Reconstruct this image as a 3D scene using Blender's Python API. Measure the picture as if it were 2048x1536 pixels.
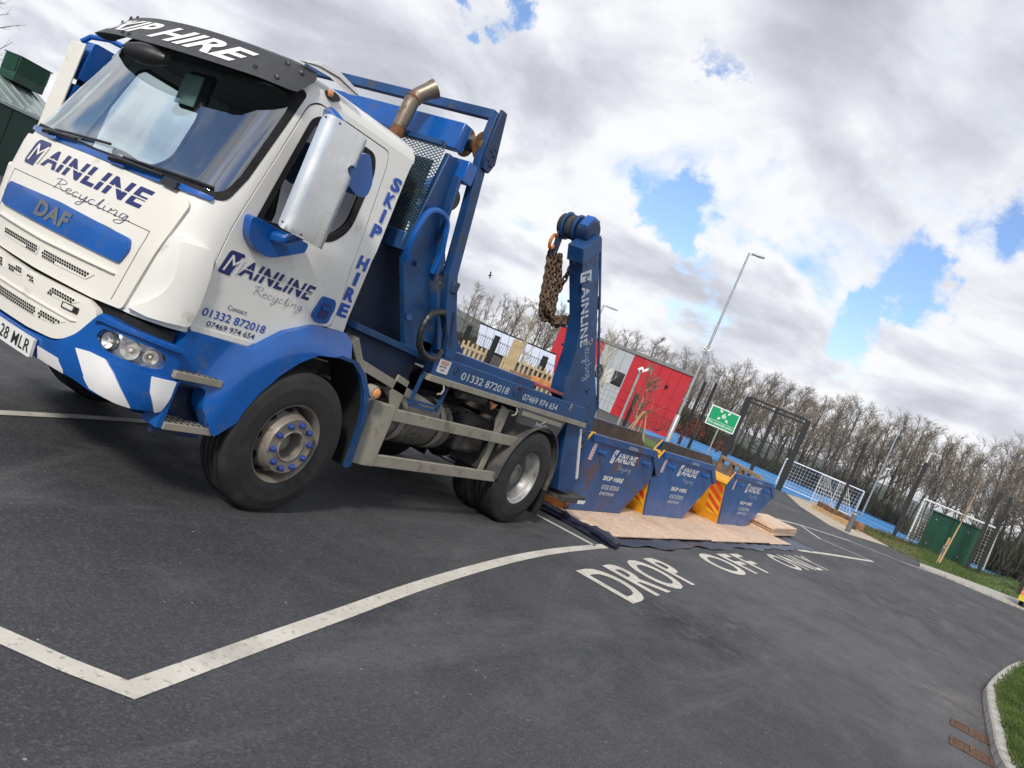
import bpy, bmesh, math, random
from mathutils import Vector as V, Matrix, geometry
R_ = math.radians
for o in list(bpy.data.objects): bpy.data.objects.remove(o)
scn = bpy.context.scene
# ---------------------------------------------------------------- camera
FPX, CAMH, YAW, PIT, ROL = 1627.0, 1.74, R_(30.2), R_(-2.2), R_(23.2)
CF = V((math.cos(YAW)*math.cos(PIT), math.sin(YAW)*math.cos(PIT), math.sin(PIT)))
_r = V((math.sin(YAW), -math.cos(YAW), 0)); _u = _r.cross(CF)
CR = _r*math.cos(ROL) + _u*math.sin(ROL); CU = -_r*math.sin(ROL) + _u*math.cos(ROL)
CC = V((0, 0, CAMH))
cd = bpy.data.cameras.new('camera'); cam = bpy.data.objects.new('camera', cd)
scn.collection.objects.link(cam); scn.camera = cam
cam.matrix_world = Matrix(((CR.x, CU.x, -CF.x, 0), (CR.y, CU.y, -CF.y, 0), (CR.z, CU.z, -CF.z, CAMH), (0, 0, 0, 1)))
cd.sensor_width = 36; cd.lens = 36*FPX/2048; cd.clip_start = .05; cd.clip_end = 3000
def ray(px, py): return CF + CR*((px-1024)/FPX) + CU*((768-py)/FPX)
def at(px, py, d): return CC + ray(px, py)*d
def gp(px, py, z=0.0):
    r = ray(px, py); return CC + r*((z-CAMH)/r.z)
# ---------------------------------------------------------------- sky, sun, exposure
SUN = V((-.80, -.24, .58)).normalized()
w = bpy.data.worlds.new('World'); scn.world = w; w.use_nodes = True
nt = w.node_tree; nt.nodes.clear(); N = nt.nodes.new; L = nt.links.new
def mth(op, a, b=None, c=None, clamp=False):
    n = N('ShaderNodeMath'); n.operation = op; n.use_clamp = clamp
    for i, x in enumerate((a, b, c)):
        if x is None: continue
        if isinstance(x, (int, float)): n.inputs[i].default_value = x
        else: L(x, n.inputs[i])
    return n.outputs[0]
sky = N('ShaderNodeTexSky'); sky.sky_type = 'NISHITA'; sky.sun_disc = False
sky.sun_elevation = math.asin(SUN.z); sky.sun_rotation = math.atan2(SUN.x, SUN.y)
sky.air_density = 1.0; sky.dust_density = .6; sky.ozone_density = 2.0
tc = N('ShaderNodeTexCoord'); sp = N('ShaderNodeSeparateXYZ'); L(tc.outputs['Generated'], sp.inputs[0])
den = mth('ADD', mth('MAXIMUM', sp.outputs[2], 0.0), .30)
cb = N('ShaderNodeCombineXYZ'); L(mth('DIVIDE', sp.outputs[0], den), cb.inputs[0]); L(mth('DIVIDE', sp.outputs[1], den), cb.inputs[1]); cb.inputs[2].default_value = 3.7
def nz(scale, detail, rough, vec, dist=0.0, loc=(0, 0, 0)):
    mp = N('ShaderNodeMapping'); L(vec, mp.inputs[0]); mp.inputs['Location'].default_value = loc
    n = N('ShaderNodeTexNoise'); L(mp.outputs[0], n.inputs['Vector'])
    n.inputs['Scale'].default_value = scale; n.inputs['Detail'].default_value = detail
    n.inputs['Roughness'].default_value = rough; n.inputs['Distortion'].default_value = dist
    return n.outputs['Fac']
def mr(x, a, b, c, d, smooth=True):
    n = N('ShaderNodeMapRange'); n.interpolation_type = 'SMOOTHSTEP' if smooth else 'LINEAR'
    L(x, n.inputs[0]); n.inputs[1].default_value = a; n.inputs[2].default_value = b
    n.inputs[3].default_value = c; n.inputs[4].default_value = d
    return n.outputs[0]
big = nz(1.9, 8, .52, cb.outputs[0], .35, (1.2, 8.4, 0))
wob = mth('ADD', mth('MULTIPLY', nz(5.0, 3, .55, tc.outputs['Generated']), .55), mth('MULTIPLY', nz(17.0, 6, .62, tc.outputs['Generated'], 0, (3, 1, 4)), .45))
dens = big
# openings of blue sky (direction of the gap, angular size, depth)
for px, py, rad, dep in ((1035, 60, .040, .30), (930, 10, .03, .25), (1420, 115, .012, .10), (1130, 110, .03, .2), (1335, 440, .035, .20), (1385, 560, .035, .22), (1840, 560, .050, .32), (2010, 470, .055, .32), (1740, 640, .03, .24), (1290, 400, .03, .2), (1130, 640, .02, .05), (1180, 240, .03, .16), (1220, 300, .02, .14)):
    d = ray(px, py).normalized()
    vm = N('ShaderNodeVectorMath'); vm.operation = 'DISTANCE'; L(tc.outputs['Generated'], vm.inputs[0]); vm.inputs[1].default_value = d
    dd = mth('ADD', vm.outputs['Value'], mth('MULTIPLY', mth('SUBTRACT', wob, .47), .30))
    dens = mth('SUBTRACT', dens, mr(dd, 0.0, rad*1.7, dep, 0.0))
# more open blue sky behind the camera, where the cab glass looks
dens = mth('SUBTRACT', dens, mr(sp.outputs[0], -.15, -.7, 0.0, .15))
cover = mr(dens, .295, .425, 0.0, 1.0)
shade = nz(2.6, 8, .55, cb.outputs[0], .5, (1.3, 7.7, 2))
vm = N('ShaderNodeVectorMath'); vm.operation = 'DISTANCE'; L(tc.outputs['Generated'], vm.inputs[0]); vm.inputs[1].default_value = ray(1850, 120).normalized()
thick = mth('ADD', mth('ADD', mth('MULTIPLY', big, .85), mth('MULTIPLY', shade, .40)), mr(vm.outputs['Value'], .05, .42, .06, -.015))
cr = N('ShaderNodeValToRGB'); L(thick, cr.inputs[0]); e = cr.color_ramp.elements
e[0].position = .42; e[0].color = (.78, .80, .85, 1)
e[1].position = .84; e[1].color = (.40, .41, .47, 1)
for p_, c_ in ((.50, (.90, .91, .93, 1)), (.57, (.86, .87, .90, 1)), (.63, (.70, .72, .78, 1)), (.71, (.54, .56, .62, 1))):
    q = e.new(p_); q.color = c_
def mixc(f, a, b, mode='MIX'):
    n = N('ShaderNodeMix'); n.data_type = 'RGBA'; n.blend_type = mode
    if isinstance(f, (int, float)): n.inputs[0].default_value = f
    else: L(f, n.inputs[0])
    for i, x in ((6, a), (7, b)):
        if isinstance(x, tuple): n.inputs[i].default_value = x
        else: L(x, n.inputs[i])
    return n.outputs[2]
CLOUD = 8.6
cl = mixc(1.0, cr.outputs[0], (CLOUD, CLOUD, CLOUD, 1), 'MULTIPLY')
skyb = mixc(1.0, sky.outputs[0], (1.15, 1.2, 1.35, 1), 'MULTIPLY')
skyb = mixc(mr(sp.outputs[2], 0.0, .22, .75, 0.0), skyb, (6.4, 7.0, 8.0, 1))
bg = N('ShaderNodeBackground'); L(mixc(cover, skyb, cl), bg.inputs[0]); bg.inputs[1].default_value = .1
wo = N('ShaderNodeOutputWorld'); L(bg.outputs[0], wo.inputs[0])
sl = bpy.data.lights.new('sun', 'SUN'); so = bpy.data.objects.new('sun', sl); scn.collection.objects.link(so)
sl.energy = 2.3; sl.angle = R_(8); sl.color = (1, .93, .82)
so.rotation_euler = SUN.to_track_quat('Z', 'Y').to_euler(); so.location = (0, 0, 40)
scn.view_settings.view_transform = 'Standard'; scn.view_settings.look = 'None'
scn.view_settings.exposure = 0.36; scn.view_settings.gamma = 1
# ---------------------------------------------------------------- helpers
rnd = random.Random(5)
def link(o): scn.collection.objects.link(o); return o
def tag(o, label=None, cat=None, group=None, kind=None):
    for k, v in (('label', label), ('category', cat), ('group', group), ('kind', kind)):
        if v: o[k] = v
    return o
def thing(name, label, cat, loc=(0, 0, 0), group=None):
    o = link(bpy.data.objects.new(name, None)); o.location = loc; o.empty_display_size = .2
    bpy.context.view_layer.update()
    return tag(o, label, cat, group)
MATS = {}
def mat(name, col, rough=.5, metal=0.0, var=.12, vs=5.0, bump=0.0, bs=60.0, dirt=None, coat=0.0, fine=0.0, spec=.5):
    """painted / metal / plastic surface with uneven tone, optional grime blotches and bump"""
    m = bpy.data.materials.new(name); m.use_nodes = True; t = m.node_tree; t.nodes.clear()
    n = t.nodes.new; l = t.links.new
    b = n('ShaderNodeBsdfPrincipled'); o = n('ShaderNodeOutputMaterial'); l(b.outputs[0], o.inputs[0])
    c = n('ShaderNodeTexCoord')
    def noise(s, d=5, r=.6):
        q = n('ShaderNodeTexNoise'); l(c.outputs['Object'], q.inputs['Vector'])
        q.inputs['Scale'].default_value = s; q.inputs['Detail'].default_value = d; q.inputs['Roughness'].default_value = r
        return q.outputs['Fac']
    def ramp(x, a, b_, c0, c1):
        q = n('ShaderNodeMapRange'); q.interpolation_type = 'SMOOTHSTEP'; l(x, q.inputs[0])
        for i, v in enumerate((a, b_, c0, c1)): q.inputs[i+1].default_value = v
        return q.outputs[0]
    def mix(f, a, b_):
        q = n('ShaderNodeMix'); q.data_type = 'RGBA'
        l(f, q.inputs[0])
        for i, x in ((6, a), (7, b_)):
            if isinstance(x, tuple): q.inputs[i].default_value = (*x[:3], 1)
            else: l(x, q.inputs[i])
        return q.outputs[2]
    lo = tuple(x*(1-var) for x in col); hi = tuple(min(1, x*(1+var)) for x in col)
    cc = mix(ramp(noise(vs), .3, .7, 0, 1), lo, hi)
    if fine:
        cc = mix(ramp(noise(vs*30, 3), .35, .65, 0, fine), cc, tuple(x*.35 for x in col))
    rr = None
    if dirt:
        dcol, amt, ds = dirt
        f = ramp(noise(ds, 8, .68), .62-amt*.35, .80-amt*.35, 0, 1)
        cc = mix(f, cc, dcol)
        rr = ramp(f, 0, 1, rough, min(1, rough+.35)); l(rr, b.inputs['Roughness'])
    else:
        l(ramp(noise(vs*3), .3, .7, rough*.85, min(1, rough*1.15)), b.inputs['Roughness'])
    l(cc, b.inputs['Base Color']); b.inputs['Metallic'].default_value = metal
    b.inputs['Specular IOR Level'].default_value = spec
    b.inputs['Coat Weight'].default_value = coat; b.inputs['Coat Roughness'].default_value = .06
    if bump:
        bp = n('ShaderNodeBump'); bp.inputs['Strength'].default_value = bump; bp.inputs['Distance'].default_value = .01
        l(noise(bs, 4), bp.inputs['Height']); l(bp.outputs[0], b.inputs['Normal'])
    MATS[name] = m
    return m
class MB:
    def __init__(s): s.v = []; s.f = []
    def add(s, vs, fs):
        k = len(s.v); s.v += [tuple(x) for x in vs]; s.f += [tuple(i+k for i in f) for f in fs]; return s
    def bx(s, x0, x1, y0, y1, z0, z1):
        return s.add([(x0, y0, z0), (x1, y0, z0), (x1, y1, z0), (x0, y1, z0), (x0, y0, z1), (x1, y0, z1), (x1, y1, z1), (x0, y1, z1)],
                     [(0, 3, 2, 1), (4, 5, 6, 7), (0, 1, 5, 4), (1, 2, 6, 5), (2, 3, 7, 6), (3, 0, 4, 7)])
    def bar(s, p, q, w_, h_, up=(0, 0, 1)):
        p, q = V(p), V(q); d = (q-p).normalized(); u = V(up)
        if abs(d.dot(u)) > .98: u = V((1, 0, 0))
        a = d.cross(u).normalized(); b = a.cross(d).normalized(); vs = []
        for c in (p, q):
            for i, j in ((-1, -1), (1, -1), (1, 1), (-1, 1)): vs.append(c + a*(w_/2*i) + b*(h_/2*j))
        return s.add(vs, [(0, 3, 2, 1), (4, 5, 6, 7), (0, 1, 5, 4), (1, 2, 6, 5), (2, 3, 7, 6), (3, 0, 4, 7)])
    def prism(s, pts, off):
        """closed polygon of 3-D points pushed by the vector off"""
        n = len(pts); off = V(off); a = [V(p) for p in pts]
        nn = geometry.normal(a) if n > 2 else V((0, 0, 1))
        if nn.dot(off) > 0: a = a[::-1]
        vs = a + [p+off for p in a]
        k = len(s.v); s.v += [tuple(x) for x in vs]
        for tri in tess(a): s.f.append(tuple(k+i for i in tri)); s.f.append(tuple(k+n+i for i in tri[::-1]))
        for i in range(n):
            j = (i+1) % n; s.f.append((k+j, k+i, k+n+i, k+n+j))
        return s
    def tube(s, pts, r, n=8, caps=True, closed=False):
        pts = [V(p) for p in pts]; m = len(pts); k = len(s.v); up = None
        rs = r if isinstance(r, (list, tuple)) else [r]*m
        for i, p in enumerate(pts):
            if closed: d = pts[(i+1) % m]-pts[i-1]
            else: d = pts[min(i+1, m-1)]-pts[max(i-1, 0)]
            d.normalize()
            if up is None: up = V((0, 0, 1)) if abs(d.z) < .9 else V((1, 0, 0))
            a = d.cross(up).normalized(); up = a.cross(d).normalized()
            for j in range(n):
                t = 2*math.pi*j/n; s.v.append(tuple(p + (a*math.cos(t)+up*math.sin(t))*rs[i]))
        for i in range(m if closed else m-1):
            for j in range(n):
                a, b = k+i*n+j, k+i*n+(j+1) % n; c, d = k+((i+1) % m)*n+(j+1) % n, k+((i+1) % m)*n+j
                s.f.append((a, b, c, d))
        if caps and not closed:
            s.f.append(tuple(k+j for j in range(n))[::-1]); s.f.append(tuple(k+(m-1)*n+j for j in range(n)))
        return s
    def lathe(s, prof, o, ax, n=32, seg=(0, 1)):
        """prof: (radius, height along ax)"""
        o, ax = V(o), V(ax).normalized(); t = V((0, 0, 1)) if abs(ax.z) < .9 else V((1, 0, 0))
        a = ax.cross(t).normalized(); b = ax.cross(a); k = len(s.v); full = seg == (0, 1); nn = n if full else n+1
        for r, h in prof:
            for j in range(nn):
                th = 2*math.pi*(seg[0]+(seg[1]-seg[0])*j/n); s.v.append(tuple(o+ax*h+(a*math.cos(th)+b*math.sin(th))*r))
        for i in range(len(prof)-1):
            for j in range(n):
                j2 = (j+1) % nn
                s.f.append((k+i*nn+j, k+(i+1)*nn+j, k+(i+1)*nn+j2, k+i*nn+j2))
        return s
    def disc(s, c, ax, r, n=16):
        return s.lathe([(r, 0), (0.0005, 0)], c, ax, n)
    def cyl(s, p, q, r, n=12): return s.tube([p, q], r, n)
    def build(s, name, m, parent=None, smooth=True, bevel=0.0, ang=35, seg=2):
        me = bpy.data.meshes.new(name); me.from_pydata(s.v, [], s.f); me.validate()
        bm = bmesh.new(); bm.from_mesh(me); bmesh.ops.recalc_face_normals(bm, faces=bm.faces) if not getattr(s, 'keep', False) else None
        bm.to_mesh(me); bm.free()
        return mk(name, me, m, parent, smooth, bevel, ang, seg)
def mk(name, me, m, parent=None, smooth=True, bevel=0.0, ang=35, seg=2):
    o = link(bpy.data.objects.new(name, me))
    for x in (m if isinstance(m, (list, tuple)) else [m]): me.materials.append(x)
    if smooth:
        me.shade_smooth(); me.set_sharp_from_angle(angle=R_(ang))
    if bevel:
        b = o.modifiers.new('bevel', 'BEVEL'); b.width = bevel; b.segments = seg; b.limit_method = 'ANGLE'; b.angle_limit = R_(40); b.harden_normals = False
    if parent:
        o.parent = parent
        mw = Matrix.Identity(4); p = parent
        while p: mw = p.matrix_basis @ mw; p = p.parent
        me.transform(mw.inverted())
    return o
def tess(pts):
    return geometry.tessellate_polygon([[V(p) for p in pts]])
def inside(p, poly):
    x, y = p; c = False; n = len(poly)
    for i in range(n):
        x1, y1 = poly[i]; x2, y2 = poly[i-1]
        if (y1 > y) != (y2 > y) and x < (x2-x1)*(y-y1)/(y2-y1)+x1: c = not c
    return c
def rp(pts, r=.03, n=5):
    """round the corners of a 2-D polygon"""
    out = []; m = len(pts); rr = r if isinstance(r, (list, tuple)) else [r]*m
    for i in range(m):
        p, a, b = V(pts[i]), V(pts[i-1]), V(pts[(i+1) % m]); u, v = a-p, b-p
        k = min(rr[i], u.length*.45, v.length*.45)
        if k < 1e-4: out.append(tuple(p)); continue
        p0, p1 = p+u.normalized()*k, p+v.normalized()*k
        for j in range(n+1):
            t = j/n; q = p0*(1-t)**2 + p*2*t*(1-t) + p1*t*t; out.append((q.x, q.y))
    return out
def cdt(poly, holes=(), g=.08):
    vs = []; es = []
    def ring(pl):
        k = len(vs); pp = []
        for i in range(len(pl)):
            a, b = V(pl[i]), V(pl[(i+1) % len(pl)]); n = max(1, int((b-a).length/g))
            for j in range(n): pp.append(a+(b-a)*(j/n))
        for i, p in enumerate(pp): vs.append(p); es.append((k+i, k+(i+1) % len(pp)))
    ring(poly)
    for h in holes: ring(h)
    xs = [p[0] for p in poly]; ys = [p[1] for p in poly]; y = min(ys)+g*.5
    while y < max(ys):
        x = min(xs)+g*.5
        while x < max(xs):
            if inside((x, y), poly) and not any(inside((x, y), h) for h in holes): vs.append(V((x, y)))
            x += g
        y += g
    r = geometry.delaunay_2d_cdt(vs, es, [], 0, 1e-5)
    ov, fs = r[0], []
    for f in r[2]:
        c = sum((ov[i] for i in f), V((0, 0)))/len(f)
        if inside(c, poly) and not any(inside(c, h) for h in holes): fs.append(tuple(f))
    return [(p.x, p.y) for p in ov], fs
def panel(name, m, parent, poly, fn, off=0.0, th=.01, holes=(), g=.08, bevel=0.0, back=False, build=True):
    """2-D outline carried onto the surface fn(u, v, offset) with thickness th"""
    pv, fs = cdt(poly, holes, g); n = len(pv); b = MB()
    vs = [fn(u, v, off) for u, v in pv]; ec = {}
    for f in fs:
        for i in range(3):
            e = (f[i], f[(i+1) % 3]); ec[e] = 1
    if th: vs += [fn(u, v, off-th) for u, v in pv]
    F_ = list(fs)
    if th:
        if back: F_ += [tuple(n+i for i in f[::-1]) for f in fs]
        for (a, c) in ec:
            if (c, a) not in ec: F_.append((c, a, n+a, n+c))
    b.add(vs, F_); 
    return b.build(name, m, parent, bevel=bevel) if build else b
# ---- lettering
FC = {}
def glyphs(s, bold=0.0, shear=0.0, space=1.0):
    k = (s, bold, shear, space)
    if k in FC: return FC[k]
    c = bpy.data.curves.new('t', 'FONT'); c.body = s; c.size = 1; c.offset = bold; c.shear = shear; c.space_character = space
    c.resolution_u = 4; c.fill_mode = 'FRONT' if hasattr(c, 'fill_mode') else 'BOTH'
    o = bpy.data.objects.new('t', c); link(o); dg = bpy.context.evaluated_depsgraph_get()
    me = bpy.data.meshes.new_from_object(o.evaluated_get(dg)); bpy.data.objects.remove(o); bpy.data.curves.remove(c)
    vs = [(v.co.x, v.co.y) for v in me.vertices]; fs = [tuple(p.vertices) for p in me.polygons]; bpy.data.meshes.remove(me)
    x0 = min(v[0] for v in vs); x1 = max(v[0] for v in vs); y0 = min(v[1] for v in vs); y1 = max(v[1] for v in vs)
    vs = [((x-x0)/(x1-x0), (y-y0)/(y1-y0)) for x, y in vs]
    FC[k] = (vs, fs); return FC[k]
def cutgrid(vs, fs, us=(), gap=None, vlines=()):
    """slice a flat 2-D mesh at the given u lines; drop faces inside the v gap"""
    bm = bmesh.new(); bv = [bm.verts.new((x, y, 0)) for x, y in vs]
    for f in fs:
        try: bm.faces.new([bv[i] for i in f])
        except ValueError: pass
    for u in us: bmesh.ops.bisect_plane(bm, geom=bm.verts[:]+bm.edges[:]+bm.faces[:], plane_co=(u, 0, 0), plane_no=(1, 0, 0))
    for u in vlines: bmesh.ops.bisect_plane(bm, geom=bm.verts[:]+bm.edges[:]+bm.faces[:], plane_co=(0, u, 0), plane_no=(0, 1, 0))
    if gap:
        for y in gap: bmesh.ops.bisect_plane(bm, geom=bm.verts[:]+bm.edges[:]+bm.faces[:], plane_co=(0, y, 0), plane_no=(0, 1, 0))
        bmesh.ops.delete(bm, geom=[f for f in bm.faces if gap[0] < f.calc_center_median().y < gap[1]], context='FACES')
    bm.verts.index_update(); v2 = [(v.co.x, v.co.y) for v in bm.verts]; f2 = [tuple(v.index for v in f.verts) for f in bm.faces]; bm.free()
    return v2, f2
def text(name, s, m, parent, fn, w_, h_, bold=0.0, shear=0.0, space=1.0, cuts=0, gap=None, u0=0.0, v0=0.0, mb=None):
    vs, fs = glyphs(s, bold, shear, space)
    if cuts or gap: vs, fs = cutgrid(vs, fs, [i/cuts for i in range(1, cuts)] if cuts else (), gap)
    b = mb or MB(); b.keep = True; b.add([fn(u0+u*w_, v0+v*h_) for u, v in vs], fs)
    return b if mb else b.build(name, m, parent, smooth=False)
def frame(o, u, v, n=(0, 0, 0), e=.003):
    o, u, v = V(o), V(u), V(v); n = u.cross(v).normalized()*e
    return lambda a, b: o+u*a+v*b+n
def spline(pts, n=6):
    out = []; P = [V(p) for p in pts]
    for i in range(len(P)-1):
        a, b, c, d = P[max(i-1, 0)], P[i], P[i+1], P[min(i+2, len(P)-1)]
        for j in range(n):
            t = j/n; out.append(.5*((2*b)+(c-a)*t+(2*a-5*b+4*c-d)*t*t+(3*b-a-3*c+d)*t**3))
    out.append(P[-1]); return out
SCRIPT = [  # handwritten strokes, unit height about 1
 [(.25, 0), (.55, 1)], [(.15, .85), (.5, 1.02), (.95, .95), (.95, .7), (.5, .52), (.62, .4), (1.05, .02)],
 [(1.15, .28), (1.5, .38), (1.5, .52), (1.28, .5), (1.18, .2), (1.35, .02), (1.62, .14)],
 [(2.1, .45), (1.9, .52), (1.7, .25), (1.82, .02), (2.1, .12)],
 [(2.3, .5), (2.28, .15), (2.45, .06), (2.7, .5), (2.72, .5), (2.62, 0), (2.45, -.4), (2.2, -.45), (2.3, -.2), (2.85, .1)],
 [(3.3, .45), (3.1, .52), (2.9, .25), (3.02, .02), (3.3, .15)],
 [(3.45, .15), (3.75, .95), (3.62, .4), (3.6, .02), (3.85, .1)],
 [(3.98, .5), (3.92, .1), (4.05, .05)], [(4.1, .72), (4.12, .76)],
 [(4.25, .02), (4.38, .5), (4.4, .3), (4.65, .52), (4.75, .4), (4.68, .02), (4.85, .1)],
 [(5.35, .48), (5.1, .5), (4.98, .2), (5.12, .08), (5.4, .5), (5.32, 0), (5.15, -.4), (4.85, -.45), (4.8, -.3), (5.1, -.1), (5.6, .15)]]
def script(name, m, parent, fn, w_, h_, t=.05, mb=None, u0=0, v0=0):
    b = mb or MB(); b.keep = True
    for st in SCRIPT:
        pl = spline(st, 5); vs = []; fs = []
        for i, p in enumerate(pl):
            d = pl[min(i+1, len(pl)-1)]-pl[max(i-1, 0)]; d = d.normalized() if d.length > 1e-6 else V((1, 0))
            q = V((-d.y, d.x))*t
            for k in (-1, 1):
                x, y = p+q*k; vs.append(fn(u0+x/5.6*w_, v0+y*h_))
        for i in range(len(pl)-1): fs.append((2*i, 2*i+2, 2*i+3, 2*i+1))
        b.add(vs, fs)
    return b if mb else b.build(name, m, parent, smooth=False)
def logo(name, mA, mB, parent, fn, w_, h_, cuts=0, script_too=True, mS=None, e=None):
    """company logo: rounded box with a big M, slit slanted capitals, handwritten second line; fn(u, v, lift)"""
    f0 = lambda u, v: fn(u, v, .003); f1 = lambda u, v: fn(u, v, .006)
    bw = .20*w_; k = .10*w_
    box = rp([(0.0, -.22*h_), (.12*w_, -.22*h_), (.125*w_, .0*h_), (.165*w_, h_*1.02), (.190*w_, h_*1.02), (.185*w_, h_*1.22), (.045*w_, h_*1.22)], [.03*w_, .005*w_, .005*w_, .005*w_, .005*w_, .03*w_, .03*w_], 4)
    pv, fs = cdt(box, (), max(.05, w_/16)); b = MB(); b.keep = True
    b.add([f0(u, v) for u, v in pv], fs)
    text('', 'AINLINE', None, None, f0, w_*.815, h_, .032, .28, 1.12, cuts, (.44, .52), w_*.185, 0, mb=b)
    o = b.build(name, mA, parent, smooth=False)
    b = MB(); text('', 'M', None, None, f1, w_*.165, h_*1.0, .0, .3, 1, 0, None, w_*.035, -.02*h_, mb=b)
    b.build(name, mB, parent, smooth=False)
    if script_too:
        script(name, mS or mA, parent, f0, w_*.58, h_*.56, .02, u0=w_*.37, v0=-h_*.78)
    return o
# ---------------------------------------------------------------- ground
def ground_mat(name, build):
    m = bpy.data.materials.new(name); m.use_nodes = True; t = m.node_tree; t.nodes.clear()
    n = t.nodes.new; l = t.links.new; b = n('ShaderNodeBsdfPrincipled'); o = n('ShaderNodeOutputMaterial'); l(b.outputs[0], o.inputs[0]); c = n('ShaderNodeTexCoord')
    class K: pass
    k = K(); k.t = t; k.n = n; k.l = l; k.b = b; k.c = c.outputs['Object']
    def noise(s, d=5, r=.6, dist=0.0, sc=(1, 1, 1)):
        mp = n('ShaderNodeMapping'); l(k.c, mp.inputs[0]); mp.inputs['Scale'].default_value = sc
        q = n('ShaderNodeTexNoise'); l(mp.outputs[0], q.inputs['Vector']); q.inputs['Scale'].default_value = s; q.inputs['Detail'].default_value = d; q.inputs['Roughness'].default_value = r; q.inputs['Distortion'].default_value = dist
        return q.outputs['Fac']
    def ramp(x, a, b_, c0, c1):
        q = n('ShaderNodeMapRange'); q.interpolation_type = 'SMOOTHSTEP'; l(x, q.inputs[0])
        for i, v in enumerate((a, b_, c0, c1)): q.inputs[i+1].default_value = v
        return q.outputs[0]
    def mix(f, a, b_, mode='MIX'):
        q = n('ShaderNodeMix'); q.data_type = 'RGBA'; q.blend_type = mode
        if isinstance(f, (int, float)): q.inputs[0].default_value = f
        else: l(f, q.inputs[0])
        for i, x in ((6, a), (7, b_)):
            if isinstance(x, tuple): q.inputs[i].default_value = (*x[:3], 1)
            else: l(x, q.inputs[i])
        return q.outputs[2]
    def vor(s, f='F1', out='Distance'):
        q = n('ShaderNodeTexVoronoi'); q.feature = f; l(k.c, q.inputs['Vector']); q.inputs['Scale'].default_value = s; return q.outputs[out]
    def bump(h, st, dist=.01, prev=None):
        q = n('ShaderNodeBump'); q.inputs['Strength'].default_value = st; q.inputs['Distance'].default_value = dist; l(h, q.inputs['Height'])
        if prev: l(prev, q.inputs['Normal'])
        return q.outputs[0]
    k.noise, k.ramp, k.mix, k.vor, k.bump = noise, ramp, mix, vor, bump
    build(k); MATS[name] = m; return m
def _asph(k):
    col = k.mix(k.ramp(k.noise(.35, 5, .6), .35, .65, 0, 1), (.034, .0355, .040), (.060, .061, .068))
    # swept arcs of tyre polish and dusty drifts
    col = k.mix(k.ramp(k.noise(.9, 6, .7, .8, (.35, 1.6, 1)), .48, .68, 0, .55), col, (.115, .112, .112))
    col = k.mix(k.ramp(k.noise(2.2, 8, .7, .3), .60, .72, 0, .6), col, (.036, .036, .040))
    # scuffs following the swing of turning wheels
    def dist(px_, py_):
        q_ = k.n('ShaderNodeVectorMath'); q_.operation = 'DISTANCE'; k.l(k.c, q_.inputs[0]); q_.inputs[1].default_value = (px_, py_, 0); return q_.outputs['Value']
    def ringn(px_, py_, s_):
        cb_ = k.n('ShaderNodeCombineXYZ'); k.l(dist(px_, py_), cb_.inputs[0]); no = k.n('ShaderNodeTexNoise'); k.l(cb_.outputs[0], no.inputs['Vector']); no.inputs['Scale'].default_value = s_; no.inputs['Detail'].default_value = 7; no.inputs['Roughness'].default_value = .75; return no.outputs['Fac']
    def mul(a_, b_):
        q_ = k.n('ShaderNodeMath'); q_.operation = 'MULTIPLY'
        for i_, x_ in enumerate((a_, b_)):
            if isinstance(x_, float): q_.inputs[i_].default_value = x_
            else: k.l(x_, q_.inputs[i_])
        return q_.outputs[0]
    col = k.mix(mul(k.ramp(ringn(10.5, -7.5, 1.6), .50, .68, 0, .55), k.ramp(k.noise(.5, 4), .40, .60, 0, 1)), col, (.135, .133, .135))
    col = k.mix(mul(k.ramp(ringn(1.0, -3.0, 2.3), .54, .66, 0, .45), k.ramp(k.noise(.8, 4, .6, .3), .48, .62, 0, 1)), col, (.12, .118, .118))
    col = k.mix(mul(k.ramp(dist(12.0, -.4), 1.0, 6.5, 1, 0), k.ramp(k.noise(.7, 5, .6, .5), .30, .62, .15, .6)), col, (.115, .114, .122))  # broad paler area, strongest around one spot, broken up by noise
    # damp patch by the words, buff dust by the kerb
    col = k.mix(mul(k.ramp(dist(7.75, 1.72), .25, .95, 1, 0), k.ramp(k.noise(4.5, 7, .75, .5), .38, .52, 0, .9)), col, (.013, .013, .015))
    col = k.mix(mul(k.ramp(dist(8.9, 1.6), .1, .8, 1, 0), k.ramp(k.noise(5.5, 7, .75, .5), .42, .56, 0, .75)), col, (.016, .016, .018))
    col = k.mix(mul(k.ramp(dist(11.3, -.75), .1, 1.5, 1, 0), k.ramp(k.noise(2.5, 7, .75, .4), .42, .62, 0, .6)), col, (.19, .165, .13))
    sp = k.vor(95, 'F1', 'Color'); s2 = k.n('ShaderNodeSeparateColor'); k.l(sp, s2.inputs[0])
    col = k.mix(k.ramp(s2.outputs[0], .62, 1.0, 0, .5), col, (.12, .118, .118))
    col = k.mix(k.ramp(s2.outputs[1], .62, 1.0, 0, .5), col, (.02, .02, .023))
    v3 = k.n('ShaderNodeSeparateColor'); k.l(k.vor(14, 'F1', 'Color'), v3.inputs[0]); d3 = k.vor(14)
    q = k.n('ShaderNodeMath'); q.operation = 'MULTIPLY'; k.l(k.ramp(v3.outputs[0], .84, .90, 0, 1), q.inputs[0]); k.l(k.ramp(d3, .05, .12, 1, 0), q.inputs[1])
    col = k.mix(q.outputs[0], col, (.30, .29, .27))
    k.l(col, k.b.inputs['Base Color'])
    k.l(k.ramp(k.noise(3, 4), .3, .7, .62, .85), k.b.inputs['Roughness'])
    k.l(k.bump(k.vor(95), .5, .006, k.bump(k.noise(1.5, 6), .12, .04)), k.b.inputs['Normal'])
ASPH = ground_mat('asphalt', _asph)
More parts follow.
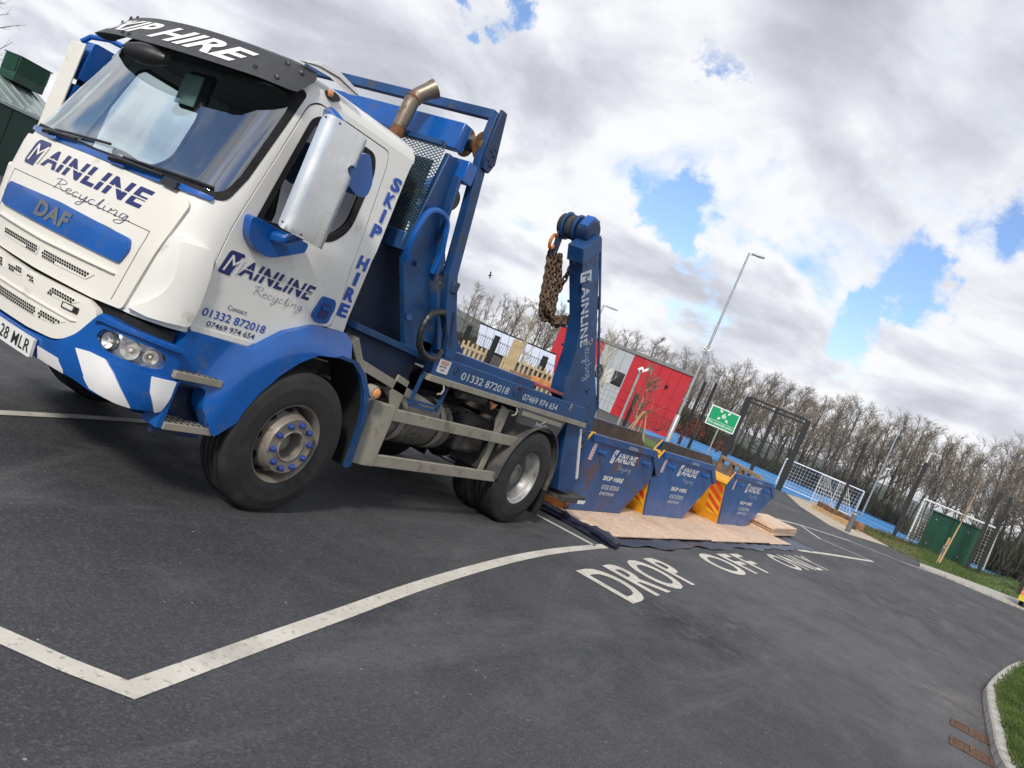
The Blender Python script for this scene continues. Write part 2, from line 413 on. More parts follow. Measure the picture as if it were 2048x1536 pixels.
def _line(k):
    w = k.noise(26, 6, .75); col = k.mix(k.ramp(k.noise(3, 5), .35, .65, 0, 1), (.54, .505, .44), (.64, .61, .545))
    col = k.mix(k.ramp(w, .54, .68, 0, .9), col, (.16, .155, .15)); col = k.mix(k.ramp(k.noise(1.3, 6, .7), .50, .66, 0, .45), col, (.28, .27, .25)); col = k.mix(k.ramp(k.vor(95), .0, .16, .4, 0), col, (.25, .24, .22))
    k.l(col, k.b.inputs['Base Color']); k.b.inputs['Roughness'].default_value = .7
LINE = ground_mat('line_paint', _line)
gm_ = MB(); gm_.keep = True
xs = [-60, -20, 0, 10, 20, 40, 70, 120, 200, 400, 900, 2400]
gm_.add([(-400, -1500, 0), (2400, -1500, 0), (2400, 1800, 0), (-400, 1800, 0)], [(0, 1, 2, 3)])
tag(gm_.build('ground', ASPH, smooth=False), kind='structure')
def ribbon(pts, w_, z=.004, w2=None):
    """flat painted band following the points"""
    P = [V((p[0], p[1])) for p in pts]; b = MB(); b.keep = True; vs = []
    for i, p in enumerate(P):
        a = (P[i]-P[i-1]).normalized() if i else (P[1]-P[0]).normalized(); c = (P[i+1]-P[i]).normalized() if i < len(P)-1 else a
        n_ = V((-(a+c).y, (a+c).x)).normalized(); k = 1/max(.4, n_.dot(V((-c.y, c.x)))); ww = w_+((w2-w_)*i/(len(P)-1) if w2 else 0)
        vs += [(*(p+n_*ww/2*k), z), (*(p-n_*ww/2*k), z)]
    b.add(vs, [(2*i+1, 2*i+3, 2*i+2, 2*i) for i in range(len(P)-1)]); return b
def gpts(px, z=0): return [gp(x, y, z) for x, y in px]
# bay line: corner in front of the lorry, then the long curve
b1 = [gp(-120, 1222), gp(0, 1272), gp(130, 1330), gp(262, 1381)]
c1 = spline(gpts([(262, 1381), (420, 1323), (560, 1272), (700, 1222), (830, 1175), (950, 1138), (1050, 1113), (1130, 1100), (1215, 1092)]), 8)
lines = ribbon(b1+[p for p in c1[1:]], .105)
lb = ribbon(gpts([(1066, 1026), (1190, 1092)]), .09); lines.add(lb.v, lb.f)
lb = ribbon(gpts([(-60, 822), (0, 826), (160, 834), (330, 846)]), .085, .0045); lines.add(lb.v, lb.f)
for seg, w_ in (([(1595, 1100), (1665, 1110), (1746, 1123)], .14), ([(1746, 1123), (1640, 1078), (1600, 1050)], .12), ([(1515, 1027), (1560, 1040), (1600, 1050)], .12), ([(1600, 1050), (1700, 1082), (1800, 1122), (1870, 1148)], .14)):
    lb = ribbon(gpts(seg), w_, .0042+.0004*len(lines.f) % .001); lines.add(lb.v, lb.f)
tag(lines.build('road_markings', LINE, smooth=False), kind='structure')
# ---------------------------------------------------------------- materials
WHITE = mat('white_paint', (.76, .75, .71), .28, var=.03, vs=2, coat=.5, dirt=((.42, .38, .31), .12, 3.0))
BLUE = mat('blue_paint', (.003, .088, .36), .26, var=.12, vs=3, coat=.35, dirt=((.06, .09, .16), .14, 4.0))
BLUE2 = mat('blue_steel', (.010, .056, .17), .42, var=.25, vs=3, dirt=((.06, .065, .08), .28, 5.0))
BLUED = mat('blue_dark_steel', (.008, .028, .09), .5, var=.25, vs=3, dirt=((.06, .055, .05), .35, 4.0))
GRIM = mat('grimy_grey', (.27, .25, .205), .6, var=.12, vs=3, dirt=((.15, .13, .10), .22, 5.0), bump=.12)
GALV = mat('galvanised', (.40, .41, .41), .42, .6, var=.15, vs=6)
CHAS = mat('chassis', (.035, .033, .032), .75, var=.3, vs=4, dirt=((.12, .10, .08), .35, 5.0))
BLACK = mat('black_plastic', (.015, .015, .016), .45, var=.2, vs=8)
SOFT = mat('matt_black', (.008, .008, .009), .85, var=.2)
TYRE = mat('tyre_rubber', (.016, .016, .017), .72, var=.2, vs=5, dirt=((.034, .032, .029), .30, 5.0), bump=.12, bs=90)
RIMM = mat('wheel_steel', (.25, .225, .19), .5, .25, var=.15, vs=6, dirt=((.15, .11, .075), .28, 7.0))
RIMR = mat('wheel_alloy', (.42, .42, .41), .42, .55, var=.15, vs=8, dirt=((.16, .13, .10), .30, 6.0))
CHROME = mat('polished_steel', (.80, .79, .77), .30, 1.0, var=.06, vs=3)
RUST = mat('rusty_steel', (.20, .085, .035), .8, .2, var=.45, vs=9, bump=.4, bs=40)
RCHAIN = mat('rusty_chain', (.15, .095, .06), .78, .2, var=.5, vs=14, bump=.4)
EXH = mat('exhaust_pipe', (.25, .21, .165), .42, .7, var=.3, vs=6, dirt=((.12, .065, .04), .45, 6.0))
VISOR = mat('visor', (.035, .037, .042), .5, var=.1, vs=8, bump=.2, bs=250)
INT = mat('cab_trim', (.09, .09, .095), .8, var=.15)
INTL = mat('cab_trim_light', (.20, .19, .18), .8, var=.15)
CREAM = mat('cream_plastic', (.74, .715, .645), .33, var=.03, vs=2, dirt=((.44, .40, .32), .12, 4.0))
NAVY = mat('navy_vinyl', (.018, .024, .13), .4, var=.05)
RBLUE = mat('royal_vinyl', (.012, .07, .40), .35, var=.05)
LWHITE = mat('white_vinyl', (.78, .78, .77), .4, var=.05)
LGREY = mat('pale_vinyl', (.50, .53, .58), .5, var=.12, vs=14)
BADGE = mat('badge_grey', (.25, .26, .27), .35, .6, var=.05)
AMBER = mat('amber_lens', (.75, .30, .10), .25, var=.1)
NUT = mat('blue_nut_cap', (.02, .045, .22), .45, var=.2, vs=20)
REDM = mat('dull_red', (.30, .05, .05), .6, var=.2, dirt=((.14, .09, .07), .3, 6.0))
PAPER = mat('paper', (.7, .8, .8), .6)
ORANGE = mat('orange_steel', (.52, .17, .02), .5, var=.2, dirt=((.15, .07, .03), .35, 6.0))
def glass(name, tint, ior=1.5, rough=.0, base=0.0):
    m = bpy.data.materials.new(name); m.use_nodes = True; t = m.node_tree; t.nodes.clear(); n = t.nodes.new; l = t.links.new
    tr = n('ShaderNodeBsdfTransparent'); tr.inputs[0].default_value = (*tint, 1)
    gl = n('ShaderNodeBsdfGlossy'); gl.inputs[0].default_value = (.95, .97, 1, 1); gl.inputs['Roughness'].default_value = rough
    ge = n('ShaderNodeNewGeometry'); dt = n('ShaderNodeVectorMath'); dt.operation = 'DOT_PRODUCT'; l(ge.outputs['Normal'], dt.inputs[0]); l(ge.outputs['Incoming'], dt.inputs[1])
    ab = n('ShaderNodeMath'); ab.operation = 'ABSOLUTE'; l(dt.outputs['Value'], ab.inputs[0]); om = n('ShaderNodeMath'); om.operation = 'SUBTRACT'; om.inputs[0].default_value = 1; l(ab.outputs[0], om.inputs[1])
    pw = n('ShaderNodeMath'); pw.operation = 'POWER'; l(om.outputs[0], pw.inputs[0]); pw.inputs[1].default_value = 4.0
    ad = n('ShaderNodeMath'); ad.operation = 'MULTIPLY_ADD'; l(pw.outputs[0], ad.inputs[0]); ad.inputs[1].default_value = .9; ad.inputs[2].default_value = base
    mx = n('ShaderNodeMixShader'); l(ad.outputs[0], mx.inputs[0]); l(tr.outputs[0], mx.inputs[1]); l(gl.outputs[0], mx.inputs[2])
    o = n('ShaderNodeOutputMaterial'); l(mx.outputs[0], o.inputs[0]); return m
GLASS = glass('windscreen_glass', (.70, .86, .85), 1.6, .0, .26)
GLASSD = glass('tinted_glass', (.10, .13, .13), 1.6, .0, .14)
LENS = glass('lamp_lens', (.95, .95, .95), 1.45, .0, .06)
def meshmat(name, col, hole, sx, sy, ang=0.0, fill=.5):
    """perforated plastic: dark round holes in staggered rows (surface pattern)"""
    return None

# ================================================================ SKIP LORRY
def _interp(t, z):
    for (a, b), (c, d) in zip(t, t[1:]):
        if z <= c: return b+(d-b)*max(0, (z-a)/(c-a))
    return t[-1][1]
XF = [(.5, 2.85), (.75, 2.83), (1.0, 2.82), (1.45, 2.83), (1.75, 2.86), (1.88, 2.89), (2.62, 3.08), (2.72, 3.12), (2.9, 3.2)]
YC, CW, RC, BOW = 5.08, 1.06, .24, .07
S1 = CW-RC; S2 = S1+RC*math.pi/2
def surf(s, z, off=0.0):
    a = abs(s); x0 = _interp(XF, z)
    if a <= S1: x = x0+BOW*(a/S1)**2; y = a; nx, ny = -1, BOW*2*a/S1**2
    elif a <= S2:
        t = (a-S1)/RC; x = x0+BOW+RC*(1-math.cos(t)); y = S1+RC*math.sin(t); nx, ny = -math.cos(t), math.sin(t)
    else: x = x0+BOW+RC+(a-S2); y = CW; nx, ny = 0, 1
    q = math.hypot(nx, ny); sg = -1 if s >= 0 else 1; d = .085*min(1.15, max(0.0, (z-1.88)/.77))   # the cab leans in above the waist
    return V((x+nx/q*off+1.15*d, YC+sg*(y*(1-d/CW)+ny/q*off), z+.2*d))
def side(x, z, sg=1): return (sg*(S2+x-_interp(XF, z)-BOW-RC), z)
def sides(pts, sg=1): return [side(x, z, sg) for x, z in pts]
truck = thing('skip_lorry', 'white and blue skip lorry with two lifting arms parked across the bay line', 'lorry', (4.5, 5.08, 0))
XR, ZT = 4.40, 2.70
def outline():
    # white shell from bottom of cab to gutter, both sides, in (s, z)
    pts = []
    for sg in (1, -1):
        half = sides([(4.40, ZT), (4.40, 2.1), (4.40, 1.40)], sg)+sides([(4.08, 1.36), (3.84, 1.25), (3.64, 1.09)], sg)+[(sg*1.2, 1.08), (sg*.84, 1.07)]
        pts += half if sg == 1 else half[::-1]
    return pts[::-1] if False else [(S2+XR-_interp(XF, ZT)-BOW-RC, ZT)]+pts[1:8]+pts[8:]
# door outline and window, side coordinates (x, z)
DOOR = [(3.165, 1.09), (3.64, 1.085), (3.84, 1.245), (4.08, 1.355), (4.27, 1.375), (4.265, 1.6), (4.215, 2.04), (4.16, 2.56), (4.13, 2.66), (3.40, 2.665), (3.335, 2.62), (3.28, 2.29), (3.20, 1.85), (3.165, 1.5)]
WIN = [(3.32, 1.83), (3.95, 1.93), (4.06, 2.06), (4.06, 2.46), (4.0, 2.575), (3.46, 2.585), (3.41, 2.54)]
WS = rp([(-1.075, 1.885), (-.8, 1.865), (0, 1.855), (.8, 1.865), (1.075, 1.885), (1.10, 2.05), (1.085, 2.66), (0, 2.70), (-1.085, 2.66), (-1.10, 2.05)], [.05, 0, 0, 0, .05, 0, .05, 0, .05, 0])
WINr = rp(WIN, [.04, .1, .1, .06, .06, .06, .04])
allsh = [(1.20, 1.08), (.84, 1.07), (.5, 1.06), (0, 1.05), (-.5, 1.06), (-.84, 1.07), (-1.20, 1.08)]
left = sides([(3.64, 1.085), (3.84, 1.245), (4.08, 1.355), (4.405, 1.385), (4.40, 2.0), (4.39, ZT)], -1)
right = sides([(4.39, ZT), (4.40, 2.0), (4.405, 1.385), (4.08, 1.355), (3.84, 1.245), (3.64, 1.085)], 1)
SH = allsh+left+[side(3.9, ZT, -1), side(3.5, ZT, -1), (-1.0, ZT), (0, ZT), (1.0, ZT), side(3.5, ZT), side(3.9, ZT)]+right
DR = rp(DOOR, [.03, .03, .03, .03, .05, .02, .02, .05, .05, .08, .05, .02, .02, .02], 3)
holes = [WS]+[sides(rp(DOOR, [.03, .03, .03, .03, .05, .02, .02, .05, .05, .08, .05, .02, .02, .02], 3), sg) for sg in (1, -1)]
cab = panel('cab', WHITE, truck, SH, surf, 0, .035, holes, g=.07, back=True)
# roof: stacked rings closing over
def ring(z, ins):
    r = []
    smax = S2+XR-_interp(XF, ZT)-BOW-RC; n = 24
    ss = [smax*i/n for i in range(n+1)]
    for sg in (-1, 1):
        for s in (ss[::-1] if sg == -1 else ss[1:]):
            p = surf(sg*s, ZT, 0); c = V((3.9, YC, z)); d = V((c.x-p.x, c.y-p.y, 0)); 
            q = V((p.x+ins*1.5*(1 if abs(s) < S1 else .35)+(0), p.y+(ins if p.y < YC else -ins)*min(1, abs(p.y-YC)/1.0), z))
            if s > smax-.02: q.x = p.x-ins*.6
            r.append(q)
    return r
rb = MB(); rings = [ring(ZT, 0), ring(2.755, .012), ring(2.80, .05), ring(2.83, .12), ring(2.845, .3)]
n0 = len(rings[0]); rb.add([p for r in rings for p in r], [(i*n0+j, i*n0+(j+1) % n0, (i+1)*n0+(j+1) % n0, (i+1)*n0+j) for i in range(4) for j in range(n0)]+[tuple(4*n0+j for j in range(n0))])
roof = rb.build('roof', WHITE, truck, ang=50)
# back wall and floor of the cab
MB().prism([(4.38, YC-1.05, 1.38), (4.38, YC+1.05, 1.38), (4.38, YC+1.05, 1.88), (4.44, YC+.965, 2.69), (4.44, YC-.965, 2.69), (4.38, YC-1.05, 1.88)], (.025, 0, 0)).build('cab_rear_wall', WHITE, truck)
MB().bx(2.98, 4.37, YC-1.0, YC+1.0, 1.30, 1.36).build('cab_floor', INT, truck)
for x0, x1, c_ in ((3.25, 4.37, INT),):
    MB().bx(3.46, 4.38, YC-.93, YC+.93, 2.665, 2.69).build('cab_headlining', INTL, truck)
lin = MB().bx(4.30, 4.365, YC-.93, YC+.93, 1.36, 2.66).build('rear_lining', INTL, truck)
ws = panel('windscreen', GLASS, truck, rp([(-1.085, 1.875), (0, 1.845), (1.085, 1.875), (1.11, 2.05), (1.095, 2.67), (0, 2.71), (-1.095, 2.67), (-1.11, 2.05)], [.05, 0, .05, 0, .05, 0, .05, 0]), surf, -.006, 0, g=.06)
# black glazing band around the glass
fr_out = rp([(-1.095, 1.865), (0, 1.835), (1.095, 1.865), (1.12, 2.05), (1.105, 2.68), (0, 2.715), (-1.105, 2.68), (-1.12, 2.05)], [.06, 0, .06, 0, .06, 0, .06, 0])
fr_in = rp([(-1.05, 1.90), (0, 1.875), (1.05, 1.90), (1.075, 2.05), (1.055, 2.62), (0, 2.66), (-1.055, 2.62), (-1.075, 2.05)], [.12, 0, .12, 0, .12, 0, .12, 0])
panel('windscreen_seal', SOFT, ws, fr_out, surf, .003, .006, [fr_in], g=.06)
for sg in (1, -1):
    dp = sides(rp([(x+(.009 if x < 3.6 else -.009 if x > 4.1 else 0), z+(.009 if z < 1.5 else -.009 if z > 2.5 else 0)) for x, z in DOOR], [.03, .03, .03, .03, .05, .02, .02, .05, .05, .08, .05, .02, .02, .02], 3), sg)
    door = panel('door', WHITE, truck, dp, surf, .004, .04, [sides(WINr, sg)], g=.07, back=True)
    panel('door_gap_seal', SOFT, truck, sides(rp([(x-.015, z) if x < 3.6 else (x+.015, z) for x, z in DOOR], .03, 3), sg), surf, -.02, .0, [sides([(x, z) for x, z in rp([(3.34, 1.85), (3.97, 1.95), (4.04, 2.06), (4.04, 2.46), (3.99, 2.56), (3.46, 2.57), (3.43, 2.54)], .05)], sg)], g=.12)
    panel('window', GLASSD if sg == 1 else LENS, door, sides(WINr, sg), surf, -.012, 0, g=.2)
    wo_ = sides(rp([(3.31, 1.815), (3.96, 1.915), (4.075, 2.05), (4.075, 2.47), (4.01, 2.59), (3.45, 2.60), (3.395, 2.55)], [.04, .1, .1, .06, .06, .06, .04]), sg)
    wi_ = sides(rp([(3.36, 1.865), (3.93, 1.955), (4.035, 2.08), (4.035, 2.45), (3.99, 2.55), (3.48, 2.56), (3.44, 2.52)], [.04, .1, .1, .06, .06, .06, .04]), sg)
    panel('window_seal', SOFT, door, wo_, surf, .007, .02, [wi_], g=.1)
# grab recess handle
hp = sides(rp([(4.03, 1.42), (4.10, 1.385), (4.20, 1.40), (4.215, 1.53), (4.19, 1.575), (4.07, 1.575)], .03), 1)
dr = [o for o in truck.children if o.name.startswith('door') and 'gap' not in o.name][0]
panel('handle', BLUE, dr, hp, surf, .022, .02, g=.05, bevel=.006)
panel('handle_pocket', NAVY, dr, sides(rp([(4.075, 1.42), (4.165, 1.425), (4.18, 1.52), (4.09, 1.535)], .02), 1), surf, .0235, .001, g=.05)
panel('handle_grip', BLUE, dr, sides(rp([(4.09, 1.485), (4.175, 1.485), (4.175, 1.51), (4.09, 1.51)], .008), 1), surf, .034, .012, g=.05, bevel=.003)
# lower door strip shading line (moulded crease)
panel('sill_moulding', WHITE, dr, sides([(3.19, 1.10), (3.63, 1.10), (3.67, 1.135), (3.17, 1.135)], 1), surf, .009, .006, g=.1, bevel=.002)
# side marker lamp on the roof edge
mk_ = [surf(*side(3.47+.06*math.cos(t), 2.745+.026*math.sin(t)), .0) for t in [i*math.pi/6 for i in range(12)]]
MB().prism([p+V((0, .01, 0)) for p in mk_], (0, -.03, 0)).build('side_marker_lamp', BLACK, truck, bevel=.005)
MB().lathe([(.022, 0), (.02, .015), (.001, .02)], (3.545, surf(*side(3.44, 2.745)).y-.012, 2.765), (0, -1, 0), 12).build('marker_lens', AMBER, truck)
# ---- front: raised corner panels, bonnet panel, grille
def strip(name, m, poly, off, th=.02, r=.02, bevel=.006, g=.06, parent=truck, hl=()):
    return panel(name, m, parent, rp(poly, r), surf, off, th, hl, g=g, bevel=bevel)
bon = strip('bonnet_panel', CREAM, [(-.86, 1.075), (-.60, 1.058), (0, 1.052), (.60, 1.058), (.845, 1.075), (.925, 1.60), (.955, 1.80), (.6, 1.815), (0, 1.82), (-.6, 1.815), (-.955, 1.80), (-.925, 1.60)], .022, .022, [.05, 0, 0, 0, .03, .02, .06, 0, 0, 0, .06, .02])
# horizontal joint frame above the badge panel
for sg in (1,):
    strip('panel_groove', SOFT, [(-.80, 1.545), (0, 1.553), (.80, 1.545), (.80, 1.549), (0, 1.557), (-.80, 1.549)], .0235, .001, 0, 0, parent=bon)
    strip('panel_groove', SOFT, [(.80, 1.549), (.80, 1.50), (.745, 1.10), (.741, 1.10), (.796, 1.50), (.796, 1.549)], .0235, .001, 0, 0, parent=bon)
    strip('panel_groove', SOFT, [(-.80, 1.549), (-.80, 1.50), (-.745, 1.10), (-.741, 1.10), (-.796, 1.50), (-.796, 1.549)], .0235, .001, 0, 0, parent=bon)
    strip('panel_lip', CREAM, [(-.70, 1.235), (0, 1.225), (.70, 1.24), (.695, 1.25), (0, 1.238), (-.695, 1.25)], .045, .03, 0, .004, parent=bon)
badge = strip('badge_panel', BLUE, [(-.70, 1.31), (.70, 1.31), (.735, 1.40), (.71, 1.465), (0, 1.485), (-.71, 1.465), (-.735, 1.40)], .042, .03, [.02, .02, .02, .03, 0, .03, .02], .008, parent=truck)
# perforated grilles: dark panel with a light lattice of staggered cells
def grille(poly, off, parent, cell=.021, name='grille_mesh'):
    g = strip(name, CREAM, poly, off+.004, .004, .012, 0, g=.08, parent=parent)
    ys = [p[1] for p in poly]; xs = [p[0] for p in poly]; b = MB(); b.keep = True; r = 0; z = min(ys)+.012
    while z < max(ys)-.006:
        x = min(xs)+(.0125 if r % 2 else .002)
        while x < max(xs):
            q = [(x+.0112*math.cos(t), z+.0088*math.sin(t)) for t in [math.pi/6+i*math.pi/3 for i in range(6)]]
            if all(inside(p, poly) for p in q) : b.add([surf(u, v, off+.0055) for u, v in q], [(0, 1, 2, 3, 4, 5)])
            x += .0250
        z += .0165; r += 1
    b.build('grille_hole', SOFT, g if g.parent == truck else parent, smooth=False)
for sg in (1, -1):
    q = lambda pts: [(sg*a, b) for a, b in pts]
    grille(q([(.01, 1.125), (.24, 1.125), (.235, 1.185), (.01, 1.185)]) if False else q([(.025, 1.128), (.50, 1.138), (.555, 1.188), (.025, 1.19)]), .024, bon)
low = strip('lower_grille', CREAM, [(-.60, 1.045), (0, 1.03), (.60, 1.045), (.70, 1.02), (.735, .97), (.62, .82), (.48, .74), (.2, .722), (-.2, .722), (-.48, .74), (-.62, .82), (-.735, .97), (-.70, 1.02)], .055, .05, [.02, 0, .02, .04, .05, .08, .08, 0, 0, .08, .08, .05, .04], .01)
for sg in (1, -1):
    q = lambda pts: [(sg*a, b) for a, b in pts]
    grille(q([(.03, .975), (.125, .97), (.115, 1.02), (.03, 1.022)]) if sg == 1 else q([(.03, .972), (.21, .965), (.21, 1.015), (.03, 1.022)]), .055, low)
    grille(q([(.265, .958), (.50, .972), (.57, 1.012), (.29, 1.014)]), .055, low)
grille([(-.43, .822), (-.26, .803), (-.26, .862), (-.52, .868)], .055, low)
grille([(-.24, .80), (.24, .80), (.24, .862), (-.24, .862)], .055, low)
grille([(.26, .803), (.43, .822), (.52, .868), (.26, .862)], .055, low)
strip('grille_ridge', CREAM, [(-.56, .885), (.56, .885), (.60, .90), (-.60, .90)], .066, .015, 0, .004, parent=low)
for sg in (1, -1):
    lf = strip('grille_lamp', BLACK, [(sg*a, b) for a, b in [(.44, .932), (.585, .938), (.585, .975), (.44, .969)]], .064, .012, .006, .002, parent=low)
    strip('lamp_glass', CREAM, [(sg*a, b) for a, b in [(.455, .940), (.545, .943), (.545, .968), (.455, .965)]], .067, .004, .006, .001, parent=low)
# gap behind the grilles
panel('grille_gap', SOFT, truck, [(-1.19, .95), (1.19, .95), (1.19, 1.055), (-1.19, 1.055)], surf, -.02, .02, g=.06)
# raised corner deflectors
for sg in (1, -1):
    q = [(sg*a, b) for a, b in [(.868, 1.10), (.93, 1.575), (1.0, 1.60), (1.145, 1.60), (1.175, 1.50), (1.20, 1.30), (1.195, 1.12), (1.0, 1.09)]]
    cp = strip('corner_panel', WHITE, q, .016, .02, [.02, .02, .03, .04, .05, .05, .04, .02], .006)
    q = [(sg*a, b) for a, b in [(.995, 1.57), (1.16, 1.592), (1.20, 1.45), (1.215, 1.25), (1.205, 1.12), (1.0, 1.10), (.885, 1.11), (.97, 1.17), (1.03, 1.27), (1.045, 1.38), (1.025, 1.48)]]
    strip('corner_flare', WHITE, q, .050, .045, [.03, .05, .05, .03, .03, .0, .0, .05, .05, .05, .03], .018, parent=cp, g=.04)
# cowl under the glass, blue, with wiper spindles
cowl = strip('scuttle', BLUE, [(-1.03, 1.845), (-.6, 1.825), (0, 1.822), (.6, 1.825), (1.03, 1.845), (1.03, 1.872), (.7, 1.872), (0, 1.86), (-.7, 1.872), (-1.03, 1.872)], .02, .04, .01, .005)
for y0 in (-.55, .25, .7):
    strip('scuttle_boss', BLACK if y0 > .5 else BLUE, [(y0, 1.825), (y0+.13, 1.825), (y0+.12, 1.87), (y0+.01, 1.87)], .045, .04, .01, .008, parent=cowl)
for s0, z0, s1, z1_, in ((-.62, 1.855, .10, 1.895), (.24, 1.85, 1.0, 1.885)):
    a_, m_, b_ = surf(s0, z0, .045), surf(s0+.12, z0+.012, .06), surf((s0+s1)/2+.08, (z0+z1_)/2+.004, .045)
    wp = MB().tube([a_, m_, b_], [.020, .016, .010], 6).build('wiper', BLACK, truck)
    pts = [surf(s0+.05+(s1-s0-.05)*i/10, z0+.035+(z1_-z0)*i/10, .014) for i in range(11)]
    MB().tube(pts, .009, 5).build('wiper_blade', BLACK, wp)
# ---- visor over the windscreen
def vis(s, t, off=0.0):
    c = max(0.0, 1-(abs(s)/1.27)**2.2); k = max(0, 1-(abs(s)/1.27)**8)
    o0, o1 = (.05+.12*c)*k+.012, (.08+.18*c)*k+.018
    zt, zb = 2.805-.035*(1-c), 2.575+.05*(1-c)
    if t < 0: o = o0+(.015-o0)*(-t/.5); z = zt+.035*math.sin(-t/.5*math.pi/2)
    else: o = o0+(o1-o0)*(t**1.3); z = zt+(zb-zt)*t
    return surf(s, z, o+off)
vz = panel('sun_visor', VISOR, truck, rp([(-1.03, -.5), (1.03, -.5), (1.07, .2), (1.04, .95), (.82, 1.0), (0, 1.0), (-.82, 1.0), (-1.04, .95), (-1.07, .2)], [.05, .05, .1, .12, .1, 0, .1, .12, .1]), vis, .0, .012, g=.06, back=True)
text('lettering', 'SKIP HIRE', LWHITE, vz, lambda u, v: vis(-.80+u*1.58, .80-v*.60, .004), 1, 1, .03, .3, 1.02, cuts=24)
for s_, t_ in ((-1.0, .2), (-.9, .17), (-.28, .88), (-.18, .9), (.93, .12), (1.0, .2), (.86, .68), (.95, .74), (-.8, .0), (-.7, -.05), (-1.05, .72)):
    MB().lathe([(.017, 0), (.015, .008), (.0005, .011)], vis(s_, t_, .0), (vis(s_, t_, .1)-vis(s_, t_, 0)), 10).build('visor_bolt', BLACK, vz)
fm_ = surf(.10, 2.51, .23)
MB().lathe([(.0005, -.155), (.04, -.14), (.060, -.06), (.064, 0), (.058, .06), (.035, .13), (.0005, .15)], fm_, (.45, -1, .12), 18).build('front_view_mirror', BLACK, truck)
MB().tube([fm_, fm_+V((.10, 0, .12))], .015, 8).build('mirror_bracket', BLACK, truck)
# interior mirror
MB().bx(3.18, 3.22, 4.70, 4.95, 2.33, 2.58).build('interior_mirror', SOFT, truck, bevel=.03)
MB().bx(3.165, 3.178, 4.77, 4.97, 2.35, 2.55).build('mirror_glass', mat('mirror_glass', (.36, .42, .39), .5), truck, bevel=.004)
# dashboard, wheel, seats
db = MB(); db.prism([(3.0, YC-.98, 1.36), (3.0, YC-.98, 1.83), (3.22, YC-.98, 1.86), (3.42, YC-.98, 1.80), (3.50, YC-.98, 1.60), (3.42, YC-.98, 1.36)], (0, 1.96, 0)).build('dashboard', INTL, truck, bevel=.02)
MB().prism([(3.03, 5.35, 1.868), (3.14, 5.32, 1.87), (3.17, 5.62, 1.875), (3.06, 5.66, 1.872)], (0, 0, .004)).build('paper_note', PAPER, truck)
sw = MB(); sw.tube([V((3.50, 5.55, 1.86))+(V((.35, 0, .94)).normalized().cross(V((0, 1, 0)))*math.cos(t)+V((0, 1, 0))*math.sin(t))*.21 for t in [i*math.pi/12 for i in range(24)]], .016, 6, closed=True)
swo = sw.build('steering_wheel', INT, truck)
MB().tube([(3.44, 5.55, 1.72), (3.49, 5.55, 1.85)], [.05, .06], 8).build('steering_column', INT, swo)
for t in (0.3, 2.4, 4.4):
    MB().tube([(3.50, 5.55, 1.86), V((3.50, 5.55, 1.86))+(V((.94, 0, -.35)).normalized()*math.cos(t)+V((0, 1, 0))*math.sin(t))*.2], .013, 5).build('spoke', INT, swo)
for yy in (4.55, 5.58):
    st_ = MB().bx(3.62, 4.10, yy-.24, yy+.24, 1.55, 1.72).build('seat', INT, truck, bevel=.04)
    MB().prism([(4.02, yy-.24, 1.66), (4.14, yy-.24, 1.66), (4.24, yy-.22, 2.30), (4.15, yy-.22, 2.32)], (0, .46, 0)).build('seat_back', INT, st_, bevel=.03)
    MB().bx(3.68, 4.05, yy-.18, yy+.18, 1.35, 1.55).build('seat_base', SOFT, st_)
# ---- bumper
bsurf = lambda s, z, off=0.0: surf(s, z, off+(.055 if abs(s) < 1.25 else .055))
def bumpoff(s, z, off=0.0):
    k = 0 if z > .74 else -(.74-z)*.35*0
    return surf(s, z, .06+off-(.045*max(0, (.70-z)/.15)**2))
HL = rp([(.775, .872), (.80, .935), (.90, .955), (1.10, .945), (1.155, .915), (1.15, .845), (1.08, .828), (.87, .832)], [.03, .03, .02, .05, .03, .05, .05, .03])
smile = [(.735, .985), (.63, .835), (.49, .735), (.2, .705), (-.2, .705), (-.49, .735), (-.63, .835), (-.735, .985)]
bp = [(1.215, 1.0), (1.0, 1.01), (.77, 1.02)]+smile+[(-.77, 1.02), (-1.0, 1.01), (-1.215, 1.0), (-1.24, .80), (-1.2, .60), (-1.07, .575), (-.85, .58), (-.6, .58), (-.3, .575), (.3, .575), (.6, .58), (.85, .58), (1.07, .575), (1.2, .60), (1.24, .80)]
bump = panel('bumper', BLUE, truck, rp(bp, [.03, 0, .03, .03]+[.05]*6+[.03, .03, 0, .03, .03, .04]+[0]*8+[.04, .03], 3), bumpoff, .0, .07, [HL, [(-a, b) for a, b in HL]], g=.05, bevel=.01)
panel('bumper_backing', SOFT, bump, [(-1.15, .62), (1.15, .62), (1.15, 1.0), (-1.15, 1.0)], bumpoff, -.075, .01, g=.1)
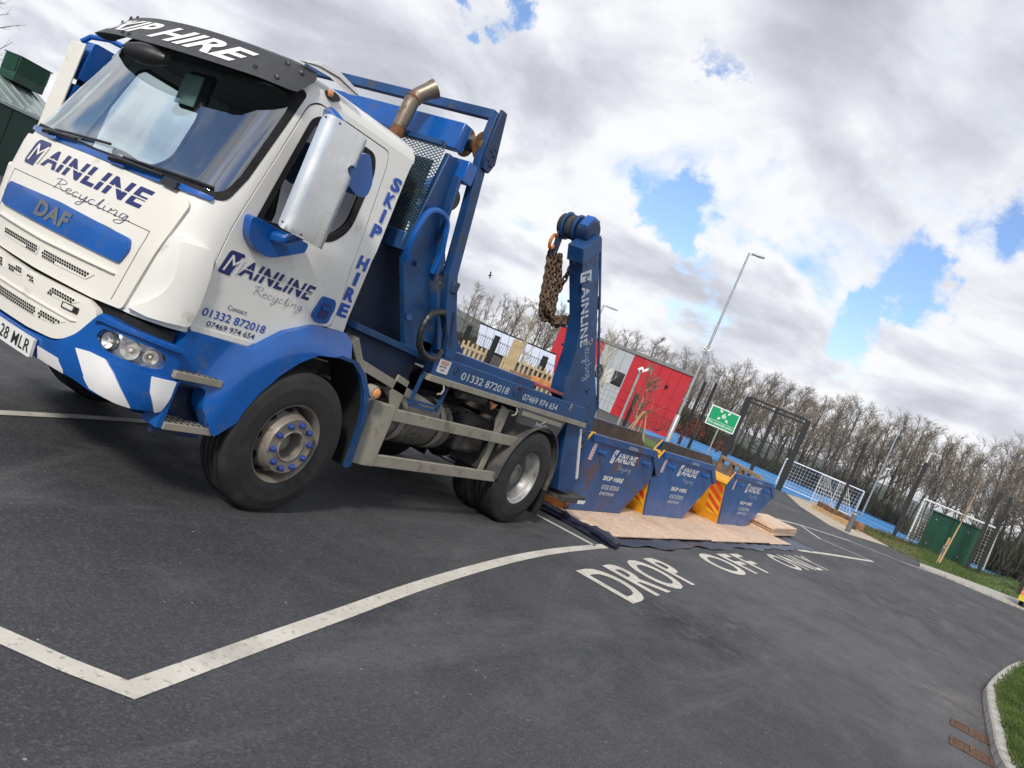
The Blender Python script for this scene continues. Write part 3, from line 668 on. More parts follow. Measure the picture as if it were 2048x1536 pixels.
# brow over the lamps and the lower step in the bumper
for sg in (1, -1):
    q = lambda pts: [(sg*a, b) for a, b in pts]
    panel('bumper_brow', BLUE, bump, rp(q([(.74, .955), (.80, .975), (1.0, .985), (1.225, .965), (1.225, .992), (1.0, 1.005), (.78, 1.005)]), .01), bumpoff, .03, .04, g=.05, bevel=.012)
    panel('bumper_lip', BLUE, bump, rp(q([(.60, .745), (.72, .775), (.85, .795), (1.10, .795), (1.235, .80), (1.225, .60), (1.08, .572), (.86, .578), (.64, .60), (.575, .66)]), .03), bumpoff, .022, .03, g=.05, bevel=.012)
    for k, (col, poly) in enumerate(((LWHITE, [(.70, .772), (.80, .79), (.91, .795), (.965, .74), (1.07, .575), (1.0, .575), (.87, .595), (.775, .70)]), (LWHITE, [(1.105, .795), (1.225, .797), (1.222, .70), (1.2, .60), (1.175, .585), (1.12, .70)]))):
        panel('reflective_stripe', col, bump, rp(q(poly), .006, 2), bumpoff, .034, .012, g=.025)
    panel('reflective_stripe', LWHITE, bump, q([(.35, .655), (.55, .655), (.60, .62), (.60, .58), (.35, .58)]), bumpoff, .003, .002, g=.05)
    # headlamp
    inset = lambda s, z, off=0.0: bumpoff(s, z, off)
    hb = panel('headlight', mat('lamp_reflector', (.75, .76, .78), .22, .85, var=.2, vs=14) if sg == 1 else MATS['lamp_reflector'], bump if False else truck, q(HL), inset, -.045, .01, g=.03)
    for cx, rr in ((.865, .045), (.985, .052), (1.08, .042)):
        p = inset(sg*cx, .888, -.04); d = (inset(sg*cx, .888, .1)-inset(sg*cx, .888, 0)).normalized()
        MB().lathe([(rr*.35, .0), (rr, .030), (rr*1.08, .03), (rr*1.08, .0)], p, d, 20).build('lamp_bowl', CHROME, hb)
        MB().lathe([(.0005, .028), (rr*.2, .022), (rr*.24, 0)], p, d, 12).build('bulb', CREAM, hb)
    panel('lens', LENS, hb, q(rp(HL, .01)), inset, -.004, 0, g=.04)
    panel('lamp_bezel', SOFT, hb, q(rp([(.765, .87), (.795, .943), (.90, .963), (1.11, .953), (1.165, .92), (1.16, .84), (1.085, .82), (.865, .824)], .03)), inset, -.02, .02, [q(HL)], g=.04)
plate = panel('number_plate', mat('plate_white', (.72, .72, .70), .4, var=.04), truck, rp([(-.30, .572), (.345, .572), (.345, .688), (-.30, .688)], .01), surf, .085, .02, g=.1)
text('lettering', '28 MLR', BLACK, plate, lambda u, v: surf(u, v, .088), .33, .078, .006, 0, 1.1, cuts=6, u0=-.005, v0=.592)
text('lettering', 'MAINLINE', None, None, lambda u, v: V((0, 0, 0)), 1, 1, mb=MB()) if False else None
text('badge_letters', 'DAF', BADGE, badge, lambda u, v: surf(u, v, .046), .40, .105, .045, .12, 1.1, cuts=8, u0=-.21, v0=1.345)
logo('lettering', NAVY, CREAM, bon, lambda u, v, e: surf(-.72+u, 1.642+v, .0225+e), 1.42, .125, cuts=30)
logo('lettering', NAVY, WHITE, dr, lambda u, v, e: surf(*side(3.20+u, 1.505+v), .004+e), .79, .105)
text('lettering', 'Contact:', NAVY, dr, lambda u, v: surf(*side(3.375+u, 1.285+v), .007), .155, .03, .0)
text('lettering', '01332 872018', RBLUE, dr, lambda u, v: surf(*side(3.215+u, 1.205+v), .007), .50, .052, .012)
text('lettering', '07469 974 654', NAVY, dr, lambda u, v: surf(*side(3.275+u, 1.150+v), .007), .38, .036, .006)
for i, ch in enumerate('SKIP HIRE'):
    if ch == ' ': continue
    zt = 2.535-i*.1195
    text('lettering', ch, RBLUE, truck, lambda u, v: surf(*side(4.265+u, zt-.10+v), .006), .10 if ch != 'I' else .036, .098, .045, 0, u0=.0 if ch != 'I' else .03)
# ---- wing (fender) and steps, both sides
def flat(y): return lambda x, z, off=0.0: V((x, y-off if y < YC else y+off, z))
WX, WZ, RWX = 4.20, .525, 7.74
for sg in (1, -1):
    yy = lambda v: v if sg == 1 else 2*YC-v
    arch_in = [(3.715, .70), (3.78, .835), (3.89, .985), (4.01, 1.10), (4.15, 1.185), (4.33, 1.205), (4.50, 1.205)]
    fend = [(3.15, 1.00), (3.17, 1.10), (3.64, 1.095), (3.84, 1.26), (4.08, 1.365), (4.41, 1.385), (4.50, 1.33)]+arch_in[::-1]+[(3.70, .62), (3.56, .50), (3.43, .66), (3.42, .78), (3.18, .78)]
    def ff(x, z, off=0.0):
        d = math.hypot(x-WX, z-WZ); k = max(0, min(1, (.92-d)/.25)); y = 4.00-.09*k*k*(3-2*k)
        return V((x, yy(y-off), z))
    fo = panel('wheel_arch', BLUE, truck, rp(fend, .02, 2), ff, 0, .12, g=.035, bevel=.012)
    MB().tube([(x, yy(4.02), z) for x, z in arch_in], .012, 6).build('arch_lip', BLUE, fo)
    # steps
    for z0, x0, x1 in ((.86, 3.14, 3.49), (.545, 3.20, 3.565)):
        b = MB(); b.prism([(x0, yy(3.93), z0), (x1, yy(3.93), z0), (x1-.13, yy(4.08), z0+.0), (x0, yy(4.12), z0)], (0, 0, -.045))
        st = b.build('step', GRIM, truck, bevel=.004)
        for i in range(7):
            for j in range(3):
                x = x0+.04+i*.043
                if x > x1-.05-j*.045: continue
                MB().bx(x, x+.016, yy(3.955)+(.045*j*(1 if sg == 1 else -1))-.012, yy(3.955)+(.045*j*(1 if sg == 1 else -1))+.014, z0-.002, z0+.0025).build('step_hole', SOFT, st, smooth=False)
        MB().bx(x0, x1-.02, *sorted((yy(4.02), yy(4.06))), z0-.10, z0-.045).build('step_riser', BLUED, st)
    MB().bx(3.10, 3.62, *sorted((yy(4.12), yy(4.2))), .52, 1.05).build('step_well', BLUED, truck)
    MB().bx(3.16, 3.20, *sorted((yy(3.94), yy(4.1))), .50, .80).build('step_bracket', BLUE, truck, bevel=.006)
    # rear part of the wing behind the tyre and its mudflap
    arc = [(4.33, 1.21), (4.50, 1.20), (4.62, 1.13), (4.72, 1.03), (4.80, .90), (4.84, .76), (4.86, .60), (4.88, .41)]
    outer = [(x+.045, z+.02) for x, z in arc]
    b = MB(); n = len(arc); y0, y1 = yy(3.90), yy(4.28)
    vs = [(x, y, z) for y in (y0, y1) for x, z in arc]+[(x, y, z) for y in (y0, y1) for x, z in outer]
    fs = [(i, i+1, n+i+1, n+i) for i in range(n-1)]+[(2*n+i, 3*n+i, 3*n+i+1, 2*n+i+1) for i in range(n-1)]+[(i, 2*n+i, 2*n+i+1, i+1) for i in range(n-1)]+[(n+i, n+i+1, 3*n+i+1, 3*n+i) for i in range(n-1)]
    fs += [(0, n, 3*n, 2*n), (n-1, 3*n-1, 4*n-1, 2*n-1)]
    rm = b.add([(x, (y0+(y-y0)*.10), z) for x, y, z in vs], fs).build('mudguard', BLUE2, truck)
    MB().add([(x+.012 if i_ < 2*n else x-.012, (y0+.03*sg if abs(y-y0) < .01 else y), z) for i_, (x, y, z) in enumerate(vs)], fs).build('spray_lining', SOFT, rm)
    MB().prism([(4.50, yy(3.99), 1.33), (4.80, yy(3.99), 1.05), (4.84, yy(3.99), 1.07), (4.55, yy(3.99), 1.38)], (0, .2*sg, 0)).build('wing_stay', GRIM, rm)
    MB().lathe([(.0005, -.05), (.05, -.045), (.055, 0), (.05, .03), (.0005, .035)], (4.86, yy(3.93), 1.03), (0, -sg, 0), 14).build('side_marker_lamp', GRIM, truck)
    MB().lathe([(.04, 0), (.036, .018), (.0005, .026)], (4.87, yy(3.905), 1.03), (0, -sg, 0), 14).build('marker_lens', AMBER, truck)
# ---- wheels
def tyre_mb(y0, y1, cx, cz, R=.52, ri=.285, sg=1):
    w_ = abs(y1-y0); h = w_/2; yc_ = (y0+y1)/2
    pr = [(ri-.005, -h*.70), (ri, -h*.82), (ri+.012, -h*.90), (ri+.02, -h*.905), (ri+.05, -h*.97), (ri+.055, -h*.965), (ri+.12, -h), (R-.085, -h*.985), (R-.08, -h*.965), (R-.045, -h*.94), (R-.02, -h*.88), (R-.008, -h*.80), (R, -h*.72)]
    for k in (-.48, -.16, .16, .48): pr += [(R, h*k-.007), (R-.014, h*k-.005), (R-.014, h*k+.005), (R, h*k+.007)]
    pr += [(R, h*.72), (R-.008, h*.80), (R-.02, h*.88), (R-.045, h*.94), (R-.08, h*.965), (R-.085, h*.985), (ri+.12, h), (ri+.055, h*.965), (ri+.05, h*.97), (ri+.02, h*.905), (ri+.012, h*.90), (ri, h*.82), (ri-.005, h*.70)]
    seen = pr
    b = MB().lathe(seen, (cx, yc_, cz), (0, -1, 0), 72)
    b.v = [(x, y, max(z, .004+.0*abs(x-cx))) for x, y, z in b.v]
    return b
def front_wheel(cx, sg):
    yy = lambda v: v if sg == 1 else 2*YC-v
    ax = (0, -sg, 0); o = (cx, yy(4.06), WZ)
    rim = MB().lathe([(.30, .125), (.298, .14), (.290, .148), (.282, .14), (.272, .11), (.262, .04), (.255, -.10), (.30, -.11)], o, ax, 64)
    rim.lathe([(.268, -.02), (.262, .0), (.253, .02), (.212, .135), (.207, .150), (.205, .176), (.198, .186), (.19, .184), (.118, .184), (.108, .192), (.100, .186), (.098, .12), (.092, .06), (.0005, .055)], o, ax, 64)
    r = rim.build('wheel', RIMM, truck)
    tyre_mb(yy(3.895), yy(4.19), cx, WZ, sg=sg).build('tyre', TYRE, r, ang=28)
    for i in range(10):
        t = 2*math.pi*(i+.3)/10; c = V((cx+.163*math.cos(t), yy(4.06-.184), WZ+.163*math.sin(t)))
        MB().lathe([(.021, -.004), (.021, .018), (.016, .034), (.0005, .040)], c, ax, 10).build('wheel_nut', NUT, r)
    for i in range(10):
        t = 2*math.pi*(i+.8)/10; a = V((math.cos(t), 0, math.sin(t))); n_ = (a*.93+V(ax)*.36).normalized()
        c = V((cx, yy(4.06-.078), WZ))+a*.2325; b = MB(); u = n_.cross(a).normalized() if False else V((-math.sin(t), 0, math.cos(t))); v_ = n_.cross(u)
        b.keep = True; b.add([c+n_*.0035+u*.036*math.cos(q)+v_*.034*math.sin(q) for q in [k*math.pi/8 for k in range(16)]], [tuple(range(16))]); b.build('hand_hole', SOFT, r, smooth=False)
    MB().lathe([(.085, 0), (.08, .03), (.05, .045), (.0005, .048)], (cx, yy(4.06-.055), WZ), ax, 20).build('hub_cap', GRIM, r)
def rear_wheel(cx, sg):
    yy = lambda v: v if sg == 1 else 2*YC-v
    ax = (0, -sg, 0); o = (cx, yy(4.06), WZ+.0)
    rim = MB().lathe([(.30, .125), (.298, .138), (.290, .146), (.281, .138), (.274, .10), (.262, .085), (.255, .02), (.245, .0), (.242, -.09), (.235, -.11)], o, ax, 64)
    r = rim.build('wheel', RIMR, truck, ang=22)
    MB().lathe([(.242, -.085), (.225, -.10), (.20, -.09), (.185, -.075), (.13, -.075), (.125, -.03), (.115, .02), (.10, .035), (.085, .037), (.08, .02), (.0005, .018)], o, ax, 48).build('wheel_disc', RIMM, r, ang=25)
    tyre_mb(yy(3.895), yy(4.18), cx, WZ, sg=sg).build('tyre', TYRE, r, ang=28)
    tyre_mb(yy(4.22), yy(4.50), cx, WZ, sg=sg).build('tyre', TYRE, r, ang=28)
    for i in range(8):
        t = 2*math.pi*(i+.5)/8; c = V((cx+.208*math.cos(t), yy(4.06+.088), WZ+.208*math.sin(t)))
        MB().lathe([(.032, .0), (.032, .006), (.0005, .007)], c, ax, 12).build('hand_hole', SOFT, r)
    for i in range(10):
        t = 2*math.pi*i/10; c = V((cx+.155*math.cos(t), yy(4.06+.075), WZ+.155*math.sin(t)))
        MB().lathe([(.014, -.004), (.014, .02), (.0005, .024)], c, ax, 8).build('wheel_nut', RUST, r)
for sg in (1, -1): front_wheel(WX, sg); rear_wheel(RWX, sg)
# ---- chassis and running gear
MB().bx(3.2, 9.1, 4.62, 4.70, .78, 1.05).bx(3.2, 9.1, 5.46, 5.54, .78, 1.05).bx(3.25, 3.33, 4.70, 5.46, .8, 1.0).bx(9.0, 9.1, 4.70, 5.46, .8, 1.0).build('chassis_frame', CHAS, truck)
MB().cyl((WX, 4.3, .50), (WX, 5.86, .50), .06).cyl((RWX, 4.3, .53), (RWX, 5.86, .53), .09).lathe([(.0005, -.2), (.2, -.12), (.24, 0), (.2, .12), (.0005, .2)], (RWX, YC, .53), (0, 1, 0), 20).build('axle', CHAS, truck)
MB().bx(3.5, 4.9, 4.66, 5.5, .72, 1.34).build('engine_block', CHAS, truck, bevel=.05)
MB().cyl((4.8, YC, .75), (7.6, YC, .58), .055).build('propshaft', CHAS, truck)
for sg in (1, -1):
    yy = lambda v: v if sg == 1 else 2*YC-v
    b = MB().lathe([(.0005, -.52), (.20, -.50), (.235, -.44), (.235, .44), (.20, .50), (.0005, .52)], (5.95, yy(4.36), .80), (1, 0, 0), 28); tk = b.build('fuel_tank', mat('tank_alu', (.20, .19, .17), .5, .5, var=.25, dirt=((.08, .07, .055), .45, 5.0)) if sg == 1 else MATS['tank_alu'], truck)
    for x in (5.62, 6.22): MB().lathe([(.245, -.04), (.245, .04)], (x, yy(4.36), .80), (1, 0, 0), 28).build('tank_strap', GRIM, tk)
    # rear mudguard
    b = MB(); a0, a1 = R_(184), R_(-10); n = 20
    for y in (yy(3.90), yy(4.52)):
        for r in (.585, .605):
            for i in range(n+1):
                a = a0+(a1-a0)*i/n; b.v.append((RWX+.03+r*math.cos(a), y, WZ+.0+r*math.sin(a)))
    m1 = n+1
    for i in range(n):
        b.f += [(i, i+1, 2*m1+i+1, 2*m1+i), (m1+i, 3*m1+i, 3*m1+i+1, m1+i+1), (i, m1+i, m1+i+1, i+1), (2*m1+i, 2*m1+i+1, 3*m1+i+1, 3*m1+i)]
    b.f += [(0, 2*m1, 3*m1, m1), (n, m1+n, 3*m1+n, 2*m1+n)]
    MG = mat('mudguard_plastic', (.05, .05, .05), .6, var=.2, dirt=((.11, .10, .085), .4, 4.0)) if sg == 1 else MATS['mudguard_plastic']
    mg = b.build('rear_mudguard', MG, truck, bevel=.004)
    MB().bx(8.36, 8.39, *sorted((yy(3.90), yy(4.52))), .12, .60).build('mudflap', SOFT, mg)
    # underrun guard: two rails on two brackets, big front upright
    gd = MB().bx(5.20, 7.36, *sorted((yy(3.945), yy(3.985))), .835, .935).build('side_guard', GRIM, truck, bevel=.006)
    MB().bx(5.22, 7.31, *sorted((yy(3.945), yy(3.985))), .435, .535).build('guard_rail', GRIM, gd, bevel=.006)
    b = MB(); ps = [(5.24, 3.94), (5.10, 3.94), (5.00, 3.98), (4.965, 4.06), (4.965, 4.10), (5.03, 4.10), (5.06, 4.03), (5.24, 4.0)]
    b.prism([(x, yy(y), .435) for x, y in ps], (0, 0, .52)).build('guard_upright', GRIM, gd, bevel=.006)
    for x in (5.30, 7.02):
        MB().prism([(x-.10, yy(4.02), 1.20), (x+.06, yy(4.02), 1.17), (x+.06, yy(4.02), .98), (x+.02, yy(4.02), .45), (x-.05, yy(4.02), .45), (x-.06, yy(4.02), .95), (x-.12, yy(4.02), 1.05)], (0, .02*sg, 0)).build('guard_bracket', GRIM, gd, bevel=.003)
        MB().bx(x-.05, x+.05, *sorted((yy(4.04), yy(4.62))), 1.05, 1.13).build('guard_stay', CHAS, gd)
    MB().bar((4.70, yy(4.03), 1.20), (5.95, yy(4.03), .98), .02, .07).build('side_rail', GRIM, gd)
    # battery / air boxes in the dark
    MB().bx(4.95, 5.35, *sorted((yy(4.25), yy(4.6))), .55, .95).build('battery_box', CHAS, truck, bevel=.02)
    MB().bx(6.60, 7.1, *sorted((yy(4.15), yy(4.6))), .62, 1.0).build('air_tank_box', CHAS, truck, bevel=.05)
MB().cyl((6.15, 4.06, 1.19), (6.56, 4.03, 1.20), .045, 14).build('side_lamp_tube', CHAS, truck); MB().lathe([(.04, 0), (.0005, .012)], (6.56, 4.03, 1.20), (1, -.05, 0), 14).build('marker_lens', AMBER, truck)
MB().lathe([(.012, -.06), (.025, -.02), (.04, 0), (.038, .01), (.0005, .016)], (6.70, 3.99, 1.17), (.2, -.9, -.5), 14).build('marker_lens', AMBER, truck)
for x in (5.72, 7.05, 7.7): MB().tube([(x, 3.95, 1.24), (x+.01, 3.93, 1.20), (x-.02, 3.92, 1.16), (x-.07, 3.92, 1.15)], .009, 6).build('rope_hook', GRIM, truck)
b = MB(); [b.bar((x, 3.99, 1.28), (x-.02, 3.99, .99), .03, .02) for x in (5.45, 5.85)]; [b.bar((5.44, 3.99, z), (5.84, 3.99, z), .02, .02) for z in (1.03, .99)]; b.build('ladder', BLUE2, truck)
for k in range(5):
    MB().tube(spline([(4.9+k*.25, 4.35, 1.0-.03*k), (5.3+k*.3, 4.2, .93-.05*k), (5.9+k*.2, 4.25, 1.0), (6.5+k*.1, 4.3, 1.02-.04*k)], 6), .014, 6).build('air_hose', SOFT, truck)
# ================================================================ SKIP LOADER BODY
# bed: side beams with a silver edge, deck
for sg in (1, -1):
    yy = lambda v: v if sg == 1 else 2*YC-v
    A = lambda pts: [(x, yy(y), z) for x, y, z in pts]
    bm_ = MB().prism(A([(5.50, 3.95, 1.285), (8.72, 3.95, 1.285), (8.60, 3.95, 1.455), (5.45, 3.95, 1.455)]), (0, .10*sg, 0)).build('bed_side', BLUE2, truck, bevel=.004)
    MB().prism(A([(5.48, 3.937, 1.235), (8.74, 3.937, 1.235), (8.73, 3.937, 1.29), (5.48, 3.937, 1.29)]), (0, .09*sg, 0)).build('rubbing_strip', GRIM, bm_, bevel=.004)
    MB().prism(A([(5.35, 4.05, 1.40), (7.42, 4.05, 1.40), (7.38, 4.05, 1.53), (5.25, 4.05, 1.53)]), (0, .12*sg, 0)).build('bed_upper_rail', BLUE2, bm_, bevel=.006)
    MB().bx(7.48, 7.98, *sorted((yy(3.99), yy(4.22))), 1.495, 1.525).build('wear_plate', REDM, bm_, bevel=.004)
    # chain hanger column plate beside the headboard
    cp = [(4.64, 2.06), (4.72, 2.20), (4.84, 2.95), (5.08, 2.95), (5.08, 2.72), (5.22, 2.1), (5.54, 1.62), (5.60, 1.43), (5.12, 1.43)]
    cb_ = MB().prism([(x, yy(4.05), z) for x, z in [(4.69, 2.17), (4.76, 2.91), (4.895, 2.90), (4.905, 2.77), (4.935, 2.50), (5.07, 2.19), (5.08, 2.07), (5.49, 1.54), (5.50, 1.43), (5.15, 1.43), (4.74, 2.04)]], (0, .05*sg, 0)).build('column_plate', BLUE2, truck, bevel=.006)
    MB().prism([(x, yy(3.98), z) for x, z in [(4.895, 2.80), (4.925, 2.80), (4.96, 2.5), (5.10, 2.19), (5.11, 2.07), (5.53, 1.50), (5.49, 1.50), (5.075, 2.07), (5.065, 2.19), (4.93, 2.5)]], (0, .14*sg, 0)).build('column_flange', BLUE2, cb_, bevel=.004)
    MB().tube(spline([(4.74, yy(4.02), 2.04), (4.665, yy(3.99), 2.17), (4.665, yy(3.98), 2.31), (4.70, yy(3.98), 2.42), (4.77, yy(3.98), 2.475), (4.89, yy(3.98), 2.48), (4.965, yy(3.98), 2.43), (5.0, yy(3.98), 2.34), (5.05, yy(3.99), 2.20), (5.08, yy(4.02), 2.05)], 5), .024, 8).build('grab_handle', BLUE, cb_)
    # sheeting arm: long bar up to the cross tube
    pv = [(5.66, 1.47), (5.62, 1.62), (5.44, 1.90), (5.30, 2.10), (5.18, 2.40), (5.09, 3.00), (5.02, 3.36)]
    sa = MB(); wd = [.15, .12, .10, .095, .085, .075, .075]; pl = []
    for i, (x, z) in enumerate(pv):
        a = pv[max(i-1, 0)]; c = pv[min(i+1, len(pv)-1)]; d = V((c[0]-a[0], c[1]-a[1])).normalized(); nn_ = V((d.y, -d.x))*wd[i]/2; pl.append((x, z, nn_))
    poly = [(5.60, 1.46), (5.53, 1.62), (5.36, 1.80), (5.20, 2.09), (4.99, 3.05), (4.98, 3.36), (5.04, 3.36), (5.095, 3.03), (5.315, 2.12), (5.53, 1.80), (5.69, 1.60), (5.74, 1.46)]
    arm_ = sa.prism([(x, yy(3.955), z) for x, z in poly], (0, .07*sg, 0)).build('sheeting_arm', BLUE2, truck, bevel=.004)
    MB().prism([(x, yy(3.93), z) for x, z in [(4.99, 3.40), (5.06, 3.40), (5.17, 3.02), (5.13, 2.93), (5.04, 2.94), (5.00, 3.04)]], (0, .03*sg, 0)).build('arm_end_plate', BLUED, arm_, bevel=.006)
    for dx, dz in ((.0, .0), (.04, .05), (-.01, .07), (.045, -.03), (.02, .1)): MB().lathe([(.012, 0), (.01, .012), (.0005, .014)], (5.07+dx, yy(3.93), 3.02+dz), (0, -sg, 0), 8).build('bolt', BLUED, arm_)
    # lift cylinder of the sheeting arm
    cy = MB().tube([(5.60, yy(3.99), 1.56), (5.46, yy(3.99), 1.84)], .045, 14).build('cylinder', BLUED, truck)
    MB().tube([(5.47, yy(3.99), 1.82), (5.35, yy(3.99), 2.03)], .02, 10).build('piston_rod', CHROME if sg == 1 else GALV, cy)
    MB().bx(5.30, 5.38, *sorted((yy(3.94), yy(4.03))), 1.97, 2.07).build('clevis', BLUED, cy, bevel=.01)
    hs = [(5.40, 4.0, 1.78), (5.30, 3.95, 1.80), (5.15, 3.93, 1.74), (5.12, 3.93, 1.60), (5.18, 3.93, 1.48), (5.32, 3.94, 1.42), (5.48, 3.96, 1.43), (5.56, 3.99, 1.50)]
    h_ = spline([(x, yy(y), z) for x, y, z in hs], 8); MB().tube(h_, [.026+.004*((i % 3) == 0) for i in range(len(h_))], 8).build('hydraulic_hose', BLACK if sg == 1 else BLACK, truck)
    MB().tube([(5.05, yy(4.05), 1.66), (4.98, yy(3.98), 1.66)], .025, 10).build('peg', BLUE2, cb_)
    MB().tube([(4.88, yy(4.05), 2.06), (4.88, yy(4.02), 2.06)], .02, 10).build('peg', BLUE2, cb_)
# headboard: box beam on top, deep panel, guard mesh
hd = MB().bx(4.80, 4.90, 4.06, 6.10, 2.965, 3.175).build('headboard', BLUE, truck, bevel=.008)
MB().bx(4.90, 5.03, 3.96, 4.22, 2.77, 2.93).build('stop_block', BLUE, hd, bevel=.006)
# side sheet below: dark recess
for sg in (1, -1):
    yy = lambda v: v if sg == 1 else 2*YC-v
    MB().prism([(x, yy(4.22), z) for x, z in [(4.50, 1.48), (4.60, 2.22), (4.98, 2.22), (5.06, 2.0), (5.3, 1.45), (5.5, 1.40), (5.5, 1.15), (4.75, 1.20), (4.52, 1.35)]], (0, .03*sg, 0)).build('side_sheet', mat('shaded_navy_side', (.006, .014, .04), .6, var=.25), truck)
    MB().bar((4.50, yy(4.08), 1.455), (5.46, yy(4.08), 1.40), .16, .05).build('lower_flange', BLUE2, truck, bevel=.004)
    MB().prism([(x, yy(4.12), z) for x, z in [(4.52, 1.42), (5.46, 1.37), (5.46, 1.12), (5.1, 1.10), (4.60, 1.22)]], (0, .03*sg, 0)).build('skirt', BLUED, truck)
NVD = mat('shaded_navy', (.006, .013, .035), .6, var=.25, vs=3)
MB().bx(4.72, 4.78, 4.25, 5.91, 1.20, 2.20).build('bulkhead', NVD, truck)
MB().bx(4.90, 4.93, 4.32, 6.0, 2.0, 2.86).build('dark_mesh_backing', CHAS, truck)  # dark sheet added behind the guard mesh to shut out the bright sky
MB().bx(4.66, 4.78, 4.06, 6.10, 2.10, 2.24).build('bulkhead_rail', BLUE2, truck, bevel=.01)
# expanded-metal guard behind the cab: woven diagonal strands
mesh_m = mat('guard_mesh', (.025, .06, .085), .55, var=.3, vs=20, dirt=((.12, .12, .10), .3, 8))
def expanded(name, o, u, v, wu, hv, cw, ch, t, m, parent):
    o, u, v = V(o), V(u), V(v); b = MB(); n = u.cross(v).normalized()
    for s in (1, -1):
        k = -hv/ch*cw
        steps = int((wu+hv/ch*cw)/cw)+2
        for i in range(-int(hv/ch)-1, int(wu/cw)+int(hv/ch)+2):
            # line: x = i*cw + s*(y/ch)*cw
            x0, y0 = i*cw, 0.0; x1, y1 = x0+s*hv/ch*cw, hv; 
            lo, hi = 0.0, 1.0; dx = x1-x0
            if dx:
                ta, tb = (0-x0)/dx, (wu-x0)/dx
                if ta > tb: ta, tb = tb, ta
                lo, hi = max(lo, ta), min(hi, tb)
            if hi-lo < .01: continue
            p = o+u*(x0+dx*lo)+v*(hv*lo)+n*(.001*s); q = o+u*(x0+dx*hi)+v*(hv*hi)+n*(.001*s)
            b.bar(p, q, t, t*.6, n)
    return b.build(name, m, parent, smooth=False)
gm = expanded('guard_mesh', (4.70, 4.06, 2.20), (0, 1, 0), (.0, 0, 1), 2.0, .77, .046, .026, .0065, mesh_m, truck)
MB().bar((4.70, 6.08, 2.22), (4.70, 6.08, 2.97), .035, .035).bar((4.70, 4.10, 2.955), (4.70, 6.06, 2.955), .035, .035).build('mesh_frame', BLUE2, gm)
MB().bx(4.50, 4.66, 4.55, 5.65, 1.4, 2.8).build('air_intake', CHAS, truck, bevel=.03)
# cross tube and sheet roller
MB().bx(4.98, 5.05, 4.0, 6.16, 3.31, 3.385).build('sheeting_cross_bar', BLUE2, truck, bevel=.004)
ro = MB().cyl((5.04, 3.98, 3.10), (5.04, 6.18, 3.10), .065, 20).build('sheet_roller', EXH, truck)
for y in (4.02, 4.19): MB().lathe([(.06, -.008), (.115, -.006), (.115, .006), (.06, .008)], (5.04, y, 3.10), (0, 1, 0), 28).build('roller_flange', RUST, ro)
# exhaust stack
ex = [(4.60, 4.48, 2.3), (4.60, 4.48, 2.93), (4.60, 4.48, 2.98)]
e_ = MB().tube([(4.60, 4.48, 2.2), (4.60, 4.48, 2.98)], .053, 20).build('exhaust_stack', RUST, truck)
MB().tube([(4.60, 4.48, 2.96), (4.605, 4.475, 3.05), (4.61, 4.47, 3.17), (4.635, 4.455, 3.235), (4.68, 4.42, 3.30), (4.715, 4.395, 3.345)], [.056, .061, .061, .062, .065, .076], 20, caps=False).build('exhaust_tip', EXH, e_)
MB().tube([(4.711, 4.398, 3.339), (4.713, 4.396, 3.342)], .070, 20).build('pipe_mouth', SOFT, e_)
MB().lathe([(.064, -.008), (.066, 0), (.064, .008)], (4.618, 4.466, 3.20), (.3, -.15, 1), 20).build('pipe_clamp', RUST, e_)
# roof deflector rail (bright)
rw = [(3.30+.0, 2.84), (3.42, 2.90), (3.56, 2.915), (3.70, 2.895), (3.77, 2.865), (3.74, 2.85), (3.56, 2.87), (3.40, 2.855)]
for sg in (1, -1):
    yy = lambda v: v if sg == 1 else 2*YC-v
    MB().prism([(x, yy(4.09), z) for x, z in rw], (0, .10*sg, 0)).build('roof_rail', CHROME, truck, bevel=.012)
# ---- main lifting arms
ARM0 = [(7.20, 2.95), (7.44, 3.17), (7.76, 2.83), (8.32, 2.22), (8.60, 1.90), (9.10, 1.48), (9.22, 1.02), (8.98, .98), (8.75, 1.22), (8.08, 1.48), (8.02, 1.62), (7.96, 1.99), (7.80, 2.33)]
def chain(pts, parent, r=.013, pitch=.062, m=RCHAIN, name='chain', lw=.024):
    P = spline(pts, 12); tot = 0; out = []; nxt = 0
    for a, c in zip(P, P[1:]):
        l_ = (c-a).length
        while nxt <= tot+l_: out.append((a+(c-a)*((nxt-tot)/l_), (c-a).normalized())); nxt += pitch
        tot += l_
    b = MB()
    for i, (p, d) in enumerate(out):
        s = V((0, 0, 1)) if abs(d.z) < .9 else V((1, 0, 0)); a = d.cross(s).normalized(); c = a.cross(d).normalized(); u = a if i % 2 else c
        el = []
        for k in range(12):
            t = 2*math.pi*k/12; el.append(p+d*(pitch*.78*math.cos(t)*.9)+u*lw*math.sin(t))
        b.tube(el, r, 6, closed=True)
    return b.build(name, m, parent)
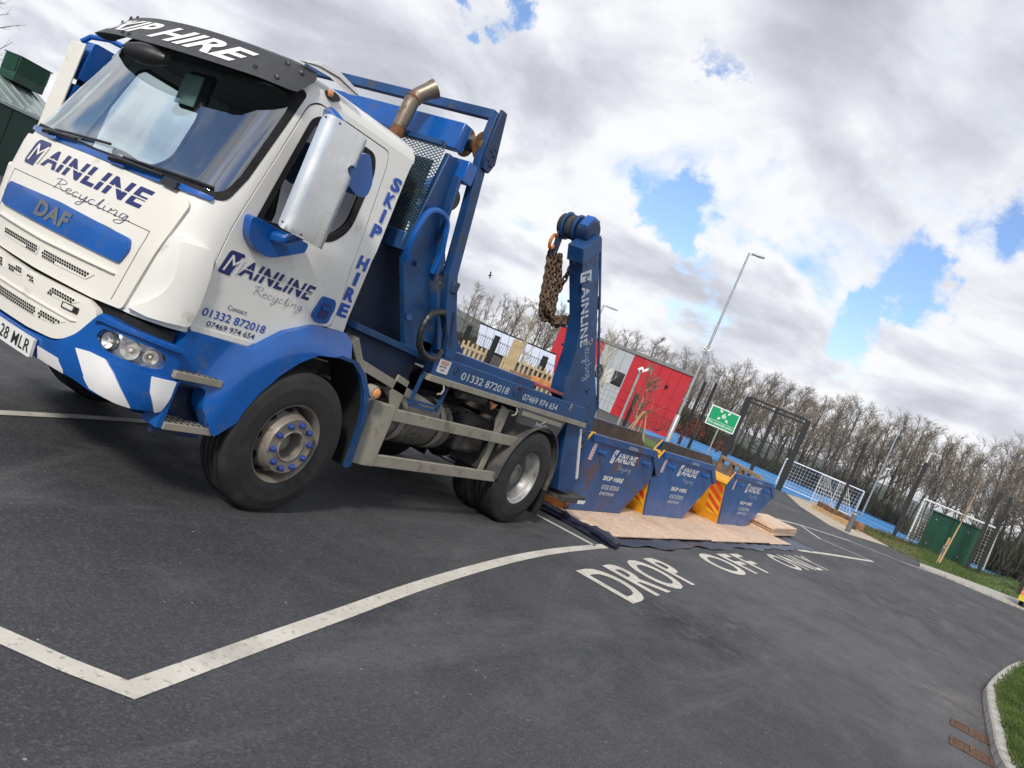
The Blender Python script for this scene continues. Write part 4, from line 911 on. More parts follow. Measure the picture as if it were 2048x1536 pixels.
for sg in (1, -1):
    yy = lambda v: v if sg == 1 else 2*YC-v
    AX, AZ = (0, 0) if sg == 1 else (-.38, -.18)
    ARM = [(x+AX, z+AZ if z > 1.6 else z) for x, z in ARM0]
    la = MB().prism([(x, yy(4.05), z) for x, z in ARM], (0, .17*sg, 0)).build('lifting_arm', BLUE2, truck, bevel=.008)
    # collar at the head
    MB().prism([(x+AX, yy(4.038), z+AZ) for x, z in [(7.195, 2.96), (7.435, 3.185), (7.56, 3.05), (7.29, 2.82)]], (0, .194*sg, 0)).build('arm_collar', BLUE2, la, bevel=.006)
    MB().prism([(x+AX, yy(4.043), z+AZ) for x, z in [(7.45, 3.16), (7.47, 3.17), (9.12, 1.50), (9.10, 1.47)]], (0, .015*sg, 0)).build('arm_edge_strip', BLUE2, la)
    # head: sheave drums
    for y0, y1, r_, m_ in ((4.10, 4.25, .135, BLUED), (4.27, 4.31, .15, BLUE2), (4.33, 4.40, .13, CHAS), (4.41, 4.44, .15, BLUE2), (4.46, 4.50, .12, CHAS)):
        MB().lathe([(.0005, 0), (r_*.9, 0), (r_, .012), (r_, abs(y1-y0)-.012), (r_*.9, abs(y1-y0)), (.0005, abs(y1-y0))], (7.38+AX, yy(y0), 3.17+AZ), (0, sg, 0), 24).build('chain_sheave', m_, la)
    MB().prism([(x+AX, yy(4.13), z+AZ) for x, z in [(7.24, 3.20), (7.32, 3.33), (7.46, 3.33), (7.53, 3.24), (7.36, 3.26), (7.30, 3.14)]], (0, .10*sg, 0)).build('head_cover', BLUE, la, bevel=.01)
    for t in (.12, .3, .42, .62, .78): MB().lathe([(.016, 0), (.014, .012), (.0005, .015)], (7.20+.72*t+AX, yy(4.13), 2.95-1.2*t+AZ), (-.8, 0, -.6), 8).build('bolt', BLUED, la)
    for x, z in ((8.62, 1.66), (8.78, 1.46), (8.92, 1.30), (9.02, 1.16), (9.10, 1.06)): MB().lathe([(.038, 0), (.036, .01), (.02, .012), (.018, .004), (.0005, .004)], (x, yy(4.05), z), (0, -sg, 0), 12).build('bolt', BLUED, la)
    # hook, ring and slings of rusty chain
    MB().tube([V((7.30+AX, yy(4.47), 2.95+AZ))+V((math.cos(t)*.055, 0, math.sin(t)*.075)) for t in [i*math.pi/8 for i in range(16)]], .018, 8, closed=True).build('lifting_ring', ORANGE, la)
    MB().prism([(x+AX, yy(4.45), z+AZ) for x, z in [(7.30, 3.14), (7.42, 3.10), (7.44, 2.80), (7.40, 2.78), (7.34, 2.90)]], (0, .03*sg, 0)).build('chain_hook', BLUED, la, bevel=.008)
    if sg == 1:
        for k, (dx, dy) in enumerate(((-.01, 0), (.03, .05), (.07, -.03), (.0, .08), (.11, .03), (.04, -.06), (.09, .07), (-.03, .04), (.14, -.02))):
            chain([(7.40+dx*.5, 4.44+dy, 2.84), (7.46+dx, 4.42+dy, 2.66), (7.50+dx, 4.40+dy, 2.50), (7.53+dx, 4.38+dy, 2.36), (7.63+dx, 4.36+dy, 2.25-.01*k), (7.84+dx, 4.33+dy, 2.25), (8.04+dx*.5, 4.30, 2.34), (8.16, 4.26, 2.45)], la, .011, .052, RCHAIN, 'chain', .021)
        chain([(7.50, 4.28, 2.94), (7.56, 4.3, 2.78), (7.60, 4.34, 2.62), (7.62, 4.36, 2.50)], la, .012, .06, RCHAIN, 'chain', .024)
        b = MB(); q_ = random.Random(3)
        for i in range(90):
            t = q_.random(); p = V((7.47+.10*t+q_.uniform(-.02, .12), 4.40+q_.uniform(-.06, .05), 2.62-.34*t)); a = q_.uniform(0, 6.28)
            b.tube([p, p+V((math.cos(a)*.03, math.sin(a)*.03, -.03)), p+V((math.cos(a)*.05, math.sin(a)*.05, .01))], .010, 5)
        b.build('chain_sleeve', mat('sleeve', (.22, .17, .11), .9, var=.4, vs=20), la)
    else:
        for dx in (0, .05, .1): chain([(7.40+dx+AX, yy(4.42), 2.84+AZ), (7.5+dx+AX, yy(4.40), 2.5+AZ), (7.6+dx+AX, yy(4.38), 2.28+AZ), (7.9+dx+AX, yy(4.3), 2.3+AZ), (8.1+AX, yy(4.25), 2.45+AZ)], la)
    MB().prism([(x+AX, yy(4.06), z+AZ) for x, z in [(7.98, 2.62), (8.02, 2.66), (8.10, 2.55), (8.06, 2.50)]], (0, .12*sg, 0)).build('arm_lug', BLUED, la, bevel=.01)
    # lift ram
    rm_ = MB().tube([(8.6, yy(4.40), 1.25), (7.4, yy(4.40), 1.40), (7.0, yy(4.40), 1.42)], .06, 14).build('lift_ram', BLUED, truck)
    # stabiliser leg
    sl_ = MB().prism([(x, yy(4.0), z) for x, z in [(8.38, 1.235), (8.74, 1.235), (9.00, .98), (9.30, .60), (9.26, .42), (9.10, .40), (8.86, .42), (8.60, .80)]], (0, .30*sg, 0)).build('stabiliser_leg', BLUE2, truck, bevel=.006)
    MB().bar((8.76, yy(3.992), 1.20), (9.22, yy(3.992), .60), .02, .035).build('reflector_strip', LWHITE, sl_)
    ft = MB().prism([(8.95, yy(3.93), .30), (9.55, yy(3.93), .30), (9.62, yy(3.93), .38), (8.95, yy(3.93), .36)], (0, .36*sg, 0)).build('stabiliser_foot', CHAS, sl_, bevel=.005)
    MB().prism([(9.40, yy(3.925), .30), (9.60, yy(3.925), .30), (9.62, yy(3.925), .345), (9.40, yy(3.925), .345)], (0, .02*sg, 0)).build('foot_marking', LWHITE, sl_)
MB().bx(8.72, 8.84, 4.3, 5.86, .98, 1.22).build('rear_cross_member', BLUED, truck)
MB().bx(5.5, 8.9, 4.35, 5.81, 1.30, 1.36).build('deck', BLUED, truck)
# big arm lettering runs down the arm
u_ = V((1.0, 0, -1.12)).normalized(); v_ = V((1.12, 0, 1.0)).normalized()
lo_ = [o for o in truck.children if o.name.startswith('lifting_arm')][0]
o_ = V((7.375, 4.05, 2.76)); fa = lambda u, v, e: o_+u_*u+v_*v+V((0, -.001-e, 0))
logo('lettering', LGREY, BLUE2, lo_, fa, .98, .145, script_too=False)
o2 = V((8.06, 4.05, 2.13)); u2 = V((.72, 0, -.69)).normalized(); v2 = V((.69, 0, .72)).normalized()
script('lettering', LGREY, lo_, lambda u, v: o2+u2*u+v2*v+V((0, -.004, 0)), .56, .15, .028)
bs_ = [o for o in truck.children if o.name.startswith('bed_side')][0]
text('lettering', '01332 872018', LGREY, bs_, lambda u, v: V((5.92+u, 3.947, 1.325+v)), .86, .07, .012)
text('lettering', '07469 974 654', LGREY, bs_, lambda u, v: V((7.08+u, 3.947, 1.322+v)), .80, .068, .012)
for x in (5.82, 6.93): 
    b = MB(); b.tube([(x+math.cos(t)*(.022 if x < 6 else .06), 3.944, 1.385+math.sin(t)*(.04 if x < 6 else .05)) for t in [i*math.pi/10 for i in range(20)]], .004, 5, closed=True).build('lashing_eye', CHAS, bs_)
wl = MB().bx(5.54, 5.70, 3.944, 3.949, 1.325, 1.44).build('warning_label', mat('label_white', (.62, .62, .60), .6, dirt=((.2, .19, .17), .35, 12)), bs_)
MB().bx(5.56, 5.67, 3.941, 3.943, 1.405, 1.43).build('label_band', mat('label_red', (.6, .09, .05), .6), wl)
text('lettering', 'CAUTION', LWHITE, wl, lambda u, v: V((5.565+u, 3.939, 1.409+v)), .095, .016, .02)
text('lettering', 'KEEP WELL', BLACK, wl, lambda u, v: V((5.56+u, 3.941, 1.375+v)), .10, .014, .02)
text('lettering', 'AWAY', BLACK, wl, lambda u, v: V((5.58+u, 3.941, 1.345+v)), .06, .014, .02)
text('lettering', 'O', LGREY, bs_, lambda u, v: V((8.16+u, 3.947, 1.40+v)), .05, .05, .03)
text('lettering', 'MAX', LGREY, bs_, lambda u, v: V((8.155+u, 3.947, 1.375+v)), .06, .018, .01)
# name board over the rear wheel
nb = MB().prism([(7.09, 3.925, 1.25), (8.18, 3.925, 1.235), (8.12, 3.925, 1.06), (7.13, 3.925, 1.09)], (0, .03, 0)).build('name_board', mat('board_grey', (.055, .058, .062), .5, var=.15, dirt=((.10, .095, .085), .3, 8)), truck, bevel=.01)
MB().prism([(7.16, 3.921, 1.225), (8.10, 3.921, 1.21), (8.09, 3.921, 1.165), (7.16, 3.921, 1.178)], (0, .006, 0)).build('light_bar', GRIM, nb)
text('lettering', 'Jonesco', LGREY, nb, lambda u, v: V((7.50+u, 3.919, 1.095+v)), .27, .062, .012)
# ---- mirrors on both doors
for sg in (1, -1):
    yy = lambda v: v if sg == 1 else 2*YC-v
    if sg == 1:
        # wrap-round polished guard: profile in plan (x, y), with height
        pl = [tuple(p_) for p_ in spline([(3.295, 3.80), (3.302, 3.755), (3.345, 3.71), (3.42, 3.68), (3.52, 3.68), (3.61, 3.715), (3.67, 3.79)], 3)]
        cum = [0]
        for a, c in zip(pl, pl[1:]): cum.append(cum[-1]+math.dist(a, c))
        def mf(u, z, off=0.0):
            for i in range(len(pl)-1):
                if u <= cum[i+1] or i == len(pl)-2:
                    t = (u-cum[i])/(cum[i+1]-cum[i]); a, c = V(pl[i]), V(pl[i+1]); p = a+(c-a)*t; n_ = V((c.y-a.y, -(c.x-a.x))).normalized(); break
            return V((p.x+n_.x*off, p.y+n_.y*off, z-.02))
        U = cum[-1]
        poly = rp([(0, 1.90), (.03, 1.885), (.25, 1.87), (U-.05, 1.865), (U-.0, 1.93), (U, 2.24), (U-.03, 2.31), (U-.10, 2.335), (U-.17, 2.345), (U-.20, 2.375), (U-.17, 2.405), (U-.08, 2.40), (U-.01, 2.41), (U, 2.47), (U-.01, 2.55), (U-.10, 2.585), (.10, 2.60), (.03, 2.60), (0, 2.57)], [.02, .02, 0, .07, .07, .03, .03, .02, .02, .015, .02, .02, .02, .03, .05, .05, .03, .02, .02], 4)
        mo = panel('door_mirror', CHROME, truck, poly, mf, 0, .004, g=.04, back=True)
        for u, z in ((.03, 2.575), (.12, 2.575), (.03, 1.92), (.16, 1.895)): MB().lathe([(.007, 0), (.0005, .004)], mf(u, z, .003 if mf(u, z, .01).y < mf(u, z, 0).y else -.003), (0, -1, 0), 8).build('bolt', CHAS, mo)
        MB().bx(3.37, 3.60, 3.755, 3.86, 1.93, 2.26).bx(3.37, 3.60, 3.755, 3.86, 2.42, 2.53).build('mirror_housing', BLACK, mo, bevel=.03)
        MB().tube([(3.52, 4.0, 2.59), (3.45, 3.92, 2.615), (3.40, 3.84, 2.60), (3.45, 3.76, 2.56)], [.03, .045, .04, .03], 10).build('mirror_arm', BLUE, mo)
        MB().prism([(x, 3.76, z) for x, z in rp([(3.62, 2.46), (3.72, 2.52), (3.78, 2.45), (3.84, 2.37), (3.84, 2.27), (3.76, 2.24), (3.62, 2.29)], .04)], (0, .14, 0)).build('wide_angle_mirror', BLUE, mo, bevel=.02)
        MB().prism([(x, 3.95, z) for x, z in rp([(3.225, 1.87), (3.27, 1.72), (3.45, 1.66), (3.72, 1.79), (3.72, 1.85), (3.4, 1.86)], [.05, .06, .08, .04, .02, .02])], (0, .07, 0)).build('mirror_base', BLUE, mo, bevel=.02)
        MB().tube([(3.45, 3.97, 1.80), (3.46, 3.86, 1.82), (3.50, 3.76, 1.90)], [.045, .035, .03], 10).build('mirror_arm', BLUE, mo)
    else:
        mo = MB().prism([(x, 6.26, z) for x, z in rp([(3.22, 1.86), (3.30, 1.84), (3.52, 1.86), (3.54, 2.24), (3.52, 2.27), (3.24, 2.27)], .03)], (0, .16, 0)).build('door_mirror', BLUE, truck, bevel=.025)
        MB().prism([(x, 6.26, z) for x, z in rp([(3.24, 2.31), (3.52, 2.31), (3.54, 2.56), (3.50, 2.60), (3.26, 2.60)], .03)], (0, .16, 0)).build('wide_angle_mirror', BLUE, mo, bevel=.025)
        MB().bx(3.195, 3.215, 6.26, 6.445, 1.74, 2.56).bx(3.195, 3.30, 6.435, 6.455, 1.74, 2.56).build('mirror_guard', CREAM, mo, bevel=.008)
        MB().tube([(3.40, 6.12, 2.66), (3.34, 6.25, 2.67), (3.28, 6.38, 2.64), (3.25, 6.42, 2.58)], .02, 10).build('mirror_arm', BLUE, mo)
        MB().bx(3.30, 3.36, 6.32, 6.38, 2.2, 2.4).build('mirror_stem', BLUED, mo)
# ================================================================ ROAD WORDS
TOPY = [(7.3, 2.85), (9.6, 3.02), (12.3, 3.09), (14.3, 3.03), (16.7, 2.96), (19.2, 2.83), (21, 2.7)]
BOTY = [(7.3, 2.18), (8.6, 2.26), (9.65, 2.32), (12.5, 2.38), (13.7, 2.34), (17.0, 2.25), (19.4, 2.09), (21, 1.98)]
wm = MB()
for s_, x0, x1 in (('DROP', 7.46, 10.30), ('OFF', 12.15, 14.75), ('ONLY', 16.6, 20.1)):
    text('', s_, None, None, lambda u, v: V((u, _interp(BOTY, u)+(_interp(TOPY, u)-_interp(BOTY, u))*v, .0055)), x1-x0, 1, .018, 0, 1.12, cuts=14, u0=x0, mb=wm)
wm.keep = True
tag(wm.build('road_words', LINE, smooth=False), kind='structure')
# ================================================================ TARPAULIN AND CHIPBOARD
TARP = mat('tarpaulin', (.020, .024, .045), .38, var=.35, vs=3, bump=.5, bs=9)
def _osb(k):
    v1 = k.n('ShaderNodeSeparateColor'); k.l(k.vor(22, 'F1', 'Color'), v1.inputs[0])
    col = k.mix(v1.outputs[0], (.60, .42, .29), (.74, .57, .44)); col = k.mix(k.ramp(v1.outputs[1], .8, 1, 0, .6), col, (.40, .26, .14))
    col = k.mix(k.ramp(k.noise(1.1, 6), .5, .72, 0, .6), col, (.50, .33, .20)); col = k.mix(k.ramp(k.noise(3, 6, .7), .62, .74, 0, .5), col, (.30, .24, .18))
    k.l(col, k.b.inputs['Base Color']); k.b.inputs['Roughness'].default_value = .75
OSB = ground_mat('chipboard', _osb)
random.seed(4)
tb = MB(); tb.keep = True; nx, ny = 90, 36; vs = []
for j in range(ny+1):
    for i in range(nx+1):
        u, v = i/nx, j/ny; x = 9.42+u*(23.2-9.42); yl = 3.30+(2.98-3.30)*u+.05*math.sin(u*31)+.03*math.sin(u*77); y = yl+v*(8.3-yl)
        h = .008+.012*abs(math.sin(x*5.1+y*3)+math.sin(x*2.3-y*7))*(1 if v < .1 or u < .06 or u > .9 else .2)
        vs.append((x+.05*math.sin(y*5)*(u < .02), y, h))
tb.add(vs, [(j*(nx+1)+i, j*(nx+1)+i+1, (j+1)*(nx+1)+i+1, (j+1)*(nx+1)+i) for j in range(ny) for i in range(nx)])
tarp = tb.build('tarpaulin', TARP)
tag(tarp, 'dark navy plastic sheet spread on the asphalt under the chipboard and skips', 'tarpaulin')
r_ = random.Random(8); pts = []; rr = []
for i in range(70):
    t = i/69; pts.append((9.50+.10*math.sin(t*9)+.35*t, 3.26+t*4.6, .055+.02*math.sin(t*23))); rr.append(.05+.022*math.sin(t*37)+r_.uniform(-.012, .014))
MB().tube(pts, rr, 9).build('rolled_edge', TARP, tarp)
MB().tube([(x+.16, y+.05, z*.7) for x, y, z in pts[:46]], [q*.7 for q in rr[:46]], 7).build('rolled_edge', TARP, tarp)
k = 0
for i in range(5):
    for j in range(4):
        x0 = 9.92+i*2.30; y0 = 3.56-.065*i+j*1.16; dz = .012*((i+j) % 2)
        if i == 4 and j == 0: x0 -= .15
        b = MB().prism([(x0, y0, .030+dz), (x0+2.28, y0-.05, .030+dz), (x0+2.28, y0+1.12, .030+dz), (x0, y0+1.15, .030+dz)], (0, 0, .018))
        o = b.build('chipboard_sheet', OSB, bevel=.003)
        lab = 'pale chipboard sheet lying on the dark plastic sheet with the skips standing on it'
        tag(o, lab, 'board', 'chipboard sheets under the skips')
for i, (dz, dx) in enumerate(((.05, 0), (.13, .12), (.20, .05))):
    o = MB().prism([(21.0+dx, 3.70+dx*.3, dz), (24.4+dx, 3.75, dz), (24.9+dx, 4.75, dz), (21.3+dx, 4.7, dz)], (0, 0, .06)).build('chipboard_sheet', OSB, bevel=.004)
    tag(o, ('bottom', 'middle', 'top')[i]+' board of the pale stack behind the farthest front skip', 'board')
# ================================================================ SKIPS
SKB = mat('skip_blue', (.006, .085, .29), .38, var=.12, vs=2, coat=.08)
SKR = mat('skip_blue_rusty', (.012, .068, .22), .45, var=.2, vs=2, dirt=((.12, .065, .045), .36, 2.2))
SKY_ = mat('skip_yellow', (.72, .35, .015), .42, var=.12, vs=3, dirt=((.30, .14, .03), .15, 3))
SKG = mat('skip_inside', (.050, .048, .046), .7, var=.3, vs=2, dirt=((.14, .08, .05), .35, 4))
REDV = mat('red_vinyl', (.72, .06, .02), .4); YELV = mat('yellow_vinyl', (.80, .50, .02), .4)
STICK = mat('sticker_pink', (.60, .48, .50), .5)
def skip(P, y0, wd, label, paint, near=None, words=True, grp=None, left_yellow=True):
    """P: bl, br, trd, tr, tl, lm as (x, z); near side at y0"""
    bl, br, trd, tr, tl, lm = P; y1 = y0+wd; cx = (bl[0]+br[0])/2
    t = thing('waste_skip', label, 'skip', (cx, (y0+y1)/2, .03), grp)
    prof = [bl, br, trd, tr, tl, lm]
    sd = None
    for y, s in ((y0, 1), (y1, -1)):
        o = MB().prism([(x, y, z) for x, z in prof], (0, .035*s, 0)).build('side_panel', near if (near and s == 1) else paint, t)
        if s == 1: sd = o
        # rim along the top and the sloped corner
        MB().prism([(tl[0]-.02, y-.035*s, tl[1]+.02), (tr[0]+.01, y-.035*s, tr[1]+.02), (trd[0]+.03, y-.035*s, trd[1]), (trd[0]-.03, y-.035*s, trd[1]-.09), (tr[0]-.05, y-.035*s, tr[1]-.09), (tl[0]+.03, y-.035*s, tl[1]-.08)], (0, .10*s, 0)).build('rim', near if (near and s == 1) else paint, t, bevel=.008)
        for u in (.16, .88):
            x = tl[0]+(tr[0]-tl[0])*u; MB().lathe([(.035, -.02), (.035, .10), (.055, .10), (.055, .125), (.0005, .125)], (x, y, tl[1]-.20), (0, -s, 0), 12).build('lifting_lug', paint, t)
    inn = MB(); e = .03
    for a, c in ((bl, lm),): inn.prism([(a[0], y0+e, a[1]), (c[0], y0+e, c[1]), (c[0], y1-e, c[1]), (a[0], y1-e, a[1])], (.03, 0, 0))
    le = inn.build('end_panel', SKY_, t)
    MB().prism([(br[0], y0+e, br[1]), (trd[0], y0+e, trd[1]), (trd[0], y1-e, trd[1]), (br[0], y1-e, br[1])], (-.03, 0, 0)).build('end_panel', SKY_, t)
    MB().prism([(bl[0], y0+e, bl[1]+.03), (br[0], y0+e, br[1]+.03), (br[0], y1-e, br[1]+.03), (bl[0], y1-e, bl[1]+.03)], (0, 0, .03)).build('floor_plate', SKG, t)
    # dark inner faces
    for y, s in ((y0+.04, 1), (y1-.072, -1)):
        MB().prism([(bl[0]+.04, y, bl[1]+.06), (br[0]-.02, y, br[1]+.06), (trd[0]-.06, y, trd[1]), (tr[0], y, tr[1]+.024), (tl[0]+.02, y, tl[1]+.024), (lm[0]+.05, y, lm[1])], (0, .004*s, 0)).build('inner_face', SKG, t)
    # end rims, stiffeners, tube foot
    MB().bar((lm[0], y0, lm[1]-.0), (lm[0], y1, lm[1]-.0), .07, .07).build('end_rim', SKY_, t, bevel=.01)
    for y in (y0+.01, y1-.01): MB().bar((lm[0]-.01, y, lm[1]+.01), (tl[0]-.01, y, tl[1]+.03), .022, .035).build('corner_rim', SKY_, t, bevel=.006)
    MB().bar((trd[0], y0, trd[1]-.04), (trd[0], y1, trd[1]-.04), .07, .07).build('end_rim', SKY_, t, bevel=.01)
    xl = lambda z: lm[0]+(bl[0]-lm[0])*(lm[1]-z)/(lm[1]-bl[1]) if z < lm[1] else tl[0]+(lm[0]-tl[0])*(tl[1]-z)/(tl[1]-lm[1])
    for f in (.34, .7): MB().bar((xl(.12)-.03, y0+wd*f, .12), (xl(1.0)-.03, y0+wd*f, 1.0), .06, .05, (0, 1, 0)).build('stiffener', SKY_, le)
    MB().bar((xl(.62)-.04, y0+.42, .62), (xl(.62)-.04, y1-.02, .62), .06, .08).build('stiffener', SKY_, le)
    MB().tube([(xl(.2)-.12, y0+wd*.28, .20), (xl(.2)-.12, y1-wd*.10, .20)], .055, 14).build('lifting_bar', SKY_, le)
    for f in (.30, .60, .88): MB().prism([(xl(.1), y0+wd*f, .10), (xl(.1)-.22, y0+wd*f, .12), (xl(.3)-.18, y0+wd*f, .26), (xl(.35), y0+wd*f, .38)], (0, .03, 0)).build('bar_bracket', SKY_, le)
    # chevron plate on the end, by the near edge
    za, zb_ = .22, .98; ya, yb = y0+.06, y0+.34
    pl = MB().prism([(xl(za)-.012, ya, za), (xl(za)-.012, yb, za), (xl(zb_)-.012, yb, zb_), (xl(zb_)-.012, ya, zb_)], (.006, 0, 0)).build('chevron_plate', YELV, t)
    b = MB(); b.keep = True
    for k in range(5):
        z = za+.05+k*.20; z -= .16; q = [(ya, z), (yb, z+.22), (yb, z+.32), (ya, z+.10)]; q = [(y, min(max(zz, za), zb_)) for y, zz in q]
        b.add([(xl(zz)-.016, y, zz) for y, zz in q], [(0, 1, 2, 3)])
    b.build('red_stripe', REDV, pl, smooth=False)
    if words:
        wt = tr[0]-tl[0]; f3 = lambda u, v, e_: V((tl[0]+wt*.36+u, y0-.001-e_, v))
        h = (tl[1]-bl[1]); lw = wt*.40
        logo('lettering', LWHITE, paint, sd, lambda u, v, e_: f3(u, v+.75*h+.03, e_), lw, .135*h)
        text('lettering', 'SKIP HIRE', LWHITE, sd, lambda u, v: f3(u+lw*.02, v+.50*h, .003), lw*.78, .065*h, .035, 0, 1.05)
        text('lettering', '01332 872018', LWHITE, sd, lambda u, v: f3(u+lw*.10, v+.375*h, .003), lw*.66, .065*h, .0)
        text('lettering', '07469 974 654', LWHITE, sd, lambda u, v: f3(u+lw*.12, v+.29*h, .003), lw*.54, .05*h, .0)
        text('lettering', '01332 872018', LWHITE, sd, lambda u, v: V((tl[0]+wt*.52+u, y0-.039, tl[1]-.055+v)), wt*.16, .022, 0)
        text('lettering', '07469 974 654', LWHITE, sd, lambda u, v: V((tl[0]+wt*.52+u, y0-.039, tl[1]-.028+v)), wt*.14, .02, 0)
        text('lettering', 'A 400', LWHITE, sd, lambda u, v: V((tl[0]+wt*.84+u, y0-.039, tl[1]-.05+v)), wt*.11, .035, .02) if False else None
    st = MB().bx(tl[0]+wt*.06 if words else tl[0]+.2, tl[0]+(wt*.06 if words else .2)+.11, y0-.006, y0-.002, tl[1]-.34, tl[1]-.10).build('sticker', STICK, sd)
    for k in range(4): MB().bx(tl[0]+(wt*.06 if words else .2)+.03+.015*(k % 2), tl[0]+(wt*.06 if words else .2)+.08, y0-.0075, y0-.0065, tl[1]-.31+k*.045, tl[1]-.295+k*.045).build('sticker_print', REDV, st)
    return t
G_ = 'skips standing on the chipboard'
skip([(10.19, .05), (12.10, .05), (13.02, .84), (12.50, 1.15), (9.98, 1.13), (9.80, .95)], 4.35, 1.7, 'scuffed blue skip with rust patches, nearest to the lorry', SKR, grp=G_)
skip([(13.27, .05), (15.42, .05), (16.50, .93), (15.93, 1.20), (12.95, 1.18), (12.70, .96)], 4.35, 1.7, 'clean blue skip with a yellow end, second in the front row', SKB, grp=G_)
skip([(17.62, .05), (20.15, .05), (21.85, .92), (21.04, 1.22), (17.25, 1.20), (16.95, .97)], 4.2, 1.75, 'clean blue skip standing beside the stack of boards, farthest of the front row', SKB, grp=G_)
# orange base beam lying behind the rear wheel
o = MB().bar((9.62, 5.2, .14), (10.12, 4.35, .13), .12, .16).build('steel_beam', ORANGE, bevel=.006); tag(o, 'rusty orange steel beam on the chipboard behind the rear wheel', 'beam')
# ================================================================ KERB ISLAND, GRATES
KERB = mat('concrete_kerb', (.42, .40, .36), .8, var=.14, vs=5, bump=.3, bs=80, dirt=((.20, .18, .15), .3, 6))
kp = [gp(1800+x*.1862, 1250+y*.1862) for x, y in [(1040, 1536), (985, 1400), (960, 1290), (930, 1100), (905, 950), (890, 820), (890, 720), (930, 650), (1020, 560), (1130, 480), (1250, 430), (1332, 415)]]
kp = [V((p.x, p.y, 0)) for p in kp]; kp = [V((7.2, -1.35, 0)), V((8.1, -1.12, 0))]+kp+[V((23, -2.4, 0)), V((30, -4.2, 0)), V((40, -7.5, 0))]
kp = spline(kp, 5)
def offp(P, d):
    out = []
    for i, p in enumerate(P):
        t_ = (P[min(i+1, len(P)-1)]-P[max(i-1, 0)]).normalized(); out.append(p+V((t_.y, -t_.x, 0))*d)
    return out
b = MB(); cs = [(0, 0), (.015, .085), (.035, .10), (.155, .10), (.155, 0)]
L_ = [offp(kp, d) for d, h in cs]; n = len(kp)
b.add([(p.x, p.y, cs[j][1]) for j in range(5) for p in L_[j]], [(j*n+i, j*n+i+1, (j+1)*n+i+1, (j+1)*n+i) for j in range(4) for i in range(n-1)])
tag(b.build('kerb', KERB), kind='structure')
b = MB()
for i in range(2, n-2, 4):
    t_ = (kp[i+1]-kp[i-1]).normalized(); b.prism([L_[0][i]-t_*.003+V((0, 0, .0)), L_[0][i]+t_*.003, L_[1][i]+t_*.003+V((0, 0, .086)), L_[1][i]-t_*.003+V((0, 0, .086))], V((t_.y, -t_.x, 0))*-.0025); b.prism([L_[2][i]-t_*.003+V((0, 0, .1005)), L_[2][i]+t_*.003+V((0, 0, .1005)), L_[3][i]+t_*.003+V((0, 0, .1005)), L_[3][i]-t_*.003+V((0, 0, .1005))], (0, 0, .001))
tag(b.build('kerb_joints', mat('joint_mortar', (.12, .11, .10), .9), smooth=False), kind='structure')
def _grass(k):
    col = k.mix(k.ramp(k.noise(6, 6, .7), .3, .7, 0, 1), (.045, .085, .015), (.11, .17, .035)); col = k.mix(k.ramp(k.noise(1.2, 5, .7), .52, .7, 0, .8), col, (.13, .10, .05))
    k.l(col, k.b.inputs['Base Color']); k.b.inputs['Roughness'].default_value = .9; k.l(k.bump(k.noise(40, 4), .8, .03), k.b.inputs['Normal'])
GRASSG = ground_mat('grass_ground', _grass)
inn = offp(kp, .15); b = MB(); b.keep = True; n = len(inn)
b.add([(p.x, p.y, .085) for p in inn]+[(p.x+1.5, p.y-9, .16) for p in inn], [(i, n+i, n+i+1, i+1) for i in range(n-1)])
tag(b.build('grass_island', GRASSG, smooth=False), kind='structure')
BL1 = mat('grass_blade', (.080, .125, .028), .6, var=.35, vs=3); BL2 = mat('grass_blade_dry', (.22, .20, .07), .7, var=.3)
def blades(name, spots, h0, h1, m, seed, wdt=.006):
    q = random.Random(seed); b = MB(); b.keep = True
    for x, y, z in spots:
        a = q.uniform(0, 6.28); h = q.uniform(h0, h1); l_ = q.uniform(.2, .9)*h; d = V((math.cos(a), math.sin(a), 0)); s = V((-d.y, d.x, 0))*wdt*q.uniform(.6, 1.3)
        p = V((x, y, z-.01)); b.add([p-s, p+s, p+d*l_*.4+V((0, 0, h*.65))+s*.7, p+d*l_+V((0, 0, h)), p+d*l_*.4+V((0, 0, h*.65))-s*.7], [(0, 1, 2, 3, 4)])
    return b.build(name, m, smooth=False)
q = random.Random(2); sp_ = []
for i in range(26000):
    j = q.randrange(5, 68); p = inn[min(j, n-1)]; d = abs(q.gauss(0, .45)); t_ = (inn[min(j+1, n-1)]-inn[max(j-1, 0)]).normalized(); z = .085
    sp_.append((p.x+t_.y*(d-.03)+t_.x*q.uniform(-.3, .3), p.y-t_.x*(d-.03)+t_.y*q.uniform(-.3, .3), z))
tag(blades('grass', sp_[:22000], .03, .085, BL1, 3), kind='stuff'); tag(blades('grass', sp_[22000:], .02, .06, BL2, 4), kind='stuff')
GRATE = mat('rusty_grate', (.10, .052, .032), .85, var=.35, vs=12, bump=.4, dirt=((.25, .14, .08), .3, 20))
